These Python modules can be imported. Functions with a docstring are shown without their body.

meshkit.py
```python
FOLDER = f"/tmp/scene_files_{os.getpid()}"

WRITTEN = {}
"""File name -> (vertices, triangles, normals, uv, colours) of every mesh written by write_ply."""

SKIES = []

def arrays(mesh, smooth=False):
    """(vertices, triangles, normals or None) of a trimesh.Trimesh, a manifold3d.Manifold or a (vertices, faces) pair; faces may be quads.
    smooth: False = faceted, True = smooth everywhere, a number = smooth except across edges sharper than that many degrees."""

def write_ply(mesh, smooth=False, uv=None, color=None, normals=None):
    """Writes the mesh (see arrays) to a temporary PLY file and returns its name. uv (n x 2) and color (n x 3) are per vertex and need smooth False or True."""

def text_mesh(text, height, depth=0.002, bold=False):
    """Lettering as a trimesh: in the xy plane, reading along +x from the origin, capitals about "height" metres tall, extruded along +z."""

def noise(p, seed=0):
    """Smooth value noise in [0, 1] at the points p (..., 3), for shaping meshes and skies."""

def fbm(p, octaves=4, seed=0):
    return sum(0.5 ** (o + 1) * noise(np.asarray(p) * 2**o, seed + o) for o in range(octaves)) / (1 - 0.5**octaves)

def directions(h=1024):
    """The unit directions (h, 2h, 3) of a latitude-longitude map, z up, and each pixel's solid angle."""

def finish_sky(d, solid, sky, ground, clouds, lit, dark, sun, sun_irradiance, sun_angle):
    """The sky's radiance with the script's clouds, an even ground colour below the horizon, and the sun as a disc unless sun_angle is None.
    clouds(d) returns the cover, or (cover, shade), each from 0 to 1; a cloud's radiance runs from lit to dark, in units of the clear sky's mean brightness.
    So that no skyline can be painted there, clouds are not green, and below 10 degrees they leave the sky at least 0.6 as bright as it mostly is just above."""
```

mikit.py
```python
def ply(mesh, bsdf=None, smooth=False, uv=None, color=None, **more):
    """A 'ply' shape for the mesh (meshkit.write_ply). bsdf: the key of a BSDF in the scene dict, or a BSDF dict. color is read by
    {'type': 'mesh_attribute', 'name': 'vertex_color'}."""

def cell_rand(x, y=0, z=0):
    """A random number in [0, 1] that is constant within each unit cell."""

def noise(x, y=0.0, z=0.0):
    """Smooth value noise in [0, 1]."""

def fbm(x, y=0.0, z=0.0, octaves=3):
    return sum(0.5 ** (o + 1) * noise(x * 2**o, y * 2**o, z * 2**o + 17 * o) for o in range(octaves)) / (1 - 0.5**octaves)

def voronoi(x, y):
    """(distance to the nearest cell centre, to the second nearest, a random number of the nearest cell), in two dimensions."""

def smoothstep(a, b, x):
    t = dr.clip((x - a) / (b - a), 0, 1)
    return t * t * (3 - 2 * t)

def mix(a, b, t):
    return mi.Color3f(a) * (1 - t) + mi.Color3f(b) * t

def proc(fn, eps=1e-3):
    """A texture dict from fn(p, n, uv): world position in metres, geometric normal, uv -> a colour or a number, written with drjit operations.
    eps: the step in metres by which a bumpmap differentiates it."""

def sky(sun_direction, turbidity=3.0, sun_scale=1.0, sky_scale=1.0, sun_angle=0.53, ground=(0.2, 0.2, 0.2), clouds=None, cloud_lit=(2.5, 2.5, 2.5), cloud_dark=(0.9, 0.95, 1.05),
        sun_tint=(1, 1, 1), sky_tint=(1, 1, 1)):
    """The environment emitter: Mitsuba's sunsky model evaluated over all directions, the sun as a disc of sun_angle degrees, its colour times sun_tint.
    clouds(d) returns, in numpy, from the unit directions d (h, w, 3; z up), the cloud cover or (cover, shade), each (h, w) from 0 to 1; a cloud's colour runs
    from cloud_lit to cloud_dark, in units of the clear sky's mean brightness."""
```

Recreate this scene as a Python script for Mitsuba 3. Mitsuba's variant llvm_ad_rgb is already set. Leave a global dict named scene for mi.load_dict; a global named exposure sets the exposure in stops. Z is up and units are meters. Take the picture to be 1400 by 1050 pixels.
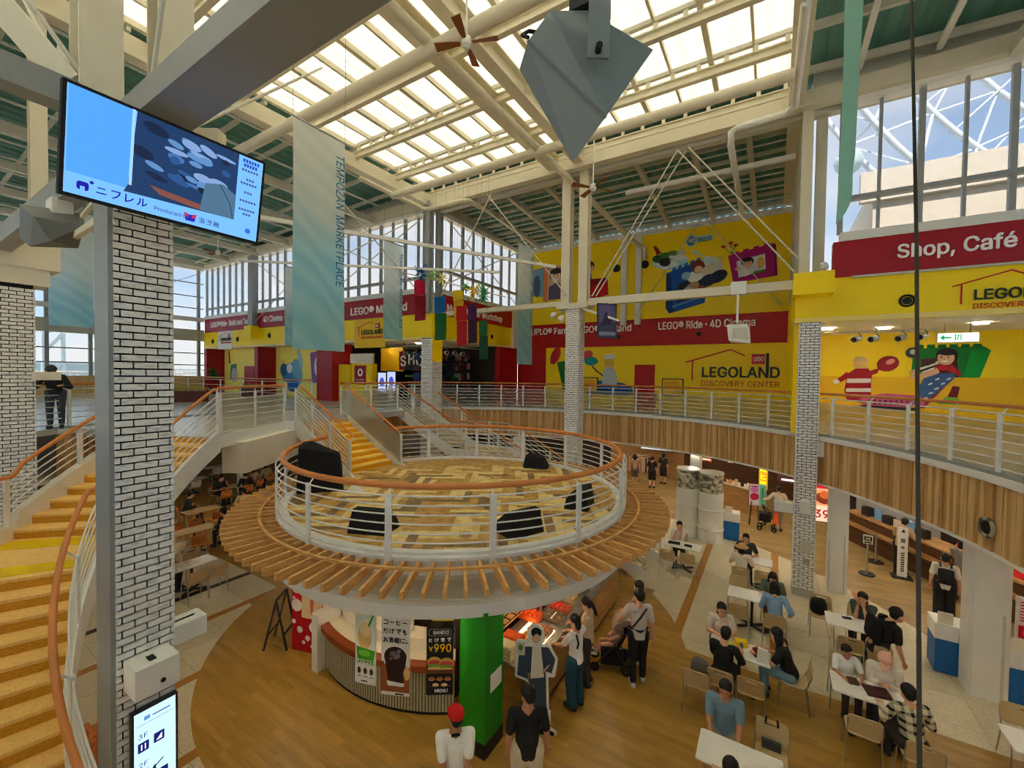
import math, random
import numpy as np, trimesh, mitsuba as mi, mikit, meshkit
import manifold3d as m3
from shapely.geometry import Polygon, LineString, Point, MultiPolygon, box as sbox
from shapely.ops import unary_union
from shapely import affinity

TF = mi.ScalarTransform4f
random.seed(7)
rng = np.random.default_rng(7)
scene, labels = {}, {}

# ---------------------------------------------------------------- camera, sky, exposure
# world: x along the shop fronts, y away from the stairs' side, z up from the food hall floor, metres
CAM = np.array([0.0, 0.0, 5.8])
YAW, PITCH, ROLL = math.radians(31.84), math.radians(1.28), math.radians(-0.80)
fwd = np.array([-math.sin(YAW) * math.cos(PITCH), math.cos(YAW) * math.cos(PITCH), -math.sin(PITCH)])
rgt0 = np.array([math.cos(YAW), math.sin(YAW), 0.0])
dwn0 = np.cross(fwd, rgt0)
dwn = -math.sin(ROLL) * rgt0 + math.cos(ROLL) * dwn0
scene['camera'] = {'type': 'perspective', 'fov': math.degrees(2 * math.atan(700 / 575)), 'fov_axis': 'x', 'near_clip': 0.05, 'far_clip': 2000.0,
                   'to_world': TF().look_at(origin=CAM.tolist(), target=(CAM + fwd).tolist(), up=(-dwn).tolist())}
exposure = 1.85


def sky_clouds(d):
    n = meshkit.fbm(d * np.array([3.0, 3.0, 6.0]) + 5.0, 4)
    return np.clip(0.3 + (n - 0.4) * 2.5, 0.25, 0.9)


scene['sky'] = mikit.sky((0.1, -0.62, 0.8), turbidity=3.0, sun_scale=1.5, sky_scale=1.0, ground=(0.35, 0.36, 0.38), clouds=sky_clouds, cloud_lit=(2.2, 2.2, 2.2), cloud_dark=(1.2, 1.25, 1.3), sky_tint=(1.0, 1.2, 1.22))

# ---------------------------------------------------------------- materials


def lin(r, g, b):
    f = lambda c: c / 12.92 if c <= 0.04045 else ((c + 0.055) / 1.055) ** 2.4
    return [f(r / 255), f(g / 255), f(b / 255)]


def rgb(c):
    return {'type': 'rgb', 'value': list(map(float, c))}


def mat(name, c, rough=0.55, spec=0.4, metal=0.0, two=True, tex=None, bump=None, bscale=1.0, **kw):
    b = {'type': 'principled', 'base_color': tex if tex is not None else rgb(lin(*c)), 'roughness': rough, 'specular': spec, 'metallic': metal, **kw}
    if bump is not None:
        b = {'type': 'bumpmap', 'tex': bump, 'scale': bscale, 'bsdf': b}
    scene[name] = {'type': 'twosided', 'bsdf': b} if two else b
    return name


def lc(*c):
    return mi.Color3f(*lin(*c))


def t_plaster(p, n, uv):
    return mikit.mix(lin(206, 200, 182), lin(182, 176, 158), mikit.fbm(p.x * 1.3, p.y * 1.3, p.z * 1.3, 3))


def t_brickw(p, n, uv):
    return mikit.mix(lin(236, 236, 232), lin(198, 198, 192), mikit.smoothstep(0.45, 0.85, mikit.fbm(p.x * 14, p.y * 14, p.z * 30, 3)))


def t_woodfloor(p, n, uv):
    row = mi.Float(p.y / 0.11)
    col = p.x / 1.3 + mikit.cell_rand(row, 3) * 1.3
    tone = mikit.cell_rand(col, row, 5)
    g = mikit.fbm(p.x * 3.0, p.y * 42.0, 1.5, 3)
    c = mikit.mix(lin(186, 146, 68), lin(132, 96, 32), 0.55 * g + 0.3 * tone)
    return c


def t_grain(a, b, sx, sy, sz):
    def fn(p, n, uv):
        return mikit.mix(lin(*a), lin(*b), mikit.smoothstep(0.2, 0.85, mikit.fbm(p.x * sx, p.y * sy, p.z * sz, 3)))
    return mikit.proc(fn)


def t_tile(p, n, uv):
    g = mikit.fbm(p.x * 60, p.y * 60, 0.0, 2)
    h = mikit.fbm(p.x * 0.9, p.y * 0.9, 3.0, 3)
    return mikit.mix(lin(216, 207, 180), lin(186, 176, 148), 0.55 * mikit.smoothstep(0.3, 0.7, g) + 0.35 * h)


def t_corr(p, n, uv):
    g = mikit.fbm(p.x * 5, p.y * 12, 0.0, 3)
    k = mikit.smoothstep(0.25, 0.75, mikit.noise(p.x * 16, 0.5, 0.5))
    return mikit.mix(lin(252, 252, 238), lin(206, 208, 180), 0.5 * k + 0.4 * g)


def t_corridor(p, n, uv):
    g = mikit.fbm(p.x * 0.8, p.y * 9.0, 1.0, 3)
    return mikit.mix(lin(170, 144, 96), lin(116, 92, 54), 0.7 * g)


def t_ribs(p, n, uv):
    a = dr_atan(p)
    return mikit.mix(lin(166, 160, 134), lin(92, 88, 70), mikit.smoothstep(0.35, 0.9, a))


import drjit as dr


def dr_atan(p):
    return 0.5 + 0.5 * dr.cos(dr.atan2(p.y - 8.0, p.x + 6.3) * 360.0)


mat('white_paint', (226, 226, 220), 0.4)
mat('cream_steel', (214, 208, 186), 0.45)
mat('shade_steel', (196, 194, 180), 0.5)
mat('grey_steel', (142, 146, 144), 0.45)
mat('mullion_grey', (150, 156, 158), 0.4)
mat('chrome', (190, 190, 190), 0.25, metal=0.9)
mat('dark_metal', (42, 42, 46), 0.45)
mat('black', (14, 14, 16), 0.6)
mat('black_cloth', (18, 18, 21), 0.85, sheen=0.3)
mat('mortar', (24, 25, 28), 0.9)
mat('brick_white', (214, 214, 208), 0.5, tex=mikit.proc(t_brickw))
mat('plaster', (206, 200, 182), 0.8, tex=mikit.proc(t_plaster))
mat('yellow_wall', (255, 222, 0), 0.42, spec=0.3)
mat('yellow_plain', (240, 190, 10), 0.5)
mat('red_band', (158, 6, 26), 0.42)
mat('red_wall', (176, 8, 16), 0.45)
mat('white_letter', (244, 240, 240), 0.4)
mat('black_letter', (14, 20, 18), 0.4)
mat('red_letter', (190, 22, 30), 0.4)
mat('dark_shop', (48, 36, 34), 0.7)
mat('wood_floor', (150, 100, 40), 0.42, tex=mikit.proc(t_woodfloor))
mat('wood_strip', (168, 118, 48), 0.5)
mat('dark_strip', (46, 36, 26), 0.5)
mat('tile', (190, 178, 146), 0.42, tex=mikit.proc(t_tile))
mat('tile_joint', (140, 130, 104), 0.8)
mat('corridor', (170, 146, 100), 0.32, tex=mikit.proc(t_corridor))
mat('upper_floor', (178, 176, 166), 0.22, spec=0.6)
mat('ceiling_white', (226, 218, 198), 0.75)
mat('rail_wood', (206, 126, 62), 0.32)
mat('slat_light', (204, 158, 98), 0.55, tex=t_grain((222, 184, 128), (202, 160, 102), 40, 40, 1.5))
mat('slat_mid', (178, 130, 74), 0.55, tex=t_grain((198, 154, 98), (174, 130, 76), 40, 40, 1.5))
mat('slat_dark', (128, 86, 44), 0.6)
mat('pergola_wood', (196, 138, 72), 0.5, tex=t_grain((222, 172, 106), (196, 142, 76), 9, 9, 30))
mat('plank_pale', (226, 200, 132), 0.45, tex=t_grain((232, 208, 140), (206, 176, 108), 7, 7, 1))
mat('plank_mid', (192, 152, 82), 0.45, tex=t_grain((198, 158, 88), (168, 126, 60), 7, 7, 1))
mat('plank_dark', (138, 112, 72), 0.5, tex=t_grain((146, 120, 80), (116, 92, 56), 7, 7, 1))
mat('stair_tread', (222, 170, 84), 0.6, tex=t_grain((242, 202, 124), (226, 180, 96), 60, 60, 5))
mat('stair_riser', (192, 132, 22), 0.6, tex=t_grain((212, 156, 44), (190, 132, 30), 60, 60, 60))
mat('stage_tread', (246, 204, 96), 0.55)
mat('stage_riser', (232, 166, 6), 0.55)
mat('tactile', (222, 186, 6), 0.6)
mat('deck_teal', (92, 142, 132), 0.5)
mat('speaker_grey', (124, 132, 130), 0.45)
mat('speaker_dark', (104, 108, 104), 0.5)
scene['glass'] = {'type': 'thindielectric', 'int_ior': 1.5}
scene['skylight_panel'] = {'type': 'principledthin', 'base_color': mikit.proc(t_corr), 'diff_trans': 1.35, 'roughness': 0.6, 'spec_trans': 0.0}
scene['acrylic'] = {'type': 'principledthin', 'base_color': rgb(lin(226, 222, 208)), 'spec_trans': 0.86, 'diff_trans': 0.9, 'roughness': 0.08}
scene['print'] = {'type': 'twosided', 'bsdf': {'type': 'principled', 'base_color': {'type': 'mesh_attribute', 'name': 'vertex_color'}, 'roughness': 0.5, 'specular': 0.3}}
mat('kiosk_ribs', (150, 146, 122), 0.5, tex=mikit.proc(t_ribs))
mat('kiosk_wood', (126, 52, 22), 0.4)
mat('counter_wood', (176, 136, 84), 0.5, tex=t_grain((184, 142, 90), (150, 108, 62), 4, 4, 40))
mat('dark_wood', (92, 58, 34), 0.5, tex=t_grain((98, 62, 38), (64, 38, 22), 4, 4, 30))
mat('green_paint', (6, 122, 14), 0.45)
mat('table_white', (240, 240, 238), 0.3)
mat('chair_beige', (196, 172, 128), 0.5)
mat('chair_orange', (196, 118, 52), 0.5)
mat('blue_bin', (18, 96, 168), 0.45)
mat('orange', (224, 92, 24), 0.5)
mat('skin', (214, 164, 132), 0.55)
mat('skin_dark', (184, 128, 96), 0.55)
mat('hair_black', (20, 17, 17), 0.6)
mat('hair_brown', (52, 34, 26), 0.6)
mat('leaf_green', (44, 104, 34), 0.6)
mat('leaf_yellow', (190, 176, 60), 0.6)
mat('pot_brown', (92, 38, 30), 0.6)
mat('fan_wood', (132, 76, 34), 0.5)
mat('city_white', (226, 228, 228), 0.7)
mat('city_blue', (150, 176, 190), 0.7)
mat('concrete', (176, 176, 174), 0.8)
mat('wheel_steel', (176, 190, 206), 0.5)
mat('food_brown', (188, 132, 72), 0.6)
mat('steel_counter', (150, 150, 146), 0.3, metal=0.6)


def colmat(c, rough=0.7):
    k = 'paint_%d_%d_%d' % tuple(c)
    if k not in scene:
        mat(k, c, rough)
    return k


def emitter(c, s):
    return {'type': 'area', 'radiance': rgb([v * s for v in lin(*c)])}


# ---------------------------------------------------------------- mesh helpers
class MB:
    def __init__(self):
        self.v, self.f, self.n, self.c = [], [], 0, []

    def add(self, v, f, col=None):
        v = np.asarray(v, float)
        self.v.append(v)
        self.f.append(np.asarray(f, int) + self.n)
        self.n += len(v)
        if col is not None:
            self.c.append(np.tile(lin(*col), (len(v), 1)))
        return self

    def box(self, x0, x1, y0, y1, z0, z1, col=None):
        v = [(x, y, z) for x in (x0, x1) for y in (y0, y1) for z in (z0, z1)]
        return self.add(v, BOXF, col)

    def bar(self, p0, p1, w, h, up=(0, 0, 1), col=None):
        p0, p1 = np.asarray(p0, float), np.asarray(p1, float)
        d = p1 - p0
        d /= np.linalg.norm(d)
        s = np.cross(d, up)
        if np.linalg.norm(s) < 1e-6:
            s = np.cross(d, (1, 0, 0))
        s /= np.linalg.norm(s)
        u = np.cross(s, d)
        v = [p + a * s * w / 2 + b * u * h / 2 for p in (p0, p1) for a in (-1, 1) for b in (-1, 1)]
        return self.add(v, BOXF, col)

    def tube(self, pts, r, n=8, closed=False, col=None):
        p = np.asarray(pts, float)
        if closed:
            t = np.roll(p, -1, 0) - np.roll(p, 1, 0)
        else:
            t = np.gradient(p, axis=0)
        t /= np.linalg.norm(t, axis=1, keepdims=True) + 1e-12
        ref = np.where(np.abs(t[:, 2:]) < 0.95, [[0, 0, 1.0]], [[1.0, 0, 0]])
        a = np.cross(t, ref)
        a /= np.linalg.norm(a, axis=1, keepdims=True) + 1e-12
        b = np.cross(t, a)
        g = np.arange(n) * 2 * np.pi / n
        rr = np.broadcast_to(np.asarray(r, float), (len(p),))
        v = p[:, None] + rr[:, None, None] * (np.cos(g)[None, :, None] * a[:, None] + np.sin(g)[None, :, None] * b[:, None])
        m = len(p)
        i, j = np.meshgrid(np.arange(m if closed else m - 1), np.arange(n), indexing='ij')
        i2, j2 = (i + 1) % m, (j + 1) % n
        q = np.stack([i * n + j, i2 * n + j, i2 * n + j2, i * n + j2], -1).reshape(-1, 4)
        f = np.vstack([q[:, [0, 1, 2]], q[:, [0, 2, 3]]])
        vv = v.reshape(-1, 3)
        if not closed:
            vv = np.vstack([vv, p[:1], p[-1:]])
            k = m * n
            c0 = np.stack([np.full(n, k), np.arange(n), (np.arange(n) + 1) % n], -1)
            c1 = np.stack([np.full(n, k + 1), (m - 1) * n + (np.arange(n) + 1) % n, (m - 1) * n + np.arange(n)], -1)
            f = np.vstack([f, c0, c1])
        return self.add(vv, f, col)

    def prism(self, poly, z0, z1, M=None, col=None):
        for g in getattr(poly, 'geoms', [poly]):
            if g.is_empty or g.area < 1e-9:
                continue
            t = trimesh.creation.extrude_polygon(g, z1 - z0, engine='earcut')
            v = np.array(t.vertices)
            v[:, 2] += z0
            if M is not None:
                v = v @ M[1].T + M[0]
            self.add(v, t.faces, col)
        return self

    def mesh(self, t, M=None, col=None):
        v = np.array(t.vertices)
        if M is not None:
            v = v @ M[1].T + M[0]
        return self.add(v, t.faces, col)

    def ring(self, c, r0, r1, z0, z1, a0, a1, n, col=None):
        """solid annular sector; z0, z1 may be functions of the angle in degrees"""
        a = np.linspace(a0, a1, n + 1)
        Z0 = np.array([z0(x) for x in a]) if callable(z0) else np.full(n + 1, z0)
        Z1 = np.array([z1(x) for x in a]) if callable(z1) else np.full(n + 1, z1)
        ca, sa = np.cos(np.radians(a)), np.sin(np.radians(a))
        ring = lambda r, z: np.stack([c[0] + r * ca, c[1] + r * sa, z], -1)
        v = np.stack([ring(r0, Z0), ring(r1, Z0), ring(r1, Z1), ring(r0, Z1)], 1).reshape(-1, 3)
        f = []
        for i in range(n):
            b, d = 4 * i, 4 * i + 4
            for k in range(4):
                k2 = (k + 1) % 4
                f += [(b + k, d + k, d + k2), (b + k, d + k2, b + k2)]
        f += [(0, 1, 2), (0, 2, 3), (4 * n, 4 * n + 2, 4 * n + 1), (4 * n, 4 * n + 3, 4 * n + 2)]
        return self.add(v, np.array(f)[:, ::-1], col)

    def disc(self, c, r, z0, z1, n=24, r2=None, col=None):
        a = np.arange(n) * 2 * np.pi / n
        r2 = r if r2 is None else r2
        lo = np.stack([c[0] + r * np.cos(a), c[1] + r * np.sin(a), np.full(n, z0)], -1)
        hi = np.stack([c[0] + r2 * np.cos(a), c[1] + r2 * np.sin(a), np.full(n, z1)], -1)
        v = np.vstack([lo, hi, [[c[0], c[1], z0]], [[c[0], c[1], z1]]])
        i = np.arange(n)
        j = (i + 1) % n
        f = np.vstack([np.stack([i, j, j + n], -1), np.stack([i, j + n, i + n], -1), np.stack([np.full(n, 2 * n), j, i], -1), np.stack([np.full(n, 2 * n + 1), i + n, j + n], -1)])
        return self.add(v, f, col)

    def get(self):
        return np.vstack(self.v), np.vstack(self.f)

    def ply(self, m, smooth=False):
        col = np.vstack(self.c) if self.c else None
        return mikit.ply(self.get(), m, smooth, color=col)


BOXF = np.array([[0, 1, 3], [0, 3, 2], [4, 6, 7], [4, 7, 5], [0, 4, 5], [0, 5, 1], [2, 3, 7], [2, 7, 6], [0, 2, 6], [0, 6, 4], [1, 5, 7], [1, 7, 3]])
COUNT, USED = {}, set()


def key(name, parent=None):
    base = name if parent is None else parent + '__' + name
    k = base
    i = COUNT.get(base, 0)
    if k in USED:
        while True:
            i += 1
            k = '%s_%03d' % (base, i)
            if k not in USED:
                break
        COUNT[base] = i
    USED.add(k)
    return k


def thing(name, label=None, cat=None, group=None):
    k = key(name)
    d = {}
    if label:
        d['label'] = label
    if cat:
        d['category'] = cat
    if group:
        d['group'] = group
    labels[k] = d
    return k


def struct(name, label=None):
    k = key(name)
    labels[k] = {'kind': 'structure', **({'label': label} if label else {})}
    return k


def part(parent, name, mb, m, smooth=False, label=None, kind=None, emit=None, to_world=None):
    """one entry under its thing (parent=None: the entry is the thing itself, under that very key)"""
    k = key(name, parent)
    d = dict(mb) if isinstance(mb, dict) else (mb.ply(m, smooth) if isinstance(mb, MB) else mikit.ply(mb, m, smooth))
    if emit is not None:
        d['emitter'] = emit
    if to_world is not None:
        d['to_world'] = to_world
    scene[k] = d
    if label or kind:
        labels[k] = {**({'label': label} if label else {}), **({'kind': kind} if kind else {})}
    return k


def whole(k, mb, m, smooth=False, emit=None, to_world=None):
    """a thing that is one mesh"""
    d = dict(mb) if isinstance(mb, dict) else (mb.ply(m, smooth) if isinstance(mb, MB) else mikit.ply(mb, m, smooth))
    if emit is not None:
        d['emitter'] = emit
    if to_world is not None:
        d['to_world'] = to_world
    scene[k] = d
    return k


def frame(o, ex, ey):
    ex, ey = np.asarray(ex, float), np.asarray(ey, float)
    return (np.asarray(o, float), np.stack([ex, ey, np.cross(ex, ey)], 1))


def on_y(x, y, z):   # a surface that faces -y
    return frame((x, y, z), (1, 0, 0), (0, 0, 1))


def on_x(x, y, z):   # a surface that faces +x
    return frame((x, y, z), (0, 1, 0), (0, 0, 1))


TXT = {}


def text(s, h, depth=0.02, bold=True, width=None):
    t = TXT.get((s, h, depth, bold))
    if t is None:
        t = TXT[(s, h, depth, bold)] = meshkit.text_mesh(s, h, depth, bold)
    t = t.copy()
    if width:
        w = t.vertices[:, 0].max()
        t.vertices[:, 0] *= width / w
    return t


def rrect(x0, y0, x1, y1, r):
    return sbox(x0 + r, y0 + r, x1 - r, y1 - r).buffer(r, 4)


def ell(x, y, rx, ry, rot=0):
    return affinity.rotate(affinity.scale(Point(x, y).buffer(1, 10), rx, ry), rot)


def stroke(pts, w):
    return LineString(pts).buffer(w / 2, 3, cap_style=2, join_style=2)


KANA = {
    'ni': [[(.15, .75), (.85, .75)], [(.05, .2), (.95, .2)]],
    'fu': [[(.1, .85), (.9, .85), (.8, .5), (.55, .2), (.25, .02)]],
    're': [[(.2, .95), (.2, .08), (.6, .25), (.92, .6)]],
    'ru': [[(.3, .9), (.3, .5), (.2, .2), (.05, .02)], [(.58, .95), (.58, .08), (.8, .2), (.98, .45)]],
    'ko': [[(.12, .82), (.85, .82), (.85, .15)], [(.08, .15), (.95, .15)]],
    'bar': [[(.05, .5), (.95, .5)]],
    'hi': [[(.2, .95), (.2, .1), (.9, .1)], [(.2, .5), (.8, .65)]],
    'da': [[(.05, .75), (.6, .75)], [(.35, .98), (.1, .05)], [(.5, .5), (.9, .5)], [(.45, .2), (.55, .1), (.95, .1)], [(.75, .95), (.82, .82)], [(.9, .98), (.97, .85)]],
    'ke': [[(.15, .95), (.08, .5), (.18, .05)], [(.35, .7), (.95, .7)], [(.7, .98), (.7, .4), (.5, .05)]],
    'de': [[(.05, .85), (.92, .9), (.55, .7), (.45, .4), (.6, .12), (.85, .05)], [(.72, .6), (.8, .48)], [(.88, .65), (.95, .53)]],
    'mo': [[(.45, .98), (.4, .3), (.55, .05), (.85, .15), (.9, .4)], [(.1, .75), (.75, .75)], [(.1, .5), (.75, .5)]],
    'o': [[(.05, .72), (.65, .75)], [(.35, .98), (.35, .2), (.2, .05), (.08, .2), (.35, .45), (.75, .45), (.9, .25), (.7, .05)], [(.75, .85), (.95, .68)]],
    'kanji1': [[(.3, .98), (.1, .75)], [(.25, .85), (.9, .85)], [(.25, .7), (.8, .7)], [(.1, .55), (.8, .55), (.8, .15), (.95, .05)], [(.15, .4), (.6, .05)], [(.6, .42), (.15, .05)]],
    'kanji2': [[(.05, .85), (.48, .85)], [(.27, .98), (.27, .02)], [(.1, .7), (.45, .7), (.45, .35), (.1, .35), (.1, .7)], [(.1, .52), (.45, .52)], [(.03, .2), (.5, .2)], [(.55, .9), (.92, .9), (.58, .5)], [(.62, .85), (.95, .52)], [(.58, .35), (.95, .35)], [(.76, .48), (.76, .05)], [(.52, .05), (.98, .05)]],
    'ni_h': [[(.15, .95), (.08, .5), (.18, .05)], [(.45, .78), (.9, .8)], [(.42, .35), (.5, .15), (.95, .15)]],
    'maru': [[(.1, .2), (.2, .3), (.3, .2), (.2, .08), (.1, .2)]],
    'sea': [[(.08, .9), (.22, .78)], [(.03, .62), (.17, .5)], [(.05, .05), (.25, .35)], [(.45, .98), (.32, .75)], [(.4, .85), (.95, .85)], [(.42, .65), (.85, .65), (.8, .08), (.38, .08), (.45, .65)], [(.3, .36), (.98, .36)]],
    'play': [[(.08, .9), (.2, .8)], [(.05, .6), (.2, .5)], [(.02, .05), (.98, .08)], [(.35, .9), (.6, .9)], [(.47, .9), (.4, .3)], [(.6, .7), (.95, .7)], [(.75, .98), (.72, .3)], [(.62, .5), (.95, .5)]],
    'hall': [[(.25, .98), (.03, .7)], [(.25, .9), (.48, .7)], [(.12, .65), (.4, .65), (.4, .3), (.12, .3), (.12, .65)], [(.12, .48), (.4, .48)], [(.1, .3), (.12, .05), (.45, .15)], [(.55, .85), (.97, .85)], [(.6, .68), (.9, .68), (.9, .45), (.6, .45), (.6, .68)], [(.6, .3), (.92, .3), (.92, .05), (.6, .05), (.6, .45)]],
}


def kana(k, x, y, s, w=0.12, sx=1.0):
    g = unary_union([stroke(q, w) for q in KANA[k]])
    return affinity.translate(affinity.scale(g, s * sx, s, origin=(0, 0)), x, y)


class Print:
    """flat print: coloured shapes in thin layers on a sheet, local metres"""

    def __init__(self, M):
        self.M, self.mb, self.k = M, MB(), 0

    def a(self, poly, col, dz=0.0012):
        if isinstance(poly, (list, tuple)):
            poly = Polygon(poly)
        poly = poly.buffer(0)
        if not poly.is_empty:
            self.k += 1
            self.mb.prism(poly, 0.0004 * self.k, 0.0004 * self.k + dz, self.M, col)
        return self

    def t(self, s, x, y, h, col, bold=True, width=None):
        m = text(s, h, 0.001, bold, width)
        m.vertices[:, 2] += 0.0004 * self.k + 0.0012
        m.vertices[:, :2] += (x, y)
        self.mb.mesh(m, self.M, col)
        return self


C0 = np.array([-6.35, 7.9])      # centre of the round stage and of the kiosk under it
CR = np.array([-6.4, 7.5])       # centre of the round opening in the upper floor
RR = 9.8
ZF, ZS = 4.3, 3.03               # upper floor, stage floor


def polar(c, r, a, z=None):
    q = (c[0] + r * math.cos(math.radians(a)), c[1] + r * math.sin(math.radians(a)))
    return np.array(q if z is None else (*q, z))
# ================================================================ floor of the food hall
k = struct('floor', 'beige tiled food hall floor with a brown timber-look circle and cross band')
part(k, 'base', MB().box(-40, 14, -16, 34, -0.2, -0.006), 'tile_joint')
disc = Point(*C0).buffer(5.15, 48)
band = sbox(-36, C0[1] - 1.68, 9, C0[1] + 1.6)
wood = unary_union([disc, band])
hall = Point(*CR).buffer(11.0, 64)
sx = [-14.95, -12.95, -11.08, -9.18, -7.3, -5.45, -3.65, -1.73, 0.17, 2.05, 3.95]
strips = unary_union([sbox(x - 0.1, -6, x + 0.1, 22) for x in sx if x != -12.95]).intersection(hall).difference(wood)
dark = sbox(-12.74, -4, -12.55, C0[1] - 1.68).intersection(hall).difference(disc)
part(k, 'timber_circle', MB().prism(wood.difference(dark), -0.02, 0.0), 'wood_floor', label='brown timber-look floor under the kiosk')
part(k, 'timber_strip', MB().prism(strips.difference(dark), -0.02, 0.0), 'wood_strip', label='thin brown strips between the tiles')
part(k, 'dark_strip', MB().prism(dark, -0.02, 0.001), 'dark_strip', label='dark drain strip left of the kiosk')
part(k, 'aisle_floor', MB().prism(sbox(-40, -16, 14, 34).difference(unary_union([hall, wood, dark])), -0.02, 0.0), 'corridor', label='glossy brown aisle floor along the shops')
tiles = []
area = hall.difference(unary_union([wood, strips, dark]))
for i in range(-16, 14):
    for j in range(-8, 24):
        x, y = -1.73 + 0.1 + i * 0.95 - 0.02, j * 0.9
        g = sbox(x + 0.004, y + 0.004, x + 0.946, y + 0.896).intersection(area)
        if g.area > 0.04:
            c = g.centroid
            tiles.append((math.hypot(c.x, c.y) + (40 if (c.y < -1.5 or c.x < -14) else 0), g))
tiles.sort(key=lambda t: t[0])
rest = MB()
for q, (d, g) in enumerate(tiles):
    if q < 260:
        part(k, 'tile', MB().prism(g, -0.02, 0.0), 'tile')
    else:
        rest.prism(g, -0.02, 0.0)
part(k, 'tile_rest', rest, 'tile', kind='stuff')

# ================================================================ upper floor slab, its soffit and the slatted fascia
hole = Point(*CR).buffer(RR, 96)
slab = sbox(-33.5, -14, 12.5, 21).difference(hole)
k = struct('upper_floor', 'pale glossy floor of the gallery round the opening')
part(k, 'deck', MB().prism(slab, 4.16, 4.3), 'upper_floor')
k = struct('ceiling', 'white ceiling over the food stalls')
part(k, 'soffit', MB().prism(sbox(-36, -14, 12.5, 32).difference(Point(*CR).buffer(RR + 0.03, 96)), 2.97, 3.03), 'ceiling_white')
lamps_xy = [polar(CR, 11.0, a) for a in range(0, 350, 14)] + [polar(CR, 13.2, a) for a in range(20, 110, 9)] + [polar(CR, 15.5, a) for a in range(28, 110, 9)]
for x, y in lamps_xy:
    if x < 11 and y > -12:
        part(k, 'downlight', MB().disc((x, y), 0.13, 2.945, 2.969, 10), 'white_paint', emit=emitter((255, 238, 210), 22.0))

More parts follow.
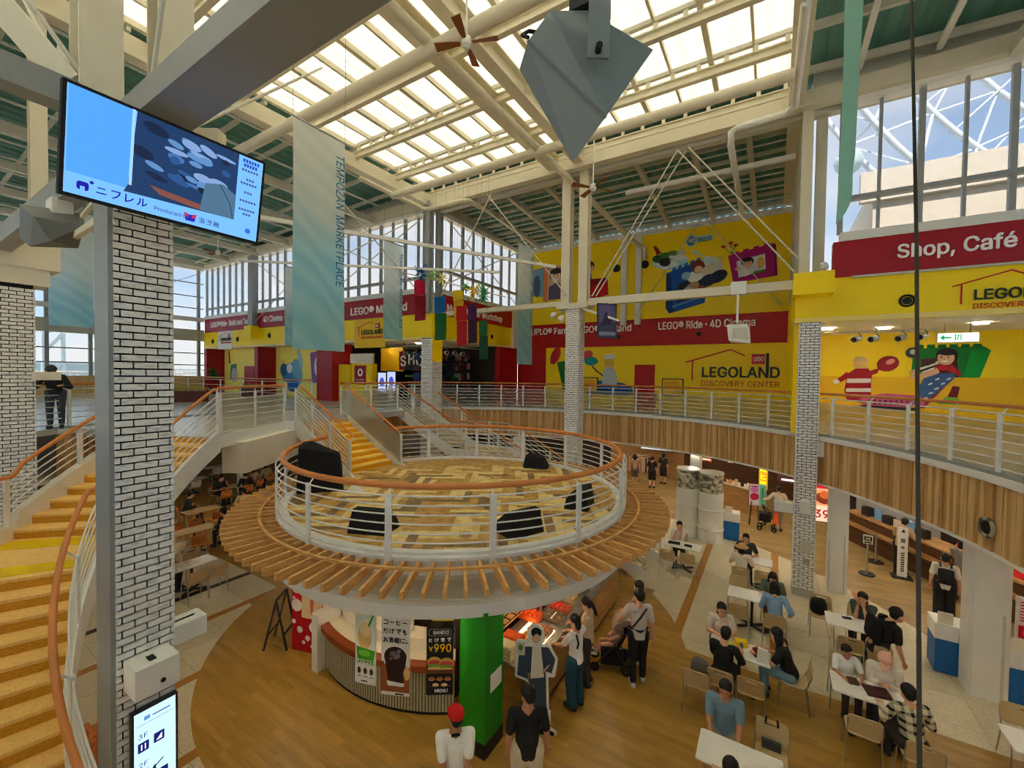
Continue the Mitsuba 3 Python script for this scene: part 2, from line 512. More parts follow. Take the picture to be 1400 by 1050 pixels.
k = struct('trim_1', 'curved gallery edge clad in upright timber slats of mixed browns')
part(k, 'backing', MB().ring(CR, RR - 0.02, RR + 0.06, 3.05, 4.2, -30, 208, 130), 'slat_dark')
part(k, 'top_trim', MB().ring(CR, RR - 0.13, RR + 0.1, 4.17, 4.285, -30, 208, 130), 'white_paint', label='white steel edge')
part(k, 'kerb', MB().ring(CR, RR - 0.05, RR + 0.16, 4.285, 4.335, -30, 208, 130), 'grey_steel', label='grey kerb under the railing')
part(k, 'bottom_trim', MB().ring(CR, RR - 0.1, RR + 0.06, 3.0, 3.05, -30, 208, 130), 'white_paint', label='thin white bottom edge')
a, q = -8.0, 0
pat = [('slat_light', 0.065, 0.05), ('slat_mid', 0.09, 0.03), ('slat_light', 0.11, 0.04), ('slat_mid', 0.07, 0.055), ('slat_light', 0.075, 0.03), ('slat_mid', 0.10, 0.045), ('slat_light', 0.09, 0.055), ('slat_mid', 0.055, 0.025)]
while a < 140:
    m, w, dep = pat[rng.integers(len(pat))]
    w *= 1.12
    da = math.degrees(w / RR)
    c = polar(CR, RR - 0.02, a + da / 2)
    part(k, 'slat', MB().ring(CR, RR - 0.02 - dep, RR - 0.01, 3.05, 4.17, a + 0.02, a + da - 0.03, 1), m)
    a += da
    q += 1
for s0, s1 in ((140, 208), (-30, -8)):
    while s0 < s1:
        m, w, dep = pat[rng.integers(len(pat))]
        w *= 1.5
        da = math.degrees(w / RR)
        part(k, 'slat', MB().ring(CR, RR - 0.02 - dep, RR - 0.01, 3.05, 4.17, s0 + 0.02, s0 + da - 0.03, 1), m)
        s0 += da
# round vent in the fascia, white stub beams to the columns
v = polar(CR, RR - 0.09, 14.2, 3.42)
k2 = part(k, 'vent', MB().mesh(trimesh.creation.torus(0.14, 0.035, major_sections=24, minor_sections=8), frame(v, (0.25, -0.97, 0), (0, 0, 1))), 'kiosk_ribs', True, label='round brown vent in the slats')
part(k2, 'core', MB().mesh(trimesh.creation.cylinder(0.1, 0.04, sections=20), frame(v, (0.25, -0.97, 0), (0, 0, 1))), 'black')

# ================================================================ walls of the upper floor
ZB, ZR, ZT, ZSILL, ZHEAD = 7.28, 8.38, 9.28, 9.5, 12.68


def clerestory(k, horizontal, fixed, a0, a1, step, trans, mull=0.11, thick_every=2, glass_off=0.12):
    """mullions, transoms and panes of a window band; horizontal: runs along x at y=fixed, else along y at x=fixed"""
    n = max(1, int(round((a1 - a0) / step)))
    st = (a1 - a0) / n

    def bx(u0, u1, d0, d1, z0, z1):
        return MB().box(u0, u1, fixed + d0, fixed + d1, z0, z1) if horizontal else MB().box(fixed + d1 * -1, fixed - d0, u0, u1, z0, z1)
    part(k, 'window_sill', bx(a0, a1, -0.06, 0.25, ZT, ZSILL), 'white_paint')
    part(k, 'window_head', bx(a0, a1, -0.06, 0.25, ZHEAD, ZHEAD + 0.2), 'white_paint')
    zs = [ZSILL] + trans + [ZHEAD]
    for i in range(n + 1):
        w = mull if i % thick_every == 0 else mull * 0.55
        part(k, 'mullion', bx(a0 + i * st - w / 2, a0 + i * st + w / 2, 0.05, 0.17, ZSILL, ZHEAD), 'mullion_grey')
    for z in trans:
        part(k, 'transom', bx(a0, a1, 0.02, 0.18, z - 0.06, z + 0.06), 'mullion_grey')
    for i in range(n):
        for z0, z1 in zip(zs[:-1], zs[1:]):
            u0, u1 = a0 + i * st + 0.03, a0 + (i + 1) * st - 0.03
            z0, z1 = z0 + 0.03, z1 - 0.03
            if horizontal:
                v = [(u0, fixed + glass_off, z0), (u1, fixed + glass_off, z0), (u1, fixed + glass_off, z1), (u0, fixed + glass_off, z1)]
            else:
                v = [(fixed - glass_off, u0, z0), (fixed - glass_off, u1, z0), (fixed - glass_off, u1, z1), (fixed - glass_off, u0, z1)]
            part(k, 'pane', (np.array(v), np.array([[0, 1, 2], [0, 2, 3]])), 'glass')


mat('niche_yellow', (255, 236, 110), .5)
# right wall (faces -y)
wr = struct('wall_right', 'right shop front with a yellow fascia, a red sign band and tall windows')
part(wr, 'fascia', MB().box(0.45, 12.5, 13.5, 13.8, ZB, ZR), 'yellow_wall', label='yellow fascia')
part(wr, 'sign_band', MB().box(1.22, 12.5, 13.47, 13.8, ZR, ZT), 'red_band', label='dark red sign band')
part(wr, 'edge_strip', MB().box(1.6, 12.5, 13.4, 13.5, ZR - 0.05, ZR), 'shade_steel')
part(wr, 'soffit', MB().box(0.45, 12.5, 13.5, 17.9, ZB, ZB + 0.12), 'ceiling_white')
part(wr, 'back_panel', MB().box(0.5, 12.5, 17.8, 18.0, ZF, ZB), 'yellow_wall', label='yellow wall with printed figures')
part(wr, 'dado_line', MB().box(0.5, 12.5, 17.785, 17.8, 4.3, 5.9), 'yellow_plain')
part(wr, 'column_box', MB().box(0.38, 1.22, 12.95, 13.8, 7.93, 8.48), 'yellow_wall', label='yellow box on top of the brick column')
part(wr, 'return_panel', MB().box(0.45, 0.75, 13.8, 20.6, ZF, 8.4), 'yellow_wall')
part(wr, 'upper_return', MB().box(0.5, 0.75, 13.8, 20.6, 8.4, 12.9), 'shade_steel')
clerestory(wr, True, 13.5, 1.35, 12.5, 0.73, [10.36])
part(wr, 'gable_panel', MB().box(0.7, 12.5, 13.55, 13.75, ZHEAD + 0.2, 14.0), 'shade_steel')
# far wall (faces -y)
wf = struct('wall_far', 'tall yellow far wall with a dark red sign band')
part(wf, 'upper_panel', MB().box(-12.4, 0.5, 20.6, 20.9, 8.56, 12.55), 'yellow_wall')
part(wf, 'sign_band', MB().box(-12.4, 0.5, 20.57, 20.9, 7.28, 8.56), 'red_wall', label='red sign band')
part(wf, 'lower_panel', MB().box(-10.62, 0.5, 20.6, 20.9, ZF, 7.28), 'yellow_wall')
part(wf, 'red_panel', MB().box(-12.4, -10.62, 20.58, 20.9, ZF, 7.28), 'red_wall', label='red wall at the left end')
part(wf, 'coping', MB().box(-12.4, 0.6, 20.5, 20.95, 12.55, 12.75), 'white_paint')
for x in (-6.32, -5.62):
    part(wf, 'pilaster', MB().box(x - 0.13, x + 0.13, 20.35, 20.6, 8.3, 12.5), 'white_paint', label='white upright on the yellow wall')
d = part(wf, 'door', MB().box(-5.75, -4.8, 20.56, 20.6, ZF, 6.36), 'red_wall', label='plain red door')
part(d, 'handle', MB().bar((-4.92, 20.53, 5.3), (-4.92, 20.53, 5.42), 0.03, 0.03), 'chrome')
for x, z in ((-6.75, 11.15), (-5.36, 11.17), (-2.9, 7.75), (-6.6, 7.75)):
    part(wf, 'round_hole', MB().mesh(trimesh.creation.cylinder(0.19 if z > 9 else 0.1, 0.04, sections=20), frame((x, 20.56, z), (1, 0, 0), (0, 0, 1))), 'black')
# corner wall (faces +x)
wc = struct('wall_corner', 'short shop front in the far corner with a red sign band and windows')
part(wc, 'fascia', MB().box(-12.75, -12.45, 13.5, 20.6, ZB, ZR), 'yellow_wall')
part(wc, 'sign_band', MB().box(-12.75, -12.42, 14.0, 20.0, ZR, ZT), 'red_wall')
part(wc, 'gable_panel', MB().box(-12.8, -12.6, 13.6, 20.9, ZHEAD + .2, 14.0), 'shade_steel')
part(wc, 'red_panel', MB().box(-12.75, -12.45, 18.75, 20.6, ZF, ZB), 'red_wall')
part(wc, 'end_upright', MB().box(-12.75, -12.3, 19.9, 20.6, ZB, 9.5), 'white_paint')
clerestory(wc, False, -12.45, 14.0, 20.6, 0.83, [10.36])
# left far wall (faces -y)
wl = struct('wall_left', 'long shop front on the left with yellow fascia, red sign bands and tall windows')
part(wl, 'fascia', MB().box(-33.5, -12.45, 13.5, 13.8, ZB, ZR), 'yellow_wall')
for x0, x1 in ((-33.3, -26.95), (-26.45, -20.0), (-19.3, -13.4)):
    part(wl, 'sign_band', MB().box(x0, x1, 13.46, 13.8, ZR, ZT), 'red_band')
part(wl, 'fascia_back', MB().box(-33.5, -12.45, 13.55, 13.8, ZR, ZT), 'shade_steel')
for x in (-26.7, -19.65):
    part(wl, 'column_box', MB().box(x - 0.4, x + 0.4, 13.0, 13.5, 7.75, 8.5), 'yellow_wall')
    part(wl, 'upright', MB().box(x - 0.25, x + 0.25, 13.15, 13.5, 8.5, 12.7), 'mullion_grey')
clerestory(wl, True, 13.5, -33.3, -12.6, 0.8, [9.98])
part(wl, 'gable_panel', MB().box(-33.5, -12.7, 13.6, 13.75, ZHEAD + 0.2, 14.0), 'shade_steel')
for x0, x1 in ((-33.5, -33.1), (-26.9, -26.5), (-20.6, -19.3)):
    part(wl, 'red_pier', MB().box(x0, x1, 13.5, 14.7, ZF, ZB), 'red_band', label='dark red pier')
part(wl, 'low_block', MB().box(-28.1, -26.95, 13.5, 13.9, ZF, 6.1), 'red_band')
part(wl, 'niche_panel', MB().box(-33.5, -19.6, 14.6, 14.8, ZF, ZB), 'niche_yellow')
part(wl, 'niche_soffit', MB().box(-33.5, -12.45, 13.5, 22, ZB, ZB + 0.12), 'ceiling_white')
# shop behind the corner: dark room open to the gallery
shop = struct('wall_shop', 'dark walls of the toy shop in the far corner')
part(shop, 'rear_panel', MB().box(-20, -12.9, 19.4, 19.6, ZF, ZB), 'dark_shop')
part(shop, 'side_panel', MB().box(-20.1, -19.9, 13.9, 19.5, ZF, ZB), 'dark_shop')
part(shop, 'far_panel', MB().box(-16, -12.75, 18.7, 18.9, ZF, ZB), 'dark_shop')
# glass wall on the left
ww = struct('wall_west', 'glazed wall on the far left with white bands')
W = -33.5
ys = [-13.6, -11.8, -10.0, -8.2, -6.4, -4.6, -2.8, -1.0, 0.8, 2.6, 4.35, 6.08, 7.81, 9.5, 11.67, 13.2]
part(ww, 'spandrel', MB().box(W - 0.3, W, -14, 13.5, 7.8, 8.55), 'shade_steel')
part(ww, 'cross_beam', MB().box(W - 0.3, W + 0.05, -14, 13.5, 9.12, 9.4), 'white_paint')
part(ww, 'low_panel', MB().box(W - 0.3, W, -14, 13.5, ZF, 5.4), 'slat_light')
part(ww, 'head', MB().box(W - 0.3, W, -14, 13.5, 12.6, 13.2), 'white_paint')
for y in ys:
    part(ww, 'mullion', MB().box(W - 0.18, W, y - 0.08, y + 0.08, 5.4, 12.6), 'mullion_grey')
for z in (6.15, 6.95, 10.0, 10.8, 11.7):
    part(ww, 'transom', MB().box(W - 0.12, W - 0.03, -14, 13.5, z - 0.03, z + 0.03), 'mullion_grey')
zz = [5.4, 6.15, 6.95, 7.8, 8.55, 9.12, 9.4, 10.0, 10.8, 11.7, 12.6]
for y0, y1 in zip(ys[:-1], ys[1:]):
    for z0, z1 in zip(zz[:-1], zz[1:]):
        if (z0, z1) in ((7.8, 8.55), (9.12, 9.4)):
            continue
        v = [(W - 0.08, y0 + 0.06, z0 + 0.02), (W - 0.08, y1 - 0.06, z0 + 0.02), (W - 0.08, y1 - 0.06, z1 - 0.02), (W - 0.08, y0 + 0.06, z1 - 0.02)]
        part(ww, 'pane', (np.array(v), np.array([[0, 1, 2], [0, 2, 3]])), 'glass')
# walls out of view that close the hall
wn = struct('wall_near', 'glazed wall behind the viewer')
part(wn, 'upper_panel', MB().box(-33.5, 12.5, -14.2, -14, 12.8, 13.4), 'plaster')
part(wn, 'cross_beam', MB().box(-33.5, 12.5, -14.2, -14, 3.0, 4.9), 'plaster')
for i in range(24):
    x0 = -33.5 + i * 46 / 24
    part(wn, 'mullion', MB().box(x0 - 0.06, x0 + 0.06, -14.2, -14, 0, 13), 'mullion_grey')
    for z0, z1 in ((0.1, 3.0), (4.9, 8.8), (8.9, 12.8)):
        part(wn, 'pane', (np.array([(x0 + .05, -14.1, z0), (x0 + 1.87, -14.1, z0), (x0 + 1.87, -14.1, z1), (x0 + .05, -14.1, z1)]), np.array([[0, 1, 2], [0, 2, 3]])), 'glass')
we = struct('wall_east', 'glazed wall on the right out of view')
part(we, 'panel', MB().box(12.5, 12.7, -14, 21, 0, 5.0), 'plaster')
for i in range(14):
    y0 = -14 + i * 2
    part(we, 'pane', (np.array([(12.6, y0 + .05, 5.0), (12.6, y0 + 1.95, 5.0), (12.6, y0 + 1.95, 12.8), (12.6, y0 + .05, 12.8)]), np.array([[0, 1, 2], [0, 2, 3]])), 'glass')
    part(we, 'mullion', MB().box(12.5, 12.7, y0 - 0.06, y0 + 0.06, 5, 13), 'mullion_grey')
part(we, 'end_panel', MB().box(12.5, 12.7, 14, 21, 5, 13.4), 'plaster')
wb = struct('wall_back', 'walls behind the food stalls')
part(wb, 'rear_panel', MB().box(-40, 13, 31.8, 32, 0, 3), 'dark_wood')
part(wb, 'side_panel', MB().box(-36.2, -36, -14, 32, 0, 3), 'plaster')
part(wb, 'right_panel', MB().box(12.5, 12.7, -14, 32, 0, 3), 'plaster')

# ================================================================ roof
ro = struct('ceiling_roof', 'green-blue metal deck roof round the skylights')


def deck(x0, x1, y0, y1, z00, z10, z01, z11, n):
    """corrugated sheet, ribs along y; corner heights z(x0,y0), z(x1,y0), z(x0,y1), z(x1,y1)"""
    xs = np.linspace(x0, x1, n)
    s = (np.arange(n) % 4 < 2) * 0.05
    u = (xs - x0) / (x1 - x0)
    a_ = np.stack([xs, np.full(n, y0), z00 + (z10 - z00) * u + s], -1)
    b_ = np.stack([xs, np.full(n, y1), z01 + (z11 - z01) * u + s], -1)
    i = np.arange(n - 1)
    return MB().add(np.vstack([a_, b_]), np.vstack([np.stack([i, i + 1, i + 1 + n], -1), np.stack([i, i + 1 + n, i + n], -1)]))


X0, X1, Y0, Y1 = -12.6, 0.35, -7.0, 13.3       # the skylight field
ZSK = 13.75
part(ro, 'deck_sheet', deck(-12.9, 0.7, Y1, 20.9, 13.6, 13.6, 12.9, 12.9, 170), 'deck_teal')
part(ro, 'deck_sheet', deck(-34, 13, -14.3, Y0, 13.2, 13.2, 13.7, 13.7, 300), 'deck_teal')
part(ro, 'deck_sheet', deck(-34, X0, Y0, Y1 + 0.6, 13.0, 13.8, 13.0, 13.8, 200), 'deck_teal')
part(ro, 'deck_sheet', deck(X1, 13, Y0, Y1 + 0.6, 13.8, 13.1, 13.8, 13.1, 110), 'deck_teal')
sk = struct('skylight', 'field of ribbed translucent roof panels between cream steel rafters')
ny, nx = 11, 14
ypl = np.linspace(Y0, Y1, ny + 1)
xpl = np.linspace(X0, X1, nx + 1)
for j in range(ny):
    for i in range(nx):
        z = ZSK
        v = [(xpl[i] + .004, ypl[j] + .004, z), (xpl[i + 1] - .004, ypl[j] + .004, z), (xpl[i + 1] - .004, ypl[j + 1] - .004, z), (xpl[i] + .004, ypl[j + 1] - .004, z)]
        part(sk, 'panel', (np.array(v), np.array([[0, 1, 2], [0, 2, 3]])), 'skylight_panel')
for i in range(nx + 1):
    w = 0.12 if i % 2 == 0 else 0.06
    part(sk, 'rafter', MB().bar((xpl[i], Y0, ZSK - 0.08), (xpl[i], Y1, ZSK - 0.08), w, 0.14), 'cream_steel')
for j in range(ny + 1):
    y = ypl[j]
    mb = MB().box(X0, X1, y - 0.07, y + 0.07, 13.18, 13.21).box(X0, X1, y - 0.012, y + 0.012, 13.2, 13.4).box(X0, X1, y - 0.07, y + 0.07, 13.38, 13.41)
    part(sk, 'purlin', mb, 'cream_steel')
    mb = MB()
    for x in np.arange(X0 + 0.3, X1, 0.62):
        mb.box(x - 0.05, x + 0.05, y - 0.03, y + 0.03, 13.4, 13.62)
    part(sk, 'cleat_row', mb, 'cream_steel')
    part(sk, 'upper_purlin', MB().box(X0, X1, y - 0.05, y + 0.05, 13.58, 13.68), 'shade_steel')
# main beams
rb = struct('trim_2', 'cream steel roof beams')
for x in (-6.68, -5.72):
    part(rb, 'main_beam', MB().box(x - 0.16, x + 0.16, Y0, Y1, 12.93, 12.97).box(x - 0.02, x + 0.02, Y0, Y1, 12.95, 13.4).box(x - 0.16, x + 0.16, Y0, Y1, 13.38, 13.42), 'cream_steel')
for x in (X0, X1):
    part(rb, 'edge_beam', MB().box(x - 0.18, x + 0.18, Y0, 20.6 if x > -12 else Y1, 12.85, 13.3), 'cream_steel')
part(rb, 'edge_beam', MB().box(-33.5, 12.5, Y1 - 0.05, Y1 + 0.25, 12.8, 13.2), 'cream_steel')
part(rb, 'edge_beam', MB().box(-33.5, 12.5, Y1 + 0.35, Y1 + 0.6, 12.7, 12.95), 'shade_steel')
part(rb, 'edge_beam', MB().box(-33.5, 12.5, 1.55, 1.85, 12.85, 13.1), 'cream_steel')
for x in (-33, -29.6, -26.3, -22.9, -19.5, -16.0, 4.2, 7.7, 11):
    part(rb, 'cross_beam', MB().box(x - 0.1, x + 0.1, Y0, Y1, 12.72, 13.0), 'shade_steel')
for x in (-9.5, -7.7, -4.2, -2.4, -0.8, -11):
    part(rb, 'far_rafter', MB().bar((x, Y1, 13.3), (x, 20.6, 12.75), 0.16, 0.2), 'shade_steel')
for y in np.linspace(Y1 + 0.9, 20.2, 7):
    z = 13.5 - (y - Y1) / 8.7 * 0.65
    part(rb, 'deck_purlin', MB().box(-12.4, 0.4, y - 0.04, y + 0.04, z - 0.16, z - 0.04), 'shade_steel')
    part(rb, 'deck_pipe', MB().tube([(-12.4, y + 0.25, z - 0.24), (0.4, y + 0.25, z - 0.24)], 0.025, 6), 'white_paint')
for y in np.linspace(Y0, Y1 - 0.6, 14):
    part(rb, 'left_purlin', MB().bar((-33.4, y, 12.93), (X0, y, 13.55), 0.08, 0.14), 'shade_steel')
for y in np.linspace(2, Y1 - 0.3, 8):
    part(rb, 'right_purlin', MB().bar((X1, y, 13.55), (12.4, y, 12.98), 0.1, 0.16), 'shade_steel')
for x in np.linspace(-32, -14, 13):
    part(rb, 'left_batten', MB().bar((x, Y0, 13.0 + (x + 34) / 21.4 * 0.7 - 0.2), (x, Y1, 13.0 + (x + 34) / 21.4 * 0.7 - 0.2), 0.06, 0.06), 'white_paint')
for x in np.linspace(1.6, 11.5, 8):
    part(rb, 'right_batten', MB().bar((x, 2.0, 13.62 - (x - X1) / 12.6 * 0.6 - 0.16), (x, Y1, 13.62 - (x - X1) / 12.6 * 0.6 - 0.16), 0.12, 0.08), 'white_paint')
part(rb, 'light_bar', MB().bar((-4.6, 14.9, 12.3), (0.4, 14.9, 12.3), 0.12, 0.14), 'white_paint')
part(rb, 'right_tube', MB().tube([(1.2, 9.2, 12.55), (12, 9.2, 12.4)], 0.09, 10), 'white_paint', True)
# drain pipes
dp = thing('roof_pipe', 'thick cream pipe crossing under the skylights with an elbow', 'pipe', 'pipes under the roof')
whole(dp, MB().tube([(X1 - 0.1, 11.3, 12.55), (X0 + 0.1, 11.3, 12.55)], 0.13, 12), 'cream_steel', True)
dp = thing('roof_pipe', 'thick cream pipe nearer the viewer under the skylights', 'pipe', 'pipes under the roof')
whole(dp, MB().tube([(X0 - 2, 6.6, 12.5), (X1, 6.6, 12.5)], 0.15, 12), 'cream_steel', True)
dp = thing('roof_pipe', 'cream pipe running along the twin roof beams to the tall yellow wall', 'pipe', 'pipes under the roof')
whole(dp, MB().tube([(-6.2, -2, 12.62), (-6.2, 13.0, 12.62), (-5.6, 19.4, 12.0), (-5.5, 20.2, 11.95), (-5.35, 20.35, 11.9), (-5.32, 20.4, 11.4)], 0.11, 12), 'cream_steel', True)
dp = thing('roof_pipe', 'cream pipe round the far corner of the skylight field', 'pipe', 'pipes under the roof')
whole(dp, MB().tube([(X0 + 0.1, 9.8, 12.62), (X0 + 0.1, 12.9, 12.62), (X0 + 0.25, 13.1, 12.62), (-10.6, 13.1, 12.62), (-10.35, 13.2, 12.62), (-10.2, 14.4, 12.55)], 0.09, 10), 'cream_steel', True)
dp = thing('roof_pipe', 'cream pipe bending down by the right end of the skylights', 'pipe', 'pipes under the roof')
whole(dp, MB().tube([(0.35, 9.5, 12.7), (0.3, 12.8, 12.65), (0.1, 13.0, 12.62), (-1.0, 13.05, 12.6), (-1.15, 13.1, 12.55), (-1.15, 13.15, 12.2), (-1.15, 16.5, 12.1), (-1.15, 18.2, 12.0)], 0.09, 10), 'white_paint', True)
# ================================================================ brick columns
def brick_column(name, label, cx, cy, ztop, parts_face, w=0.48, base=0.22, z0=0.0):
    k = thing(name, label, 'column', None)
    h = w / 2
    part(k, 'core', MB().box(cx - h + .018, cx + h - .018, cy - h + .018, cy + h - .018, z0, ztop), 'mortar')
    part(k, 'plinth', MB().box(cx - h - .005, cx + h + .005, cy - h - .005, cy + h + .005, z0, z0 + base), 'concrete', label='grey plinth')
    rest = MB()
    n = int((ztop - z0 - base) / 0.0735)
    count = 0
    for face in ('+x', '-x', '+y', '-y'):
        for r in range(n):
            z = z0 + base + r * 0.0735 + 0.006
            cuts = [0, .145, .345, w] if r % 2 == 0 else [0, .045, .245, .445, w]
            for a, b in zip(cuts[:-1], cuts[1:]):
                u0, u1 = -h + a + (0.0075 if a else 0), -h + b - (0.0075 if b < w else 0)
                pr = 0.003 * rng.random()
                if face == '+x':
                    bx = (cx + h - .03, cx + h + pr, cy + u0, cy + u1)
                elif face == '-x':
                    bx = (cx - h - pr, cx - h + .03, cy + u0, cy + u1)
                elif face == '+y':
                    bx = (cx + u0, cx + u1, cy + h - .03, cy + h + pr)
                else:
                    bx = (cx + u0, cx + u1, cy - h - pr, cy - h + .03)
                if face == parts_face[0] and parts_face[1] <= z <= parts_face[2] and count < 290:
                    part(k, 'brick', MB().box(*bx, z, z + 0.0575), 'brick_white')
                    count += 1
                else:
                    rest.box(*bx, z, z + 0.0575)
    part(k, 'brick_rest', rest, 'brick_white', kind='stuff')
    return k


colL = brick_column('brick_column', 'tall white brick column with black joints behind the hanging screen', -5.74, 1.69, 7.6, ('+x', 1.3, 7.4))
part(colL, 'steel_channel', MB().box(-5.93, -5.515, 1.41, 1.45, 0, 7.6), 'grey_steel', label='grey steel strip down the left side')
colF = brick_column('brick_column', 'white brick column at the left edge of the picture', -12.65, 1.86, 7.42, ('+x', 3.0, 7.4))
part(colF, 'capital', MB().box(-12.95, -12.38, 1.5, 2.3, 7.42, 7.75).box(-13.0, -12.35, 1.3, 2.45, 7.75, 8.25), 'ceiling_white', label='cream capital')
colR = brick_column('brick_column', 'white brick column on the right in front of the gallery edge', 0.79, 13.74, 7.28, ('-y', 2.6, 7.2))
part(colR, 'stub_beam', MB().box(1.03, 1.75, 13.62, 14.0, 3.75, 4.15), 'white_paint', label='white beam stub')
part(colR, 'dispenser', MB().box(0.68, 0.9, 13.36, 13.5, 2.25, 2.58), 'white_paint', label='white box with a black slot')
part(colR, 'notice', MB().box(0.74, 0.95, 13.48, 13.5, 1.2, 1.52), 'shade_steel', label='small grey notice')
part(colR, 'socket_plate', MB().box(0.78, 0.92, 13.47, 13.5, 0.88, 1.04), 'kiosk_ribs')
colM = brick_column('brick_column', 'white brick column rising behind the round stage', -5.95, 13.74, 8.2, ('+x', 20, 21), 0.5)
colB = brick_column('brick_column', 'white brick column in the far corner, tinted yellow near its top', -12.45, 13.5, 7.3, ('+x', 20, 21), 0.62, z0=0.0)
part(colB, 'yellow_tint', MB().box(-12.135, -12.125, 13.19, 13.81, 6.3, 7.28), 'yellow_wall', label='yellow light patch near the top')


def hpost(mb, x, y, z0, z1, d=0.3, along='x'):
    t = 0.03
    if along == 'x':
        mb.box(x - d / 2, x + d / 2, y - d / 2, y - d / 2 + t, z0, z1).box(x - d / 2, x + d / 2, y + d / 2 - t, y + d / 2, z0, z1).box(x - t / 2, x + t / 2, y - d / 2, y + d / 2, z0, z1)
    else:
        mb.box(x - d / 2, x - d / 2 + t, y - d / 2, y + d / 2, z0, z1).box(x + d / 2 - t, x + d / 2, y - d / 2, y + d / 2, z0, z1).box(x - d / 2, x + d / 2, y - t / 2, y + t / 2, z0, z1)
    return mb


for k, pts, z0, al in ((colL, [(-5.74, 1.4), (-5.74, 2.0)], 7.6, 'y'), (colM, [(-6.3, 13.74), (-5.65, 13.74)], 8.2, 'x'), (colF, [(-12.65, 1.5), (-12.65, 2.2)], 8.25, 'y'), (colR, [(0.62, 13.6), (0.95, 14.0)], 8.45, 'x'), (colB, [(-12.75, 13.45), (-12.4, 13.2), (-12.35, 13.8)], 8.4, 'x')):
    for x, y in pts:
        part(k, 'steel_post', hpost(MB(), x, y, z0, 13.0, 0.32 if k in (colL, colM) else 0.24, al), 'cream_steel' if k != colB else 'mullion_grey', label='upper steel post')
part(colM, 'bracket', MB().box(-6.55, -5.4, 13.45, 14.0, 8.12, 8.3), 'cream_steel')

gl = struct('trim_3', 'white steel girders between the brick columns')
part(gl, 'girder', MB().box(-5.4, 0.5, 13.5, 13.75, 8.18, 8.42), 'cream_steel')
part(gl, 'girder', MB().box(-12.2, -6.4, 13.6, 13.8, 8.25, 8.42), 'cream_steel')
part(gl, 'girder', MB().box(-5.5, 0.6, 1.5, 1.72, 8.05, 8.42).box(-5.5, 0.6, 1.42, 1.8, 8.05, 8.09), 'grey_steel')
part(gl, 'girder', MB().box(-12.4, -6.0, 1.55, 1.8, 8.0, 8.3), 'grey_steel')
part(gl, 'girder', MB().box(-5.86, -5.62, -6, 1.3, 8.25, 8.5), 'grey_steel')
for p0, p1 in (((-5.7, 1.3, 8.6), (-7.6, -0.6, 12.6)), ((-5.7, 1.9, 8.6), (-6.3, 4.2, 12.8)), ((-6.2, 1.4, 8.5), (-10.5, 1.2, 12.8)), ((-5.4, 1.7, 8.5), (-3.6, 1.7, 12.8)), ((-5.9, 2.2, 8.6), (-9.0, 6.0, 12.8)),
               ((-5.3, 13.6, 8.5), (-2.6, 13.4, 12.6)), ((-5.2, 13.7, 8.5), (-2.4, 13.6, 12.6)), ((-2.6, 13.4, 12.6), (0.4, 13.3, 8.6)), ((-2.3, 13.4, 12.6), (0.5, 13.3, 8.9)), ((-2.9, 19.8, 12.5), (-5.6, 19.9, 8.6)), ((-2.6, 19.8, 12.5), (0.2, 19.9, 8.7)),
               ((-6.2, 13.5, 8.6), (-9.5, 13.3, 12.7)), ((-9.3, 13.3, 12.7), (-12.2, 13.5, 8.7)), ((-12.4, 13.4, 8.6), (-12.5, 7.4, 12.7)), ((-12.5, 13.3, 12.6), (-12.5, 7.6, 8.7)), ((-19.5, 13.3, 12.4), (-26.5, 13.3, 8.7)), ((-26.6, 13.3, 12.4), (-19.7, 13.3, 8.7)),
               ((-12.7, 13.2, 9.6), (-19.4, 13.2, 12.4)), ((-19.5, 13.2, 9.6), (-12.7, 13.2, 12.4)), ((-12.2, 14.1, 12.5), (-12.2, 19.9, 9.7)), ((-12.2, 14.1, 9.7), (-12.2, 19.9, 12.5)), ((-33, 13.2, 12.4), (-33.2, 8, 9.4))):
    part(gl, 'tie_rod', MB().tube([p0, p1], 0.022, 6), 'shade_steel')
for p0, p1 in (((-5.74, 1.5, 8.45), (-9.6, 12.6, 12.3)), ((-12.6, 2.2, 8.6), (-6.1, 13.3, 11.6))):
    pass
part(gl, 'gusset', MB().bar((-6.1, 1.42, 8.5), (-6.9, 1.36, 9.3), 0.05, 0.24).bar((-5.74, 1.2, 8.5), (-6.3, 0.7, 9.4), 0.05, 0.24), 'cream_steel', label='bolted gusset plates')
part(gl, 'thin_girder', MB().bar((-12.3, 3, 9.6), (-6.6, 13.4, 9.6), 0.08, 0.1).bar((-17, 8.0, 9.9), (-8.4, 12.6, 9.45), 0.08, 0.08), 'white_paint')


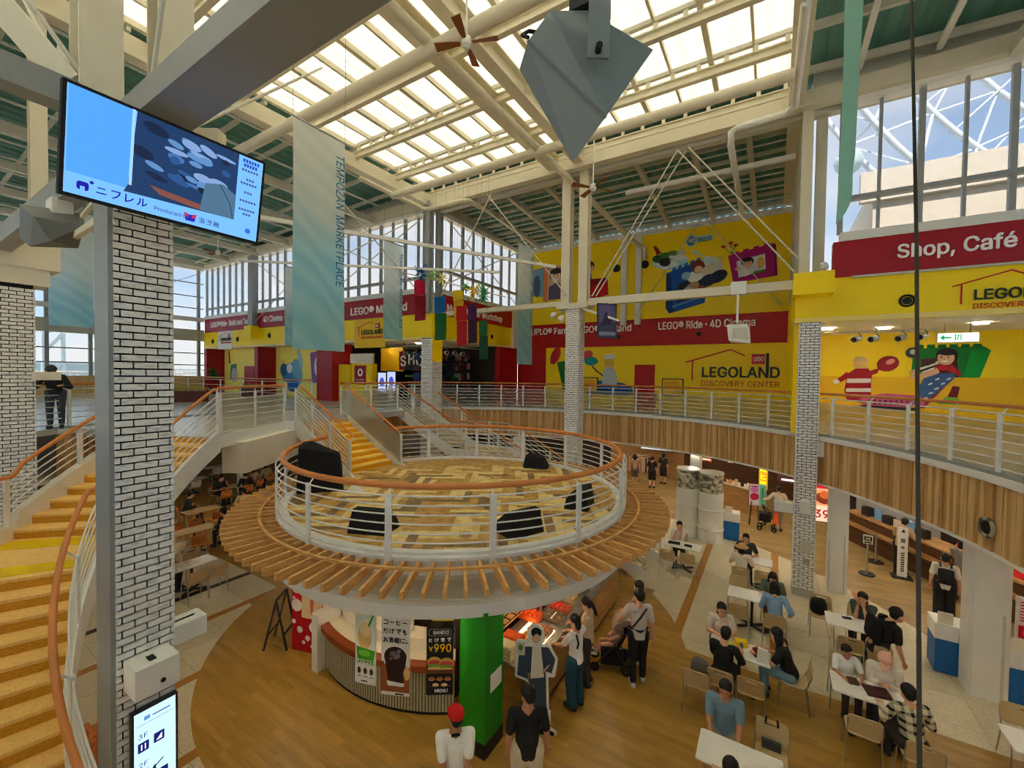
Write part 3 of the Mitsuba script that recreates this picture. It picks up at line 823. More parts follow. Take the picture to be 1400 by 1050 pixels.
# ================================================================ railings
def railing(k, pts, H=1.05, nr=6, post_at=None, step=1.5, panel=True, inward=None, hand=True, post=0.07, panel_h=(0.06, 0.86), rod_r=0.012, hand_r=0.034):
    """pts: dense polyline of the foot line; adds handrail, rods, posts and a clear panel as parts of k"""
    p = np.asarray(pts, float)
    seg = np.r_[0, np.cumsum(np.linalg.norm(np.diff(p, axis=0), axis=1))]
    at = lambda s: np.array([np.interp(s, seg, p[:, i]) for i in range(3)])
    L = seg[-1]
    off = np.zeros((len(p), 3)) if inward is None else inward(p)
    up = np.array([0, 0, 1.0])
    if hand:
        part(k, 'handrail', MB().tube(p + off * 0.12 + up * H, hand_r, 10), 'rail_wood', True, label='orange-brown timber handrail')
    for r in range(nr):
        part(k, 'rod', MB().tube(p + up * (0.1 + r * (H - 0.22) / (nr - 1)), rod_r, 5), 'white_paint', True)
    if post_at is None:
        n = max(1, int(round(L / step)))
        post_at = [L * i / n for i in range(n + 1)]
    for j, s in enumerate(post_at):
        q = at(s)
        t = at(min(s + 0.05, L)) - at(max(s - 0.05, 0))
        t[2] = 0
        t /= np.linalg.norm(t)
        n_ = np.array([-t[1], t[0], 0])
        mb = MB().bar(q - up * 0.22, q + up * (H - 0.1), 0.035, post, t)
        mb.bar(q + up * (H - 0.14), q + up * H + (np.array([np.interp(s, seg, off[:, i]) for i in range(3)]) * 0.12), 0.016, 0.016, t)
        part(k, 'post', mb, 'white_paint')
    if panel:
        o = off * 0.05
        a_, b_ = p + o + up * panel_h[0], p + o + up * panel_h[1]
        i = np.arange(len(p) - 1)
        n = len(p)
        part(k, 'panel', (np.vstack([a_, b_]), np.vstack([np.stack([i, i + 1, i + 1 + n], -1), np.stack([i, i + 1 + n, i + n], -1)])), 'acrylic', label='clear plastic panel behind the rods')


def arc(c, r, a0, a1, z, n=None):
    n = n or max(4, int(abs(a1 - a0) / 1.5))
    return [polar(c, r, a, z) for a in np.linspace(a0, a1, n + 1)]


def radial(c, sgn):
    def fn(p):
        d = p - np.array([c[0], c[1], 0])
        d[:, 2] = 0
        return sgn * d / np.linalg.norm(d, axis=1, keepdims=True)
    return fn


k = thing('gallery_railing', 'white curved railing with orange-brown handrail along the gallery above the timber slats', 'railing')
rr = RR + 0.02
da = math.degrees(2.05 / RR)
railing(k, arc(CR, rr, 3, 141, ZF), 1.1, 7, post_at=[rr * math.radians(8.2 + i * da / 2 - 3) for i in range(0, 23)], inward=radial(CR, 1), rod_r=.015)
k = thing('gallery_railing', 'white railing at the left end of the gallery beside the brick column', 'railing')
railing(k, arc(CR, rr, 199, 236, ZF), 1.1, 7, step=1.2, inward=radial(CR, 1), panel=False)
k = thing('gallery_railing', 'distant railing with wooden handrail in front of the left shop fronts', 'railing')
railing(k, [(-33, 11.6, ZF), (-27, 11.6, ZF), (-18.5, 11.9, ZF)], 1.1, 4, step=2.0, panel=False)

# ================================================================ round stage
st = thing('round_stage', 'round raised stage with a zigzag timber-look floor', 'stage')
part(st, 'platform', MB().disc(C0, 3.72, 2.72, 3.018, 72), 'white_paint')
part(st, 'kerb', MB().ring(C0, 3.66, 3.78, 2.8, 3.1, 0, 360, 90), 'white_paint', label='white steel kerb')
part(st, 'bottom_rail', MB().ring(C0, 3.78, 3.86, 3.0, 3.05, 0, 360, 90), 'white_paint')
pl = []
circ = Point(*C0).buffer(3.655, 64)
wd, ln = 0.17, 0.85
ang0 = 12
for i in range(-30, 30):
    for j in range(-12, 12):
        for o in (0, 1):
            # herringbone: pairs of boards at right angles
            x = i * wd + j * ln
            y = i * wd - j * ln
            g = sbox(x, y, x + ln, y + wd) if o == 0 else sbox(x, y + wd, x + wd, y + wd + ln)
            g = affinity.translate(affinity.rotate(g, -58, origin=(0, 0)), *C0)
            g = g.buffer(-0.002, join_style=2).intersection(circ)
            if g.area > 0.004:
                pl.append((math.hypot(g.centroid.x, g.centroid.y), g, (i + 3 * o + j * 2)))
pl.sort(key=lambda t: t[0])
rest = MB()
for q, (d, g, s) in enumerate(pl):
    m = ('plank_pale', 'plank_mid', 'plank_dark', 'plank_mid', 'plank_pale')[rng.integers(5)]
    if q < 290:
        part(st, 'plank', MB().prism(g, 3.015, 3.03), m)
    else:
        rest.prism(g, 3.015, 3.03)
if rest.v:
    part(st, 'plank_rest', rest, 'plank_mid', kind='stuff')
k = thing('stage_railing', 'white round railing with orange-brown handrail round the stage', 'railing')
a0, a1 = -163.0, 163.5
pa = [3.86 * math.radians(-43.6 + 23.45 * i - a0) for i in range(-5, 9)]
railing(k, arc(C0, 3.86, a0, a1, ZS), 1.06, 7, post_at=pa, inward=radial(C0, -1), panel=False, hand=False, rod_r=0.014, post=0.1)
hp = [polar(C0, 3.74, a, ZS + 1.06) for a in np.linspace(a0, a1, 160)]
part(k, 'handrail', MB().tube(hp, 0.05, 12), 'rail_wood', True, label='thick orange-brown handrail')

pg = thing('pergola', 'ring of radiating timber boards round the foot of the stage', 'pergola')
for i in range(108):
    a = i * 360 / 108
    c, s = math.cos(math.radians(a)), math.sin(math.radians(a))
    P = lambda r, z: np.array([C0[0] + r * c, C0[1] + r * s, z])
    mb = MB()
    t = np.array([-s, c, 0]) * 0.022
    prof = [P(3.79, 2.86), P(4.66, 2.86), P(4.75, 2.90), P(4.75, 3.0), P(3.79, 3.0)]
    v = np.vstack([[q - t for q in prof], [q + t for q in prof]])
    f = [(0, 1, 2), (0, 2, 3), (0, 3, 4), (5, 7, 6), (5, 8, 7), (5, 9, 8)]
    for u in range(5):
        w_ = (u + 1) % 5
        f += [(u, w_, w_ + 5)[::-1], (u, w_ + 5, u + 5)[::-1]]
    part(pg, 'board', mb.add(v, f), 'pergola_wood')
part(pg, 'hoop', MB().ring(C0, 4.11, 4.16, 2.99, 3.03, 0, 360, 120), 'pergola_wood', label='thin curved hoop over the boards')

# ================================================================ stairs
def stair_flight(k, x_top, x_bot, y0, y1, z_top, z_bot, n, tread_m, riser_m):
    r = (z_top - z_bot) / n
    t = (x_bot - x_top) / n
    for i in range(n):
        z = z_top - i * r
        xa = x_top + i * t
        if i:
            part(k, 'tread', MB().box(xa - t, xa + 0.015, y0, y1, z - 0.035, z), tread_m)
        part(k, 'riser', MB().box(xa - 0.02, xa, y0, y1, z - r, z - 0.03), riser_m)


k = thing('stage_stairs', 'straight yellow stairs from the landing down to the stage', 'stairs')
stair_flight(k, -11.95, -9.55, 7.28, 8.92, ZF, ZS, 9, 'stage_tread', 'stage_riser')
for y in (7.2, 9.0):
    part(k, 'stringer', MB().bar((-12.05, y, 4.2), (-9.4, y, 2.83), 0.07, 0.42), 'white_paint')
pts = [np.array([x, y, 0]) for x, y in ((0, 0),)]
for y, s in ((7.2, 1), (9.0, -1)):
    rk = thing('stair_railing', 'sloping white railing on the ' + ('near' if s > 0 else 'far') + ' side of the yellow stage stairs', 'railing')
    railing(rk, [(x, y, 4.36 - (x + 11.95) * 0.53) for x in np.linspace(-12.0, -9.5, 8)], 1.0, 8, step=1.0, inward=lambda p, s=s: np.tile([0, s, 0.0], (len(p), 1)))

# landing between the main stairs, the stage stairs and the gallery
SC, RI, RO = np.array([-5.39, 6.81]), 5.65, 7.46
TOPA = 204.0
P1, P2 = polar(SC, RI, TOPA), polar(SC, RO, TOPA)
lp = Polygon([P1, P2, polar(CR, 9.95, 206), polar(CR, 9.95, 196), polar(CR, 9.95, 186), polar(CR, 9.95, 176), polar(CR, 9.95, 166), polar(CR, 9.95, 150), (-12.6, 12.2), (-12.6, 9.1), (-11.95, 9.1), (-11.95, 7.15), (-12.1, 6.9)])
k = thing('landing', 'stair landing slab with a cream beam under it', 'landing')
part(k, 'slab', MB().prism(lp, 4.1, 4.3), 'upper_floor')
part(k, 'edge_trim', MB().bar((*P1, 4.2), (-12.1, 6.9, 4.2), 0.08, 0.3).bar((-12.1, 6.9, 4.2), (-11.95, 7.15, 4.2), 0.08, 0.3), 'white_paint')
bp = LineString([(-10.9, 5.0), (-12.25, 7.2), (-12.2, 9.0)]).buffer(0.28, cap_style=2, join_style=2)
part(k, 'beam', MB().prism(bp, 3.35, 4.1), 'ceiling_white', label='cream beam under the landing')
k = thing('landing_railing', 'white railing along the front edge of the landing', 'railing')
railing(k, [(*(np.array(P1) + (np.array([-12.1, 6.9]) - P1) * u), ZF) for u in np.linspace(0, 1, 6)], 1.1, 7, step=1.3, panel=True)
k = thing('landing_railing', 'white railing along the far edge of the landing', 'railing')
railing(k, [(-12.1, 9.15, ZF), (-13.2, 9.6, ZF), (-12.9, 12.0, ZF)], 1.1, 7, step=1.2)

# main stairs: a curved flight with one landing
k = thing('main_stairs', 'wide curved stairs with ochre treads and yellow tactile strips coming up from the lower left', 'stairs')
rz = 0.15


def nose_angle(i):      # i = 0 is the top edge at the landing, counting down
    return TOPA + 2.62 * i if i <= 8 else TOPA + 2.62 * 8 + (i - 9) * 2.8 + 14.6


def sector(r0, r1, a, b, n=4):
    return Polygon(list(arc(SC, r1, a, b, 0, n))[:] + list(arc(SC, r0, b, a, 0, n))) if False else Polygon([(q[0], q[1]) for q in arc(SC, r1, a, b, 0, n)] + [(q[0], q[1]) for q in arc(SC, r0, b, a, 0, n)])


nst = 28
for i in range(1, nst + 1):
    z = ZF - i * rz
    a, b = nose_angle(i - 1), nose_angle(i)
    if z < 0.05:
        break
    part(k, 'tread', MB().prism(sector(RI, RO, a, b + 0.25, 8 if i == 9 else 4), z - 0.04, z), 'stair_tread')
    part(k, 'riser', MB().prism(sector(RI, RO, a - 0.02, a + 0.22), z, z + rz - 0.035), 'stair_riser')
zl = ZF - 8 * rz - rz
aL0, aL1 = nose_angle(8), nose_angle(9)
for u0, u1 in ((aL0 + 1.0, aL0 + 4.2), (aL1 - 4.0, aL1 - 0.9)):
    part(k, 'tactile_strip', MB().prism(sector(RI + 0.12, RO - 0.05, u0, u1, 5), zl, zl + 0.006), 'tactile', label='yellow tactile strip')
zs_of = lambda a: ZF - (a - TOPA) / 2.62 * rz if a < aL0 else (zl if a < aL1 else zl - (a - aL1) / 2.8 * rz)
aend = nose_angle(nst)
part(k, 'outer_stringer', MB().ring(SC, RO - 0.02, RO + 0.09, lambda a: max(zs_of(a) - 0.3, 0), lambda a: zs_of(a) + 0.24, TOPA, aend, 80), 'ceiling_white', label='cream outer side plate')
part(k, 'inner_stringer', MB().ring(SC, RI - 0.07, RI, lambda a: max(zs_of(a) - 0.32, 0), lambda a: zs_of(a) + 0.16, TOPA, aend, 80), 'white_paint', label='white inner side plate')
for nm, R_, sg, lab, pn in (('outer', RO + 0.03, -1, 'white railing on the outer side of the curved main stairs', False), ('inner', RI - 0.05, 1, 'white railing with a curling wooden handrail on the inner side of the main stairs', False)):
    rk = thing('stair_railing', lab, 'railing')
    pts = [polar(SC, R_, a, zs_of(a) + 0.2) for a in np.linspace(TOPA, aend, 70)]
    railing(rk, pts, 0.88, 6, step=1.55, panel=pn, inward=radial(SC, sg), post=0.09)

# back stairs behind the stage
k = thing('back_stairs', 'stairs behind the stage leading down from the gallery', 'stairs')
part(k, 'bridge', MB().box(-15.0, -12.95, 12.15, 13.6, 4.12, 4.3), 'upper_floor')
stair_flight(k, -12.95, -10.2, 12.2, 13.55, ZF, 2.95, 9, 'chair_beige', 'shade_steel')
part(k, 'mid_landing', MB().box(-10.22, -8.6, 12.2, 13.55, 2.82, 2.95), 'chair_beige')
stair_flight(k, -8.6, -2.9, 12.2, 13.55, 2.95, 0.0, 19, 'chair_beige', 'shade_steel')
for y in (12.15, 13.6):
    part(k, 'stringer', MB().bar((-13.0, y, 4.22), (-10.2, y, 2.85), 0.07, 0.36).bar((-10.25, y, 2.87), (-8.55, y, 2.87), 0.07, 0.3).bar((-8.6, y, 2.87), (-2.9, y, 0.0), 0.07, 0.36), 'white_paint')
    rk = thing('stair_railing', 'railing on the ' + ('near' if y < 13 else 'far') + ' side of the stairs behind the stage', 'railing')
    railing(rk, [(-15, y, 4.3), (-13.0, y, 4.35), (-10.2, y, 3.0), (-8.6, y, 3.0), (-2.9, y, 0.06)], 1.05, 7, step=1.5, panel=False)
# ================================================================ kiosk under the stage
k = thing('kiosk', 'round food kiosk under the stage with a ribbed counter and a white canopy ring', 'kiosk')
part(k, 'canopy', MB().ring(C0, 1.0, 3.9, 2.22, 2.34, 0, 360, 90), 'ceiling_white', label='white canopy ring')
part(k, 'canopy_edge', MB().ring(C0, 3.84, 3.94, 2.17, 2.37, 0, 360, 90), 'white_paint', label='white canopy edge')
part(k, 'drum', MB().ring(C0, 3.0, 3.1, 2.3, 2.85, 0, 360, 60), 'ceiling_white')
part(k, 'core', MB().disc(C0, 1.25, 0, 2.3, 28), 'dark_shop', label='dark inner core')
part(k, 'counter_wall', MB().ring(C0, 2.98, 3.06, 0.06, 0.8, 214, 308, 60), 'kiosk_ribs', label='ribbed grey-green counter front')
part(k, 'counter_foot', MB().ring(C0, 2.98, 3.04, 0, 0.07, 214, 308, 60), 'black')
part(k, 'counter_rim', MB().ring(C0, 2.99, 3.15, 0.79, 0.9, 214, 308, 60), 'kiosk_wood', label='dark red-brown counter rim')
part(k, 'counter_top', MB().ring(C0, 2.3, 2.99, 0.84, 0.88, 214, 308, 60), 'ceiling_white')
part(k, 'led_strip', MB().ring(C0, 3.70, 3.74, 2.341, 2.36, 0, 360, 90), 'white_paint', emit=emitter((255, 226, 160), 3.5), label='warm light strip along the canopy')
part(k, 'back_ledge', MB().ring(C0, 2.35, 2.7, 0.3, 1.08, 214, 300, 40), 'ceiling_white', label='pale back counter')
part(k, 'back_wall', MB().ring(C0, 1.7, 1.76, 0, 2.2, 205, 300, 40), 'dark_shop')
part(k, 'rear_post', MB().box(-9.3, -9.1, 8.8, 9.0, 0, 2.3).box(-4.2, -4.0, 10.2, 10.4, 0, 2.3), 'white_paint')
gp = part(k, 'green_pillar', MB().box(-4.04, -3.55, 5.08, 5.56, 0.22, 2.22), 'green_paint', label='bright green square pillar')
part(gp, 'foot', MB().box(-4.05, -3.54, 5.07, 5.57, 0, 0.22), 'black')
part(gp, 'notice', MB().box(-3.545, -3.535, 5.2, 5.5, 0.95, 1.22), 'table_white', label='white notice')
for a in (-100, -66, -57, -120, -30, 0, 20):
    part(k, 'spot_lamp', MB().disc(polar(C0, 3.68, a), 0.06, 2.195, 2.222, 12), 'white_paint', emit=emitter((255, 236, 200), 30.0))
for a, r in ((-40, 2.2), (-15, 2.4), (10, 2.4), (-70, 2.3), (-100, 2.3)):
    part(k, 'ceiling_lamp', MB().disc(polar(C0, r, a), 0.12, 2.195, 2.222, 12), 'white_paint', emit=emitter((255, 220, 170), 7.0))
# things on the back counter
for a, r, h, c, lab in ((246, 2.5, .2, (226, 220, 206), 'stack of white paper cups'), (252, 2.52, .13, (160, 120, 80), 'brown box'), (259, 2.5, .3, (60, 58, 60), 'black machine'), (288, 2.5, .36, (228, 224, 214), 'white jug')):
    kk = thing('kiosk_item', lab + ' on the kiosk back counter', 'container')
    q = polar(C0, r, a)
    whole(kk, MB().disc(q, .08, 1.08, 1.08 + h * .8, 14, .09).disc(q, .06, 1.08 + h * .8, 1.08 + h, 14, .04), colmat(c), True)
for i, a in enumerate((239, 242, 245)):
    kk = thing('paper_stack', ('left', 'middle', 'right')[i] + ' stack of folded papers at the left end of the kiosk back counter', 'paper', 'paper stacks in the kiosk')
    q = polar(C0, 2.5 + .04 * i, a)
    whole(kk, MB().mesh(trimesh.creation.box((.16, .1, .14), trimesh.transformations.rotation_matrix(i * .5, (0, 0, 1))), ((q[0], q[1], 1.15), np.eye(3))), colmat((222, 214, 196)))
for i in range(3):
    kk = thing('menu_board', ('orange lit menu picture above the kiosk counter beside the green pillar', 'dark menu board inside the kiosk between the banners', 'grey equipment panel inside the kiosk')[i], 'menu')
    a = (303, 291, 284)[i]
    q = polar(C0, (2.6, 2.2, 2.1)[i], a)
    t = np.array([-math.sin(math.radians(a)), math.cos(math.radians(a)), 0])
    whole(kk, MB().bar((*(q - t[:2] * .22), 1.85), (*(q + t[:2] * .22), 1.85), 0.03, (.5, .6, .8)[i]), colmat(((214, 110, 30), (30, 26, 24), (120, 104, 84))[i]))


def hang(name, label, cat, a, r, w, z0, z1, draw, lean=0.0):
    """a printed sheet hung from the canopy, facing outward"""
    kk = thing(name, label, cat)
    q = polar(C0, r, a)
    n = np.array([math.cos(math.radians(a)), math.sin(math.radians(a)), 0])
    ex = np.array([-n[1], n[0], 0])
    M = frame((*(q - ex[:2] * w / 2), z0), ex, (0, 0, 1))
    part(kk, 'sheet', MB().prism(sbox(0, 0, w, z1 - z0), -0.012, 0.0, M), 'table_white')
    part(kk, 'rail', MB().prism(sbox(-.01, z1 - z0, w + .01, z1 - z0 + .02), -0.015, 0.004, M), 'chrome')
    P = Print(M)
    draw(P, w, z1 - z0)
    part(kk, 'print', P.mb, 'print', label='printed picture')
    return kk


def d_green(P, w, h):
    P.a(sbox(0, .3, w, h), (214, 222, 206))
    P.a(ell(w * .5, h * .55, w * .46, h * .3), (232, 236, 226)).a(ell(w * .45, h * .62, w * .34, h * .17), (222, 186, 116)).a(ell(w * .5, h * .72, w * .3, h * .1), (236, 214, 164))
    P.a([(0.02, h * .48), (w * .98, h * .45), (w * .85, h * .26), (w * .12, h * .27)], (70, 168, 32)).a(ell(w * .45, h * .4, w * .3, .05), (120, 200, 60))
    P.a([(w * .66, h * .74), (w * .98, h * .95), (w * .98, h * .99), (w * .62, h * .78)], (40, 150, 40))
    P.a(sbox(0, 0, w, h * .25), (240, 240, 236))
    for i in range(3):
        P.a(ell(w * (.2 + .3 * i), h * .17, .03, .05), (70, 50, 44)).a(sbox(w * (.12 + .3 * i), h * .09, w * (.3 + .3 * i), h * .1), (120, 120, 120))
    P.a(sbox(w * .3, h * .03, w * .6, h * .045), (60, 40, 40)).t('*0123', .03, h * .27, .06, (240, 246, 230))


def d_coffee(P, w, h):
    P.a(sbox(0, 0, w, h), (226, 222, 214)).a([(0, 0.05), (w, 0.05), (w, h * .34), (0, h * .4)], (150, 82, 40))
    P.a(ell(w * .5, h * .45, w * .44, h * .15), (244, 240, 236)).a(ell(w * .5, h * .46, w * .4, h * .125), (36, 22, 22))
    P.a([(w * .12, h * .45), (w * .88, h * .43), (w * .78, h * .14), (w * .26, h * .14)], (44, 22, 20)).a([(w * .2, h * .17), (w * .82, h * .15), (w * .8, h * .11), (w * .24, h * .11)], (236, 232, 228))
    for x, y, r in ((.4, .5, .05), (.55, .47, .06), (.62, .53, .04), (.35, .44, .03)):
        P.a(ell(w * x, h * y, r, r * .7, 30), (120, 104, 108))
    P.a(ell(w * .9, h * .27, .05, .1), (214, 170, 110)).a(sbox(0, 0, w, .05), (236, 232, 226)).a(sbox(w * .5, .01, w * .8, .035), (60, 30, 26))
    s = .082
    for r, row in enumerate((['ko', 'bar', 'hi', 'bar'], ['da', 'ke', 'de', 'mo'], ['o', 'kanji1', 'kanji2', 'ni_h', 'maru'])):
        for c, g in enumerate(row):
            P.a(kana(g, .03 + c * .1 * (0.9 if r == 2 else 1), h - .2 - r * .135, s, .15), (26, 24, 24))


def d_black(P, w, h):
    P.a(sbox(0, 0, w, h), (24, 21, 22)).a(sbox(.08, h - .1, w, h), (236, 190, 30)).a([(.05, h - .12), (.3, h - .1), (.2, h - .2), (.05, h - .24)], (60, 44, 30))
    P.a(rrect(.03, h - .33, w - .03, h - .22, .03), (130, 128, 128)).a(rrect(.04, h - .32, w - .04, h - .23, .03), (30, 26, 26)).t('SANDO', .09, h - .3, .05, (240, 240, 240))
    for c, g in enumerate(('hi', 'ke', 'kanji1', 'de')):
        P.a(kana(g, .03 + c * .09, h - .42, .065, .16), (244, 244, 240))
    P.t('990', .1, h - .57, .12, (244, 190, 30), True, w - .13).t('Y', .03, h - .56, .07, (244, 190, 30))
    P.a(sbox(.035, h - .535, .085, h - .53), (244, 190, 30))
    for x in (.12, .3):
        y = h - .72 - x * .1
        P.a(ell(x, y, .11, .09), (214, 160, 84)).a(ell(x, y - .01, .1, .05), (206, 70, 70)).a(ell(x, y - .05, .1, .035), (110, 160, 60)).a(ell(x, y - .09, .11, .03), (224, 180, 110))
    P.a(sbox(0, h - .9, w, h - .84), (110, 60, 34))
    for i in range(3):
        P.a(ell(.08 + .12 * i, h - .98, .05, .03), (204, 140, 80)).a(ell(.08 + .12 * i, h - .975, .045, .012), (170, 50, 40))
    for i in range(2):
        P.a(ell(.14 + .13 * i, h - 1.07, .05, .03), (212, 150, 88)).a(ell(.14 + .13 * i, h - 1.065, .045, .012), (240, 220, 180))
    P.a(sbox(.02, .14, w - .02, .142), (150, 150, 150)).t('MENU', .12, .05, .05, (240, 240, 240))


hang('banner_sign', 'green drink advertisement hanging at the kiosk', 'banner', -73.2, 3.78, 0.36, .98, 2.18, d_green)
hang('banner_sign', 'coffee advertisement with dark iced coffee hanging at the kiosk', 'banner', -65.5, 3.8, 0.45, .9, 2.18, d_coffee)
hang('banner_sign', 'black sandwich price advertisement hanging left of the green pillar', 'banner', -55.2, 3.82, 0.4, .95, 2.18, d_black)

# left side: polka dot panel with a picture, white end post, folding sign
k = thing('polka_dot_panel', 'red panel with white polka dots and an ice cream picture left of the kiosk', 'panel')
ex = np.array([.72, .2, 0])
ex /= np.linalg.norm(ex)
M = frame((-8.42, 4.98, 0), ex, (0, 0, 1))
w, h = .95, 1.55
part(k, 'board', MB().prism(sbox(0, 0, w, h), -.04, 0, M), 'red_wall')
P = Print(M)
P.a(sbox(0, .12, w, h), (176, 12, 30))
for x, y, r in ((.1, 1.3, .1), (.12, .95, .13), (.05, .6, .05), (.2, .45, .07), (.4, .3, .06), (.6, .42, .05), (.75, .25, .08), (.3, .2, .04), (.85, 1.1, .1), (.9, .7, .06), (.86, 1.4, .06), (.05, 1.1, .03), (.5, .15, .03), (.55, .55, .11)):
    P.a(Point(x, y).buffer(r, 8).intersection(sbox(0, .12, w, h)), (232, 226, 220))
P.a(sbox(.25, .72, .75, 1.5), (226, 200, 160)).a([(.44, 1.35), (.58, 1.35), (.53, .8), (.48, .8)], (190, 100, 70)).a(ell(.51, 1.36, .1, .08), (246, 238, 226))
part(k, 'print', P.mb, 'print', label='white dots and a picture')
k = thing('end_post', 'white end panel between the polka dot panel and the kiosk counter', 'panel')
whole(k, MB().box(-7.5, -7.32, 4.83, 5.35, 0, 1.12), 'white_paint')
k = thing('a_frame_sign', 'folding sign board standing on the brown floor left of the kiosk', 'sign')
for s, nm in ((-1, 'front_board'), (1, 'back_frame')):
    base = np.array([-8.8 + .2 * s, 4.95 + .13 * s, 0])
    tp = np.array([-8.78, 4.96, 1.05])
    e = np.array([-.6, .8, 0])
    mb = MB()
    for q in (-.24, .24):
        mb.bar(base + e * q, tp + e * q, .035, .03)
    mb.bar(base + e * -.24 + (tp - base) * .3, base + e * .24 + (tp - base) * .3, .03, .03).bar(tp - e * .24, tp + e * .24, .035, .03)
    part(k, nm, mb, 'dark_metal')
    if s < 0:
        part(k, 'face', MB().add([base + e * -.22 + (tp - base) * .28, base + e * .22 + (tp - base) * .28, tp + e * .22, tp - e * .22], [(0, 1, 2), (0, 2, 3)]), 'chair_beige')

# right side: straight display counter
k = thing('display_counter', 'long food counter with a glass screen on the right of the kiosk', 'counter')
part(k, 'front', MB().box(-3.34, -3.26, 5.9, 10.5, 0.1, .9), 'counter_wood', label='brown timber front')
part(k, 'foot', MB().box(-3.36, -3.3, 5.9, 10.5, 0, .1), 'black')
part(k, 'top', MB().box(-4.15, -3.24, 5.9, 10.5, .9, .95), 'steel_counter', label='steel top')
part(k, 'upper_shelf', MB().box(-3.55, -3.3, 8.2, 10.5, 1.25, 1.28), 'counter_wood')
part(k, 'screen', MB().box(-3.36, -3.355, 6.6, 10.4, .95, 1.35), 'glass', label='clear screen')
part(k, 'lit_tray_well', MB().box(-3.95, -3.4, 6.5, 7.15, .94, .965), 'white_paint', emit=emitter((255, 226, 160), 1.5), label='lit display well')
part(k, 'rear_shelf', MB().box(-4.9, -4.7, 5.8, 10.2, 0, 1.9), 'dark_shop')
ti = random.Random(3)
for i, (y, c, cat) in enumerate(((6.05, (232, 214, 180), 'tray'), (6.32, (216, 86, 30), 'tray'))):
    for j in range(7):
        kk = thing('food_tray', ('cream' if i == 0 else 'orange') + ' tray, ' + ('lowest', 'second from the bottom', 'third from the bottom', 'fourth', 'third from the top', 'second from the top', 'topmost')[j] + ' of its stack on the food counter', 'tray', ('cream' if i == 0 else 'orange') + ' tray stack')
        whole(kk, MB().mesh(trimesh.creation.box((.36, .24, .025)), ((-3.82, y, .965 + .032 * j), np.eye(3))).mesh(trimesh.creation.box((.33, .21, .012)), ((-3.82, y, .982 + .032 * j), np.eye(3))), colmat(c if j % 2 == 0 else tuple(int(v * .9) for v in c)))
tr = [(-3.62, 6.62, (206, 168, 110), .05, 'tray of wrapped rice cakes in the lit display'), (-3.62, 6.95, (176, 120, 70), .06, 'tray of skewers in the lit display'), (-4.0, 7.25, (222, 84, 24), .1, 'orange tub on the food counter'), (-3.6, 7.5, (110, 96, 80), .08, 'dark tray with food on the counter'), (-3.62, 7.85, (196, 60, 40), .07, 'tray of red fruit on the counter'), (-3.66, 8.3, (200, 180, 140), .08, 'pale boxes on the counter'), (-3.6, 8.75, (70, 60, 58), .1, 'dark machine on the counter'), (-3.6, 9.3, (230, 224, 214), .1, 'white boxes on the far end of the counter'), (-3.6, 9.8, (190, 120, 90), .1, 'brown packets at the far end of the counter')]
for x, y, c, h, lab in tr:
    kk = thing('counter_food', lab, 'food')
    part(kk, 'tray', MB().mesh(trimesh.creation.box((.42, .27, h)), ((x, y, .965 + h / 2), np.eye(3))), colmat(c))
    mb = MB()
    for i in range(12):
        mb.mesh(trimesh.creation.icosphere(1, .035), ((x - .15 + .1 * (i % 4), y - .09 + .09 * (i // 4), .965 + h + .012), np.eye(3)))
    part(kk, 'filling', mb, colmat(tuple(min(255, int(v * 1.12 + 14)) for v in c)), True, kind='stuff')
for i in range(4):
    kk = thing('sauce_bottle', ('nearest', 'second', 'third', 'farthest')[i] + ' small bottle in the row on the food counter', 'bottle', 'bottles on the food counter')
    whole(kk, MB().disc((-3.95 + .0 * i, 7.5 + .09 * i), .03, .95, 1.08, 10).disc((-3.95, 7.5 + .09 * i), .012, 1.08, 1.13, 8), colmat(((150, 40, 30), (220, 190, 150), (90, 40, 24), (150, 40, 30))[i]), True)
kk = thing('grid_rack', 'wire grid rack of snacks behind the tray stacks', 'rack')
part(kk, 'board', MB().box(-4.6, -4.1, 5.9, 7.1, 1.12, 1.15), 'food_brown')
mb = MB()
for i in range(7):
    mb.box(-4.6, -4.1, 5.9 + i * .2 - .008, 5.9 + i * .2 + .008, 1.15, 1.165)
for i in range(4):
    mb.box(-4.6 + i * .166 - .008, -4.6 + i * .166 + .008, 5.9, 7.1, 1.15, 1.165)
part(kk, 'grid', mb, 'dark_metal')

# life-size cut-out of a standing man (flat board), drawn as a plain generic figure
k = thing('cutout_figure', 'life-size flat cut-out of a man in a denim jacket beside the food counter', 'cutout')
n = np.array([.42, -.9, 0])
n /= np.linalg.norm(n)
ex = np.array([-n[1], n[0], 0])
up_ = np.array([0, 0, 1.0]) - n * .06
M = frame((-3.42, 5.78, .0), ex, up_ / np.linalg.norm(up_))
body = unary_union([ell(.3, 1.55, .1, .14), Polygon([(.1, 1.36), (.5, 1.38), (.62, 1.2), (.58, .95), (.47, .95), (.47, .86), (.2, .84), (.0, .9), (.02, 1.2)]), Polygon([(.2, .88), (.47, .88), (.5, .1), (.62, .04), (.6, .0), (.36, .0), (.3, .4), (.24, 0), (.08, 0), (.1, .06)]), sbox(-.0, 1.05, .14, 1.42)])
part(k, 'board', MB().prism(body.buffer(.04), -.02, 0, M), 'table_white')
P = Print(M)
P.a(body.intersection(sbox(-1, 0, 2, .9)), (62, 78, 96)).a([(.1, 1.36), (.5, 1.38), (.62, 1.2), (.56, .97), (.46, 1.0), (.47, .86), (.2, .84), (.0, .9), (.02, 1.2)], (58, 74, 96))
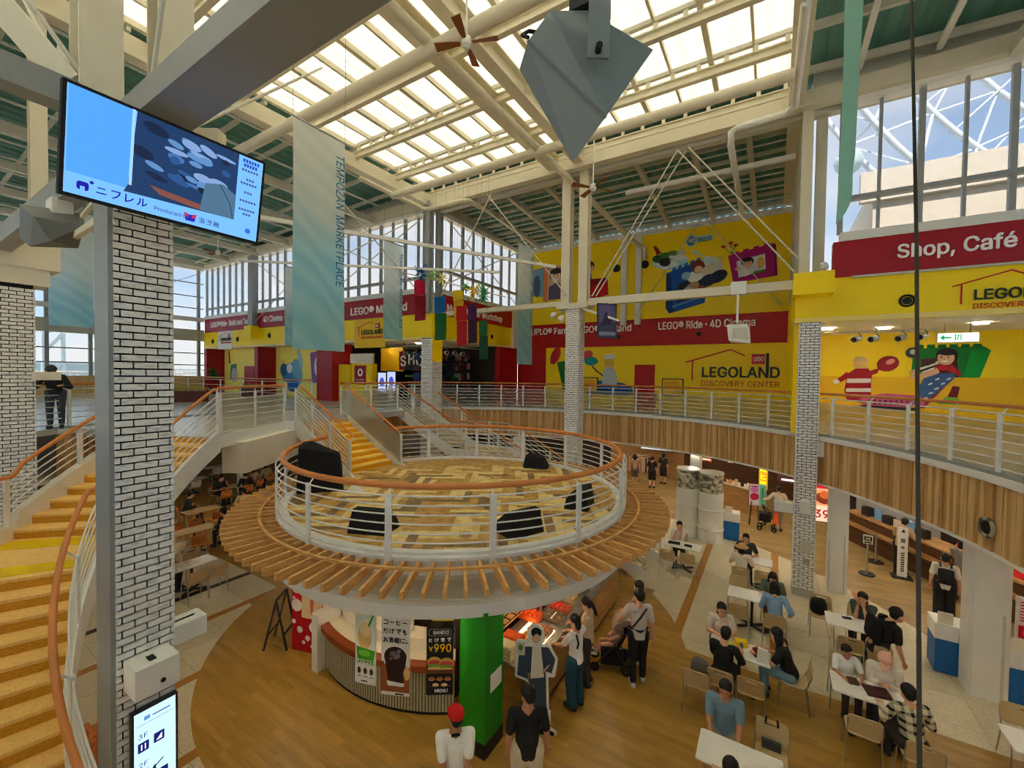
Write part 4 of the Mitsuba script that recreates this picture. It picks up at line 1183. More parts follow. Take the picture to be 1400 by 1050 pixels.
P.a([(.24, 1.38), (.38, 1.38), (.44, .9), (.22, .86)], (236, 232, 222)).a(ell(.3, 1.53, .075, .1), (226, 178, 148)).a(ell(.3, 1.6, .085, .08), (24, 20, 22)).a(ell(.31, 1.52, .05, .06), (226, 178, 148))
P.a([(.5, 1.1), (.54, 1.12), (.42, .95), (.4, .98)], (222, 176, 146)).a(sbox(.0, 1.22, .12, 1.42), (214, 206, 190)).a(ell(.05, 1.34, .04, .05), (90, 140, 60))
P.a([(.36, 0), (.62, 0), (.62, .05), (.48, .1), (.36, .08)], (26, 24, 26)).a(sbox(.42, .16, .56, .4), (240, 240, 236))
part(k, 'print', P.mb, 'print', label='printed figure')
# ================================================================ shop lettering (each sign a thing of its own)
def lettering(name, label, s, M, h, m, width=None, depth=0.03, bold=True):
    k = thing(name, label, 'sign')
    words = s.split(' ')
    full = text(s, h, depth, bold).vertices[:, 0].max()
    for i, w in enumerate(words):
        t = text(w, h, depth, bold)
        t.vertices[:, 0] += text(' '.join(words[:i + 1]), h, depth, bold).vertices[:, 0].max() - t.vertices[:, 0].max()
        t.vertices[:, 0] *= (width or full) / full
        part(k, 'word', MB().mesh(t, M), m)
    return k


lettering('sign_lettering', 'white lettering Shop, Cafe on the red band of the right shop front', 'Shop, Café and More', on_y(2.43, 13.47, 8.72), .31, 'white_letter', 3.75)
lettering('sign_lettering', 'white lettering Ride and 4D Cinema on the far red band', 'LEGO® Ride · 4D Cinema', on_y(-4.7, 20.57, 8.02), .33, 'white_letter', 4.0)
lettering('sign_lettering', 'white lettering Farm and Miniland on the far red band behind the brick column', 'DUPLO® Farm · LEGO® Miniland', on_y(-11.85, 20.57, 8.02), .33, 'white_letter', 5.9)
lettering('sign_lettering', 'white lettering Ride, Build and Test at the left end of the left shop front', 'LEGO® Ride · Build and Test', on_y(-32.4, 13.46, 8.7), .34, 'white_letter', 5.1)
lettering('sign_lettering', 'white lettering 4D Cinema in the middle of the left shop front', '4D Cinema · LEGO® Ride', on_y(-25.8, 13.46, 8.7), .34, 'white_letter', 4.6)
lettering('sign_lettering', 'white lettering Miniland on the red band left of the far corner', 'LEGO® Miniland', on_y(-17.8, 13.46, 8.6), .34, 'white_letter', 3.9)
lettering('sign_lettering', 'white lettering Model Builder Workshop on the short corner front', 'Model Builder Workshop', on_x(-12.42, 14.4, 8.6), .3, 'white_letter', 4.5)


def brand_logo(label, M, s, board=None):
    """house outline, two rows of lettering and a small red square with lettering; s = width of the lettering in metres"""
    k = thing('shop_logo', label, 'sign')
    if board:
        part(k, 'board', MB().prism(sbox(-.35 * s, -.42 * s, 1.1 * s, .62 * s), 0, .015, M), board)
    part(k, 'name_lettering', MB().mesh(text('LEGOLAND', .145 * s, .03, True, s), (M[0] + M[1] @ np.array([0, 0, .012]), M[1])), 'black_letter', label='black lettering')
    part(k, 'lower_lettering', MB().mesh(text('DISCOVERY CENTER', .075 * s, .02, False, s), (M[0] + M[1] @ np.array([0, -.13 * s, .012]), M[1])), 'red_letter', label='thin red lettering')
    roof = unary_union([LineString([(-.21 * s, .22 * s), (.39 * s, .4 * s), (.57 * s, .31 * s)]).buffer(.009 * s), LineString([(-.12 * s, .24 * s), (-.12 * s, -.05 * s)]).buffer(.009 * s)])
    part(k, 'house_outline', MB().prism(roof, .012, .03, M), 'red_letter', label='red house outline')
    q = MB().prism(sbox(.66 * s, .19 * s, .82 * s, .33 * s), .012, .03, M)
    part(k, 'square', q, 'red_letter', label='red square with white lettering')
    part(k, 'square_lettering', MB().mesh(text('LEGO', .055 * s, .01, True, .13 * s), (M[0] + M[1] @ np.array([.675 * s, .235 * s, .03]), M[1])), 'white_letter')
    part(k, 'flag_bar', MB().prism(sbox(.835 * s, .0, .87 * s, .34 * s), .012, .03, M), 'black_letter')
    return k


brand_logo('large black and red logo lettering on the far yellow wall above the gallery railing', on_y(-2.78, 20.6, 5.82), 3.0)
brand_logo('black and red logo lettering on a clear board on the right yellow fascia', on_y(3.75, 13.5, 7.62), 1.5)
brand_logo('small logo board on the yellow fascia at the left end of the left shop front', on_y(-31.0, 13.5, 7.75), 1.3, 'white_paint')
brand_logo('small logo board on the yellow fascia behind the large hanging banner', on_y(-23.2, 13.5, 7.8), 1.2, 'white_paint')
brand_logo('logo lettering on the yellow fascia left of the far corner', on_y(-17.0, 13.5, 7.62), 1.5, 'yellow_plain')
for lab, x, y, z in (('round black loudspeaker grille in the right yellow fascia', 2.66, 13.49, 7.69), ('small round black grille in the left yellow fascia nearest the west windows', -32.2, 13.49, 7.75), ('round black grille in the left yellow fascia right of the logo board', -28.9, 13.49, 7.8), ('round black grille in the left yellow fascia by the hanging banner', -25.2, 13.49, 7.9)):
    k = thing('round_grille', lab, 'grille')
    whole(k, MB().mesh(trimesh.creation.torus(.13, .025, major_sections=20, minor_sections=6), on_y(x, y, z)).mesh(trimesh.creation.cylinder(.09, .03, sections=18), on_y(x, y, z)), 'black')
for y in (15.4, 18.0):
    k = thing('round_grille', 'round dark hole in the corner fascia ' + ('left' if y < 16 else 'right') + ' of the hanging cloths', 'grille')
    whole(k, MB().mesh(trimesh.creation.cylinder(.11, .03, sections=18), on_x(-12.44, y, 7.75)), 'black')


# ================================================================ printed murals (plain generic figures, no characters)
def mural(label, M, draw, name='mural', sc=(1, 1)):
    k = thing(name, label, 'mural')
    P = Print((M[0], M[1] @ np.diag([sc[0], sc[1], 1.0])))
    draw(P)
    whole(k, P.mb, 'print')
    return k


def face(P, x, y, r, skin, hair, look=0):
    P.a(ell(x, y + r * .25, r * 1.05, r * 1.0), hair).a(ell(x + look * r * .1, y - r * .05, r * .82, r * .95), skin)
    P.a(ell(x, y + r * .72, r * .95, r * .45), hair)
    for s in (-1, 1):
        P.a(ell(x + look * r * .2 + s * r * .33, y + r * .05, r * .12, r * .08), (40, 26, 22))
    P.a(ell(x + look * r * .2, y - r * .5, r * .34, r * .12), (250, 244, 240)).a(ell(x + look * r * .25, y - r * .2, r * .09, r * .13), (206, 150, 120))


def m_green(P):
    # local origin at x = 3.3, z = 4.6 on the right back wall
    P.a([(.45, 2.1), (1.95, 2.16), (2.12, 2.02), (1.68, .35), (.82, .4), (.4, 1.1)], (10, 120, 44)).a([(1.72, 2.04), (2.12, 2.02), (1.68, .35), (1.4, .37), (1.52, 1.0)], (0, 146, 50))
    for i in range(6):
        P.a(rrect(.5 + i * .25, 2.1, .68 + i * .25, 2.22, .02), (6, 104, 36))
    P.a([(.62, 1.78), (1.42, 1.84), (1.5, .95), (.72, .8)], (70, 24, 30)).a([(.6, 1.5), (1.0, 1.72), (1.1, 1.5), (.7, 1.3)], (230, 224, 210)).a([(.62, 1.44), (1.0, 1.62), (1.0, 1.56), (.64, 1.38)], (40, 40, 40)).a([(.62, 1.58), (.95, 1.7), (.96, 1.66), (.64, 1.52)], (40, 40, 40))
    P.a([(.55, .78), (.75, 1.3), (1.4, 1.36), (1.38, 1.2), (.75, .3), (.55, .32)], (58, 96, 150)).a([(1.38, 1.22), (1.42, 1.3), (.72, .24), (.62, .28)], (150, 30, 60))
    for x, y in ((.82, .72), (.94, .86), (1.08, 1.02), (1.2, 1.16), (.8, 1.0), (.95, 1.15), (.7, .55)):
        P.a([(x, y), (x + .09, y + .06), (x + .11, y + .02), (x + .02, y - .03)], (236, 240, 246))
    P.a([(1.35, .96), (1.5, .94), (1.46, .62), (1.24, .62)], (110, 24, 26)).a([(1.2, .62), (1.48, .6), (1.44, .4), (1.02, .4)], (112, 190, 60))
    P.a([(.9, 1.42), (1.0, 1.62), (1.3, 1.62), (1.52, 1.36), (1.5, 1.26), (1.2, 1.44)], (186, 26, 34)).a([(.55, 1.2), (.62, 1.34), (1.0, 1.5), (1.06, 1.36), (.7, 1.18)], (226, 180, 146)).a(ell(.5, 1.26, .12, .09, 40), (226, 180, 146))
    for q in range(4):
        P.a(stroke([(.48, 1.28), (.36 + q * .05, 1.4 + .03 * q)], .035), (226, 180, 146))
    face(P, 1.2, 1.82, .23, (228, 186, 152), (30, 22, 22), -1)
    P.a(ell(.42, 1.98, .16, .16), (60, 66, 66)).a(ell(.44, 2.0, .08, .08), (190, 200, 200))


def m_red(P):
    P.a([(.1, .0), (.02, .35), (.1, .9), (.3, 1.06), (.62, 1.06), (.72, .9), (.7, .3), (.78, 0)], (160, 22, 38)).a([(.09, .72), (.7, .74), (.7, .6), (.08, .58)], (236, 230, 226)).a([(.07, .4), (.71, .42), (.71, .3), (.06, .28)], (236, 230, 226))
    P.a(rrect(.25, 1.06, .6, 1.36, .1), (230, 190, 120)).a([(.2, 1.3), (.3, 1.46), (.56, 1.44), (.6, 1.3)], (196, 176, 120)).a([(.08, .95), (-.2, .68), (-.12, .58), (.12, .74)], (160, 22, 38)).a(ell(-.2, .62, .09, .08), (244, 236, 226)).a([(.66, .98), (.9, 1.08), (.86, .92), (.7, .84)], (160, 22, 38))
    P.a(ell(1.1, 1.22, .28, .24, 30), (150, 26, 34)).a(ell(1.16, 1.28, .12, .08, 30), (226, 150, 140))


def m_pink(P):
    P.a([(0, .1), (.1, .3), (.7, .42), (1.5, .36), (1.62, .12), (1.3, 0), (.3, -.06)], (206, 92, 132)).a([(.02, .02), (1.5, -.02), (1.45, -.1), (.2, -.12)], (40, 34, 42))
    for i in range(9):
        for j in range(3):
            P.a(rrect(.25 + i * .13, .05 + j * .1, .31 + i * .13, .1 + j * .1, .015), (60, 30, 52))


mural('printed green block frame with a boy leaning out and a blue toy road on the right yellow wall', on_y(3.25, 17.79, 4.68), m_green)
mural('printed red and white striped racing suit on the right yellow wall', on_y(2.0, 17.785, 5.1), m_red)
mural('printed pink block car on the right yellow wall above the gallery railing', on_y(2.4, 17.78, 4.95), m_pink)


def m_blue(P):
    P.a([(0, 2.2), (2.0, 2.75), (2.0, 1.0), (1.95, .45), (.2, 0), (0, .3)], (14, 84, 176)).a([(0, 2.2), (.25, 2.05), (.4, .15), (.2, 0), (0, .3)], (8, 52, 120))
    for i in range(5):
        P.a([(.3 + i * .3, 2.26 + i * .085), (.5 + i * .3, 2.32 + i * .085), (.5 + i * .3, 2.5 + i * .085), (.3 + i * .3, 2.44 + i * .085)], (40, 110, 200))
    P.a([(.6, 1.55), (1.75, 1.85), (1.75, .85), (.62, .55)], (30, 28, 40)).a([(.35, .4), (1.9, .85), (1.9, .75), (.35, .3)], (90, 150, 220))
    for x, y, rx, ry, c in ((1.5, 1.9, .45, .3, (236, 240, 240)), (2.0, 2.5, .5, .25, (206, 226, 232)), (1.6, 2.35, .33, .36, (120, 52, 30)), (1.62, 2.2, .2, .2, (226, 200, 170)), (2.3, 2.15, .55, .36, (222, 214, 190)), (2.55, 1.75, .45, .3, (26, 34, 66)), (2.1, 1.6, .4, .3, (30, 40, 80)), (1.0, 1.95, .22, .2, (150, 200, 230)), (1.35, 1.35, .35, .22, (180, 150, 110)), (2.6, 2.6, .22, .16, (226, 206, 90)), (1.1, 1.2, .22, .16, (190, 190, 200)), (1.75, 1.2, .22, .16, (150, 60, 40))):
        P.a(ell(x, y, rx, ry, 25), c)
    for i in range(5):
        P.a(stroke([(1.3, 3.3 - .05 * i), (2.6, 2.2 + .1 * i)], .05), (206, 226, 226))


def m_green_flyer(P):
    P.a(ell(.9, .5, .95, .42, -8), (176, 222, 236)).a(ell(.75, .42, .6, .24, -8), (230, 244, 246))
    for x, y, rx, ry, c in ((.3, .8, .34, .24, (40, 86, 34)), (.85, .9, .5, .2, (70, 120, 60)), (1.35, .75, .5, .16, (226, 232, 230)), (.65, .55, .3, .24, (28, 34, 36)), (1.1, 1.02, .3, .14, (110, 140, 70)), (1.5, 1.0, .2, .14, (200, 206, 206))):
        P.a(ell(x, y, rx, ry, -12), c)
    P.a([(.2, 1.05), (.0, 1.55), (.14, 1.6), (.48, 1.1)], (150, 40, 24))


def m_4d(P):
    P.a(ell(.45, .35, .46, .46), (170, 220, 226)).a(ell(.45, .35, .36, .36), (60, 120, 140)).t('4D', .2, .22, .3, (240, 244, 244)).a(rrect(.85, .2, 2.2, .6, .1), (170, 216, 222)).t('MOVIE', .92, .28, .24, (40, 70, 90), True, 1.2).a(sbox(.95, .18, 1.95, .24), (60, 90, 110))


def m_magenta(P):
    P.a([(0, 1.5), (1.75, 1.85), (1.85, .2), (.25, 0)], (176, 14, 118)).a([(1.75, 1.85), (1.85, 1.8), (1.95, .22), (1.85, .2)], (130, 6, 86))
    for i in range(4):
        P.a([(.2 + i * .4, 1.54 + i * .08), (.42 + i * .4, 1.585 + i * .08), (.42 + i * .4, 1.68 + i * .08), (.2 + i * .4, 1.64 + i * .08)], (176, 14, 118))
    P.a([(.35, 1.15), (1.45, 1.38), (1.5, .5), (.45, .28)], (226, 232, 238)).a([(.9, .5), (1.5, .6), (1.5, .5), (.92, .36)], (60, 140, 50)).a(ell(1.3, .95, .14, .3), (226, 190, 90))
    P.a([(.5, .32), (.5, .6), (.7, .75), (.95, .7), (1.05, .45)], (236, 236, 236)).a(ell(.4, .75, .12, .08), (226, 180, 160))
    face(P, .78, 1.0, .24, (230, 188, 160), (36, 24, 20), 0)
    for x, y in ((-.2, 2.0), (.1, 2.15), (.3, 2.0)):
        P.a(stroke([(.15, 1.55), (x, y)], .03), (40, 110, 40)).a(ell(x, y, .1, .07), (196, 30, 30))


def m_family(P):
    P.a([(0, .1), (.75, .0), (.75, 1.6), (0, 1.5)], (120, 160, 190)).a(ell(.35, .6, .22, .6), (70, 90, 110)).a([(.75, -.2), (1.0, -.35), (1.0, 1.5), (.75, 1.75)], (222, 130, 80)).a([(1.0, -.3), (2.2, -.15), (2.2, 1.55), (1.0, 1.7)], (206, 170, 130))
    P.a([(1.05, -.2), (1.1, .5), (1.6, .7), (2.0, .5), (2.1, -.2)], (96, 84, 110))
    face(P, 1.5, 1.05, .36, (232, 196, 172), (60, 42, 34), 0)


def m_family2(P):
    P.a([(0, .1), (.1, .9), (.6, .95), (.75, .3)], (110, 150, 190)).a([(.3, .1), (1.5, .5), (1.55, -.25), (.5, -.5), (.2, -.35)], (200, 16, 30)).a([(.3, .1), (1.5, .5), (1.45, .6), (.55, .62)], (140, 10, 22))
    face(P, .45, 1.2, .3, (226, 184, 150), (26, 20, 20), 1)


def m_plants(P):
    P.a([(.1, 1.5), (1.3, 1.7), (1.5, .9), (1.2, 0), (.5, 0)], (24, 120, 48)).a(ell(0, 1.85, .26, .5, -25), (196, 44, 50)).a(ell(1.75, 1.8, .26, .42, -60), (214, 80, 84))
    for i in range(6):
        P.a(ell(-.08 + .04 * (i % 3), 1.6 + .1 * i, .03, .04), (110, 20, 24))


def m_boat(P):
    P.a([(0, .3), (.5, .75), (2.2, .6), (2.7, .35), (2.6, 0), (.3, 0)], (22, 96, 176)).a([(.1, .3), (2.6, .35), (2.5, .22), (.2, .18)], (12, 60, 140)).a([(1.1, .5), (1.15, 1.25), (1.3, 1.4), (1.6, 1.4), (1.8, 1.2), (1.9, .5)], (186, 200, 206)).a([(1.2, 1.42), (1.25, 1.9), (1.7, 1.9), (1.72, 1.42)], (226, 190, 70)).a([(1.15, 1.8), (1.25, 2.05), (1.65, 2.08), (1.78, 1.8)], (236, 236, 230)).a(ell(.5, 1.7, .36, .22), (30, 150, 160)).a(stroke([(.55, 1.45), (.8, 1.2), (1.15, .95)], .06), (60, 50, 50))


mural('printed blue block frame bursting with white and brown model shapes, high on the far yellow wall', on_y(-4.37, 20.595, 8.75), m_blue, sc=(.86, .86))
mural('printed green and white flying model with a pale glow, high on the far yellow wall', on_y(-5.0, 20.595, 10.72), m_green_flyer, sc=(.85, .8))
mural('printed round badge and lettering of a film attraction below the roof edge of the far wall', on_y(-3.55, 20.595, 11.78), m_4d, sc=(.52, .6))
mural('printed magenta block frame with a smiling girl and red flowers, high on the far yellow wall', on_y(-1.8, 20.595, 9.88), m_magenta, sc=(.95, .82))
mural('printed picture of a mother in an orange frame, left of the steel posts on the far wall', on_y(-11.6, 20.595, 10.1), m_family)
mural('printed picture of a boy beside a red box, right of the steel posts on the far wall', on_y(-8.7, 20.595, 10.15), m_family2)
mural('printed green block plants with red flowers behind the brick column', on_y(-10.05, 20.595, 5.0), m_plants)
mural('printed blue boat with a plain grey figure in a white cap, left of the red door', on_y(-8.5, 20.59, 4.85), m_boat)


def m_niche(P):
    P.a([(.3, .3), (.4, 1.3), (1.2, 1.4), (1.3, .2)], (60, 150, 120)).a(ell(.9, .6, .4, .5), (196, 190, 196)).a([(.2, 1.4), (.1, 2.3), (.22, 2.3), (.36, 1.4)], (90, 60, 30))


def m_niche2(P):
    for x, y, rx, ry, c in ((1.0, 1.1, .8, .6, (60, 140, 190)), (1.8, 1.2, .5, .8, (120, 180, 206)), (.4, 1.3, .4, .4, (40, 110, 150)), (1.4, .4, .6, .4, (36, 110, 190)), (2.1, 2.0, .2, .6, (170, 206, 214)), (1.0, 1.4, .3, .3, (230, 240, 240))):
        P.a(ell(x, y, rx, ry, 20), c)


def m_niche3(P):
    P.a([(0, 1.8), (1.5, 2.0), (1.6, .3), (.2, 0)], (150, 90, 170)).a(ell(.8, 1.0, .4, .6), (226, 230, 236)).a(ell(.8, 1.2, .2, .25), (70, 60, 90))


mural('faint printed green figure in the left niche of the left shop front', on_y(-32.6, 14.59, 4.9), m_niche)
mural('printed blue model shapes in the second niche of the left shop front', on_y(-26.0, 14.59, 4.6), m_niche2)
mural('printed violet frame beside the dark red pier of the left shop front', on_y(-22.9, 14.59, 5.1), m_niche3)
for i, x in enumerate((-8.55, -4.45)):
    k = thing('notice_board', 'framed notice on the far yellow wall ' + ('left of the blue boat print' if i == 0 else 'right of the red door'), 'notice')
    part(k, 'frame', MB().box(x, x + .95, 20.53, 20.6, 4.95, 5.72), 'dark_metal')
    part(k, 'sheet', MB().box(x + .04, x + .91, 20.52, 20.53, 4.99, 5.68), 'yellow_plain')
    P = Print(on_y(x, 20.52, 4.95))
    for r in range(4):
        P.a(sbox(.12, .2 + r * .12, .8 - .1 * (r % 2), .22 + r * .12), (150, 60, 30))
    part(k, 'print', P.mb, 'print')

# ================================================================ hanging screen
def emit_print(k, nm, P, s=0.34, label=None):
    P.mb.c = [c * s for c in P.mb.c]
    d = P.mb.ply('black')
    d['emitter'] = {'type': 'area', 'radiance': {'type': 'mesh_attribute', 'name': 'vertex_color'}}
    return part(k, nm, d, 'black', label=label)


k = thing('hanging_screen', 'large tilted screen hanging in front of the left brick column', 'screen')
n_ = np.array([.983, 0, -.186])
upv = np.array([.186, 0, .983])
cen = np.array([-4.589, 1.646, 7.547])
M = frame(cen - np.array([0, .72, 0]) - upv * .405, (0, 1, 0), upv)
part(k, 'housing', MB().prism(sbox(-.012, -.012, 1.452, .822), -.07, -.002, M), 'black', label='black housing')
P = Print(M)
P.a(sbox(.012, .012, 1.428, .798), (110, 176, 246)).a(sbox(.02, .17, .395, .798), (74, 152, 226)).a([(.42, .798), (1.2, .798), (1.2, .17), (.36, .14), (.385, .2)], (22, 52, 92))
R5 = random.Random(5)
for i in range(34):
    x, y = .45 + R5.random() * .68, .3 + R5.random() * .42
    c = R5.choice(((60, 104, 160), (14, 30, 60), (120, 150, 196), (36, 76, 130), (10, 20, 40), (86, 130, 180)))
    P.a(ell(x, y, .03 + .07 * R5.random(), .014 + .028 * R5.random(), -22 + 20 * R5.random()).intersection(sbox(.4, .2, 1.19, .79)), c)
P.a([(.52, .25), (.95, .21), (.9, .165), (.6, .19)], (120, 70, 60)).a([(.9, .165), (.93, .42), (1.08, .46), (1.19, .4), (1.19, .165)], (70, 104, 130)).a(stroke([(1.05, .45), (1.15, .3), (1.18, .18)], .006), (20, 34, 60)).a(sbox(.385, .2, .405, .798), (150, 196, 244))
P.a(rrect(.08, .055, .15, .12, .02), (20, 20, 150)).a(sbox(.1, .05, .128, .085), (110, 176, 246)).a(ell(.165, .13, .012, .012), (20, 20, 150))
for i, g in enumerate(('ni', 'fu', 're', 'ru')):
    P.a(kana(g, .19 + i * .085, .055, .068, .13), (20, 20, 150))
P.t('Produced by', .56, .055, .032, (30, 34, 110), False).a([(.78, .11), (.83, .095), (.88, .11), (.865, .04), (.795, .04)], (30, 30, 170)).a([(.78, .11), (.81, .1), (.82, .07), (.79, .07)], (190, 40, 90)).a([(.88, .11), (.85, .1), (.84, .07), (.87, .07)], (190, 40, 90))
for i, g in enumerate(('sea', 'play', 'hall')):
    P.a(kana(g, .9 + i * .06, .05, .048, .1), (40, 40, 110))
for r, w in enumerate((.16, .14, .17, .02, .08, .18, .02, .1, .02, .17, .02, .18, .1)):
    y = .74 - r * .042
    for q in range(int(w / .026)):
        P.a(sbox(1.31 - w / 2 + q * .026, y, 1.31 - w / 2 + q * .026 + .018, y + (.03 if r < 2 else .02)), (30, 60, 170) if r < 2 else (60, 80, 130))
P.a(ell(1.32, .09, .025, .025), (40, 100, 210))
emit_print(k, 'picture', P, .36, 'lit picture with violet-blue writing')
part(k, 'mount', MB().bar(cen - n_ * .06, (-5.62, 1.646, 7.45), .12, .12), 'dark_metal')

# small hanging screen on the far column
k = thing('small_screen', 'small dark tilted screen hanging right of the middle brick column', 'screen')
M = frame((-4.92, 13.2, 7.05), (.78, .62, 0), (-.05, .06, 1.0))
M = (M[0], M[1] / np.linalg.norm(M[1], axis=0))
part(k, 'housing', MB().prism(sbox(0, 0, .66, 1.15), -.06, 0, M), 'dark_metal')
P = Print(M)
P.a(sbox(.03, .03, .63, 1.12), (60, 58, 96)).a(sbox(.05, .5, .61, 1.1), (88, 80, 130)).a([(.1, .4), (.3, .9), (.5, .45)], (46, 40, 70)).a(sbox(.05, .08, .6, .2), (120, 124, 150))
part(k, 'picture', P.mb, 'print')
part(k, 'arm', MB().bar((-5.6, 13.6, 8.1), (-4.3, 13.45, 7.6), .07, .07), 'white_paint')

# ================================================================ hanging cloth banners
def t_cloth(p, n, uv):
    q = mikit.fbm(p.y * 1.5 + p.z * .6, p.z * .7, p.x * .2, 3)
    s = 0.5 + 0.5 * dr.sin(18.0 * (p.y * 0.5 + 0.16 * p.z * p.z * 0.25 + q * .5))
    t = mikit.smoothstep(10.4, 7.2, p.z) * .75 + .25 * q
    return mikit.mix(mikit.mix(lin(232, 240, 232), lin(216, 230, 226), s * .5), mikit.mix(lin(172, 222, 230), lin(134, 202, 220), s * .7), mikit.smoothstep(.2, .85, t))


scene['cloth'] = {'type': 'principledthin', 'base_color': mikit.proc(t_cloth), 'spec_trans': 0.2, 'diff_trans': 1.1, 'roughness': 0.3}


def cloth_mesh(o, e, w, z0, z1, amp=.02, n=10, m=24):
    e = np.array([*e, 0.0])
    nn = np.array([-e[1], e[0], 0])
    u, v = np.meshgrid(np.linspace(0, 1, n), np.linspace(0, 1, m), indexing='ij')
    p = np.array([*o, 0.0]) + u[..., None] * w * e + nn * (amp * np.sin(u * 5 + v * 6) * (1 - v) + amp * np.sin(u * 3))[..., None]
    p[..., 2] = z0 + (z1 - z0) * v
    i, j = np.meshgrid(np.arange(n - 1), np.arange(m - 1), indexing='ij')
    a = (i * m + j).ravel()
    f = np.vstack([np.stack([a, a + m, a + m + 1], -1), np.stack([a, a + m + 1, a + 1], -1)])
    return p.reshape(-1, 3), f


def banner(label, o, e, w, z0, z1, txt=True, m='cloth', group=None, ceil=12.8, back=False):
    k = thing('cloth_banner', label, 'banner', group)
    part(k, 'cloth', cloth_mesh(o, e, w, z0, z1), m, True)
    e3 = np.array([*e, 0.0])
    a, b = np.array([*o, z1]), np.array([*o, z1]) + e3 * w
    part(k, 'top_rod', MB().tube([a - e3 * .03, b + e3 * .03], .018, 6), 'chrome')
    ceil = 13.0 + (o[0] + 34) / 21.4 * .8 if o[0] < -12.6 else 13.75 if o[1] < 13 else 13.5
    part(k, 'wire', MB().tube([a, (a[0], a[1], ceil)], .004, 4).tube([b, (b[0], b[1], ceil)], .004, 4), 'dark_metal')
    if txt:
        nn = np.array([e[1], -e[0], 0])
        h = w * .17
        M = frame(np.array([*o, z1 - .32]) + e3 * w * .8 + nn * .03, (0, 0, -1), e3)
        M = (M[0], np.stack([np.array([0, 0, -1.0]), e3, np.cross([0, 0, -1.0], e3)], 1))
        part(k, 'lettering', MB().mesh(text('TEMPOZAN  MARKETPLACE', h, .004, False, (z1 - z0) * (.62 if w > 1.1 else .8)), M), 'banner_blue', label='blue lettering running downwards')
    return k


mat('banner_blue', (30, 110, 160), .6)
scene['cloth_green'] = {'type': 'principledthin', 'base_color': rgb(lin(150, 206, 184)), 'spec_trans': 0.1, 'diff_trans': 1.1, 'roughness': 0.4}
banner('largest pale blue-green cloth banner with downward blue lettering, nearest the screen', (-8, 4.73), (0, 1), 1.16, 6.25, 10.75)
banner('pale cloth banner with blue lettering left of the far window corner', (-13.0, 11.34), (0, 1), .99, 7.13, 10.98)
banner('pale blue cloth banner with lettering between the far corner and the tall yellow wall', (-8.6, 14.2), (0, 1), 1.18, 6.22, 11.0)
banner('blue cloth banner half hidden behind the largest one', (-18.0, 10.3), (0, 1), 1.0, 6.95, 10.35)
banner('green-blue cloth banner hanging far left behind the brick column', (-22.0, 4.05), (0, 1), 1.15, 7.35, 11.6, False)
banner('darker green cloth banner behind the one far left', (-26.0, 5.5), (0, 1), 1.1, 7.9, 11.9, False)
banner('tall sea-green cloth banner seen edge-on at the upper right', (.36, 3.86), (-.02, -1), 1.16, 6.92, 11.5, False, 'cloth_green')

cols = [((204, 20, 60), (150, 6, 20), -11.42, .53, 7.75, 9.25, 'red'), ((20, 110, 190), (10, 110, 40), -10.42, .52, 7.0, 8.55, 'blue and green'), ((240, 210, 20), (230, 190, 10), -9.55, .42, 7.75, 8.7, 'yellow'), ((200, 16, 24), (196, 10, 20), -9.4, .44, 6.78, 8.15, 'bright red'), ((80, 10, 80), (60, 0, 50), -8.9, .37, 6.85, 8.15, 'purple'), ((20, 110, 40), (10, 80, 34), -8.42, .34, 6.3, 7.58, 'dark green')]
for c1, c2, x, w, z0, z1, nm in cols:
    k = thing('colour_cloth', nm + ' see-through cloth hanging under the paper flowers', 'cloth', None)
    for q, (c, a, b) in enumerate(((c1, z0 + (z1 - z0) * .62, z1), (c2, z0, z0 + (z1 - z0) * .62))):
        bs = 'sheer_%d_%d_%d' % c
        if bs not in scene:
            scene[bs] = {'type': 'principledthin', 'base_color': rgb(lin(*c)), 'spec_trans': .35, 'diff_trans': .9, 'roughness': .3}
        part(k, 'upper' if q == 0 else 'lower', cloth_mesh((x, 11.4 + .04 * q), (1, .05), w, a, b, .015, 6, 8), bs, True)
    part(k, 'wire', MB().tube([(x + .02, 11.42, z1), (x + .02, 11.42, 12.7)], .003, 4).tube([(x + w - .02, 11.42, z1), (x + w - .02, 11.42, 12.7)], .003, 4), 'dark_metal')
for nm, x, z, r, c in (('blue', -11.0, 9.45, .26, (20, 100, 170)), ('pale green and orange', -10.45, 9.3, .22, (150, 190, 120)), ('white and yellow', -10.0, 9.15, .2, (226, 220, 130)), ('small green', -8.95, 8.72, .14, (90, 170, 80)), ('yellow', -8.6, 8.6, .22, (240, 206, 20)), ('green', -8.2, 8.4, .26, (60, 150, 90))):
    k = thing('paper_flower', nm + ' paper flower ball hanging above the coloured cloths', 'decoration')
    R6 = np.random.default_rng(int(abs(x) * 100))
    mb = MB()
    for d in R6.normal(size=(46, 3)):
        d /= np.linalg.norm(d)
        q = np.array([x, 11.35, z])
        mb.bar(q + d * .05, q + d * r * (1 if R6.random() > .3 else 1.5), .035, .01)
    whole(k, mb, colmat(c))
k = thing('flower_pole', 'thin pole carrying the paper flowers', 'pole')
whole(k, MB().tube([(-12.5, 11.45, 9.75), (-7.4, 11.45, 8.3)], .02, 6), 'shade_steel')

# ================================================================ loudspeakers, lamps, fans, cable
def horn(k, pts, m1):
    h = m3.Manifold.hull_points(np.asarray(pts, float))
    part(k, 'housing', h, m1, label='angular grey housing')


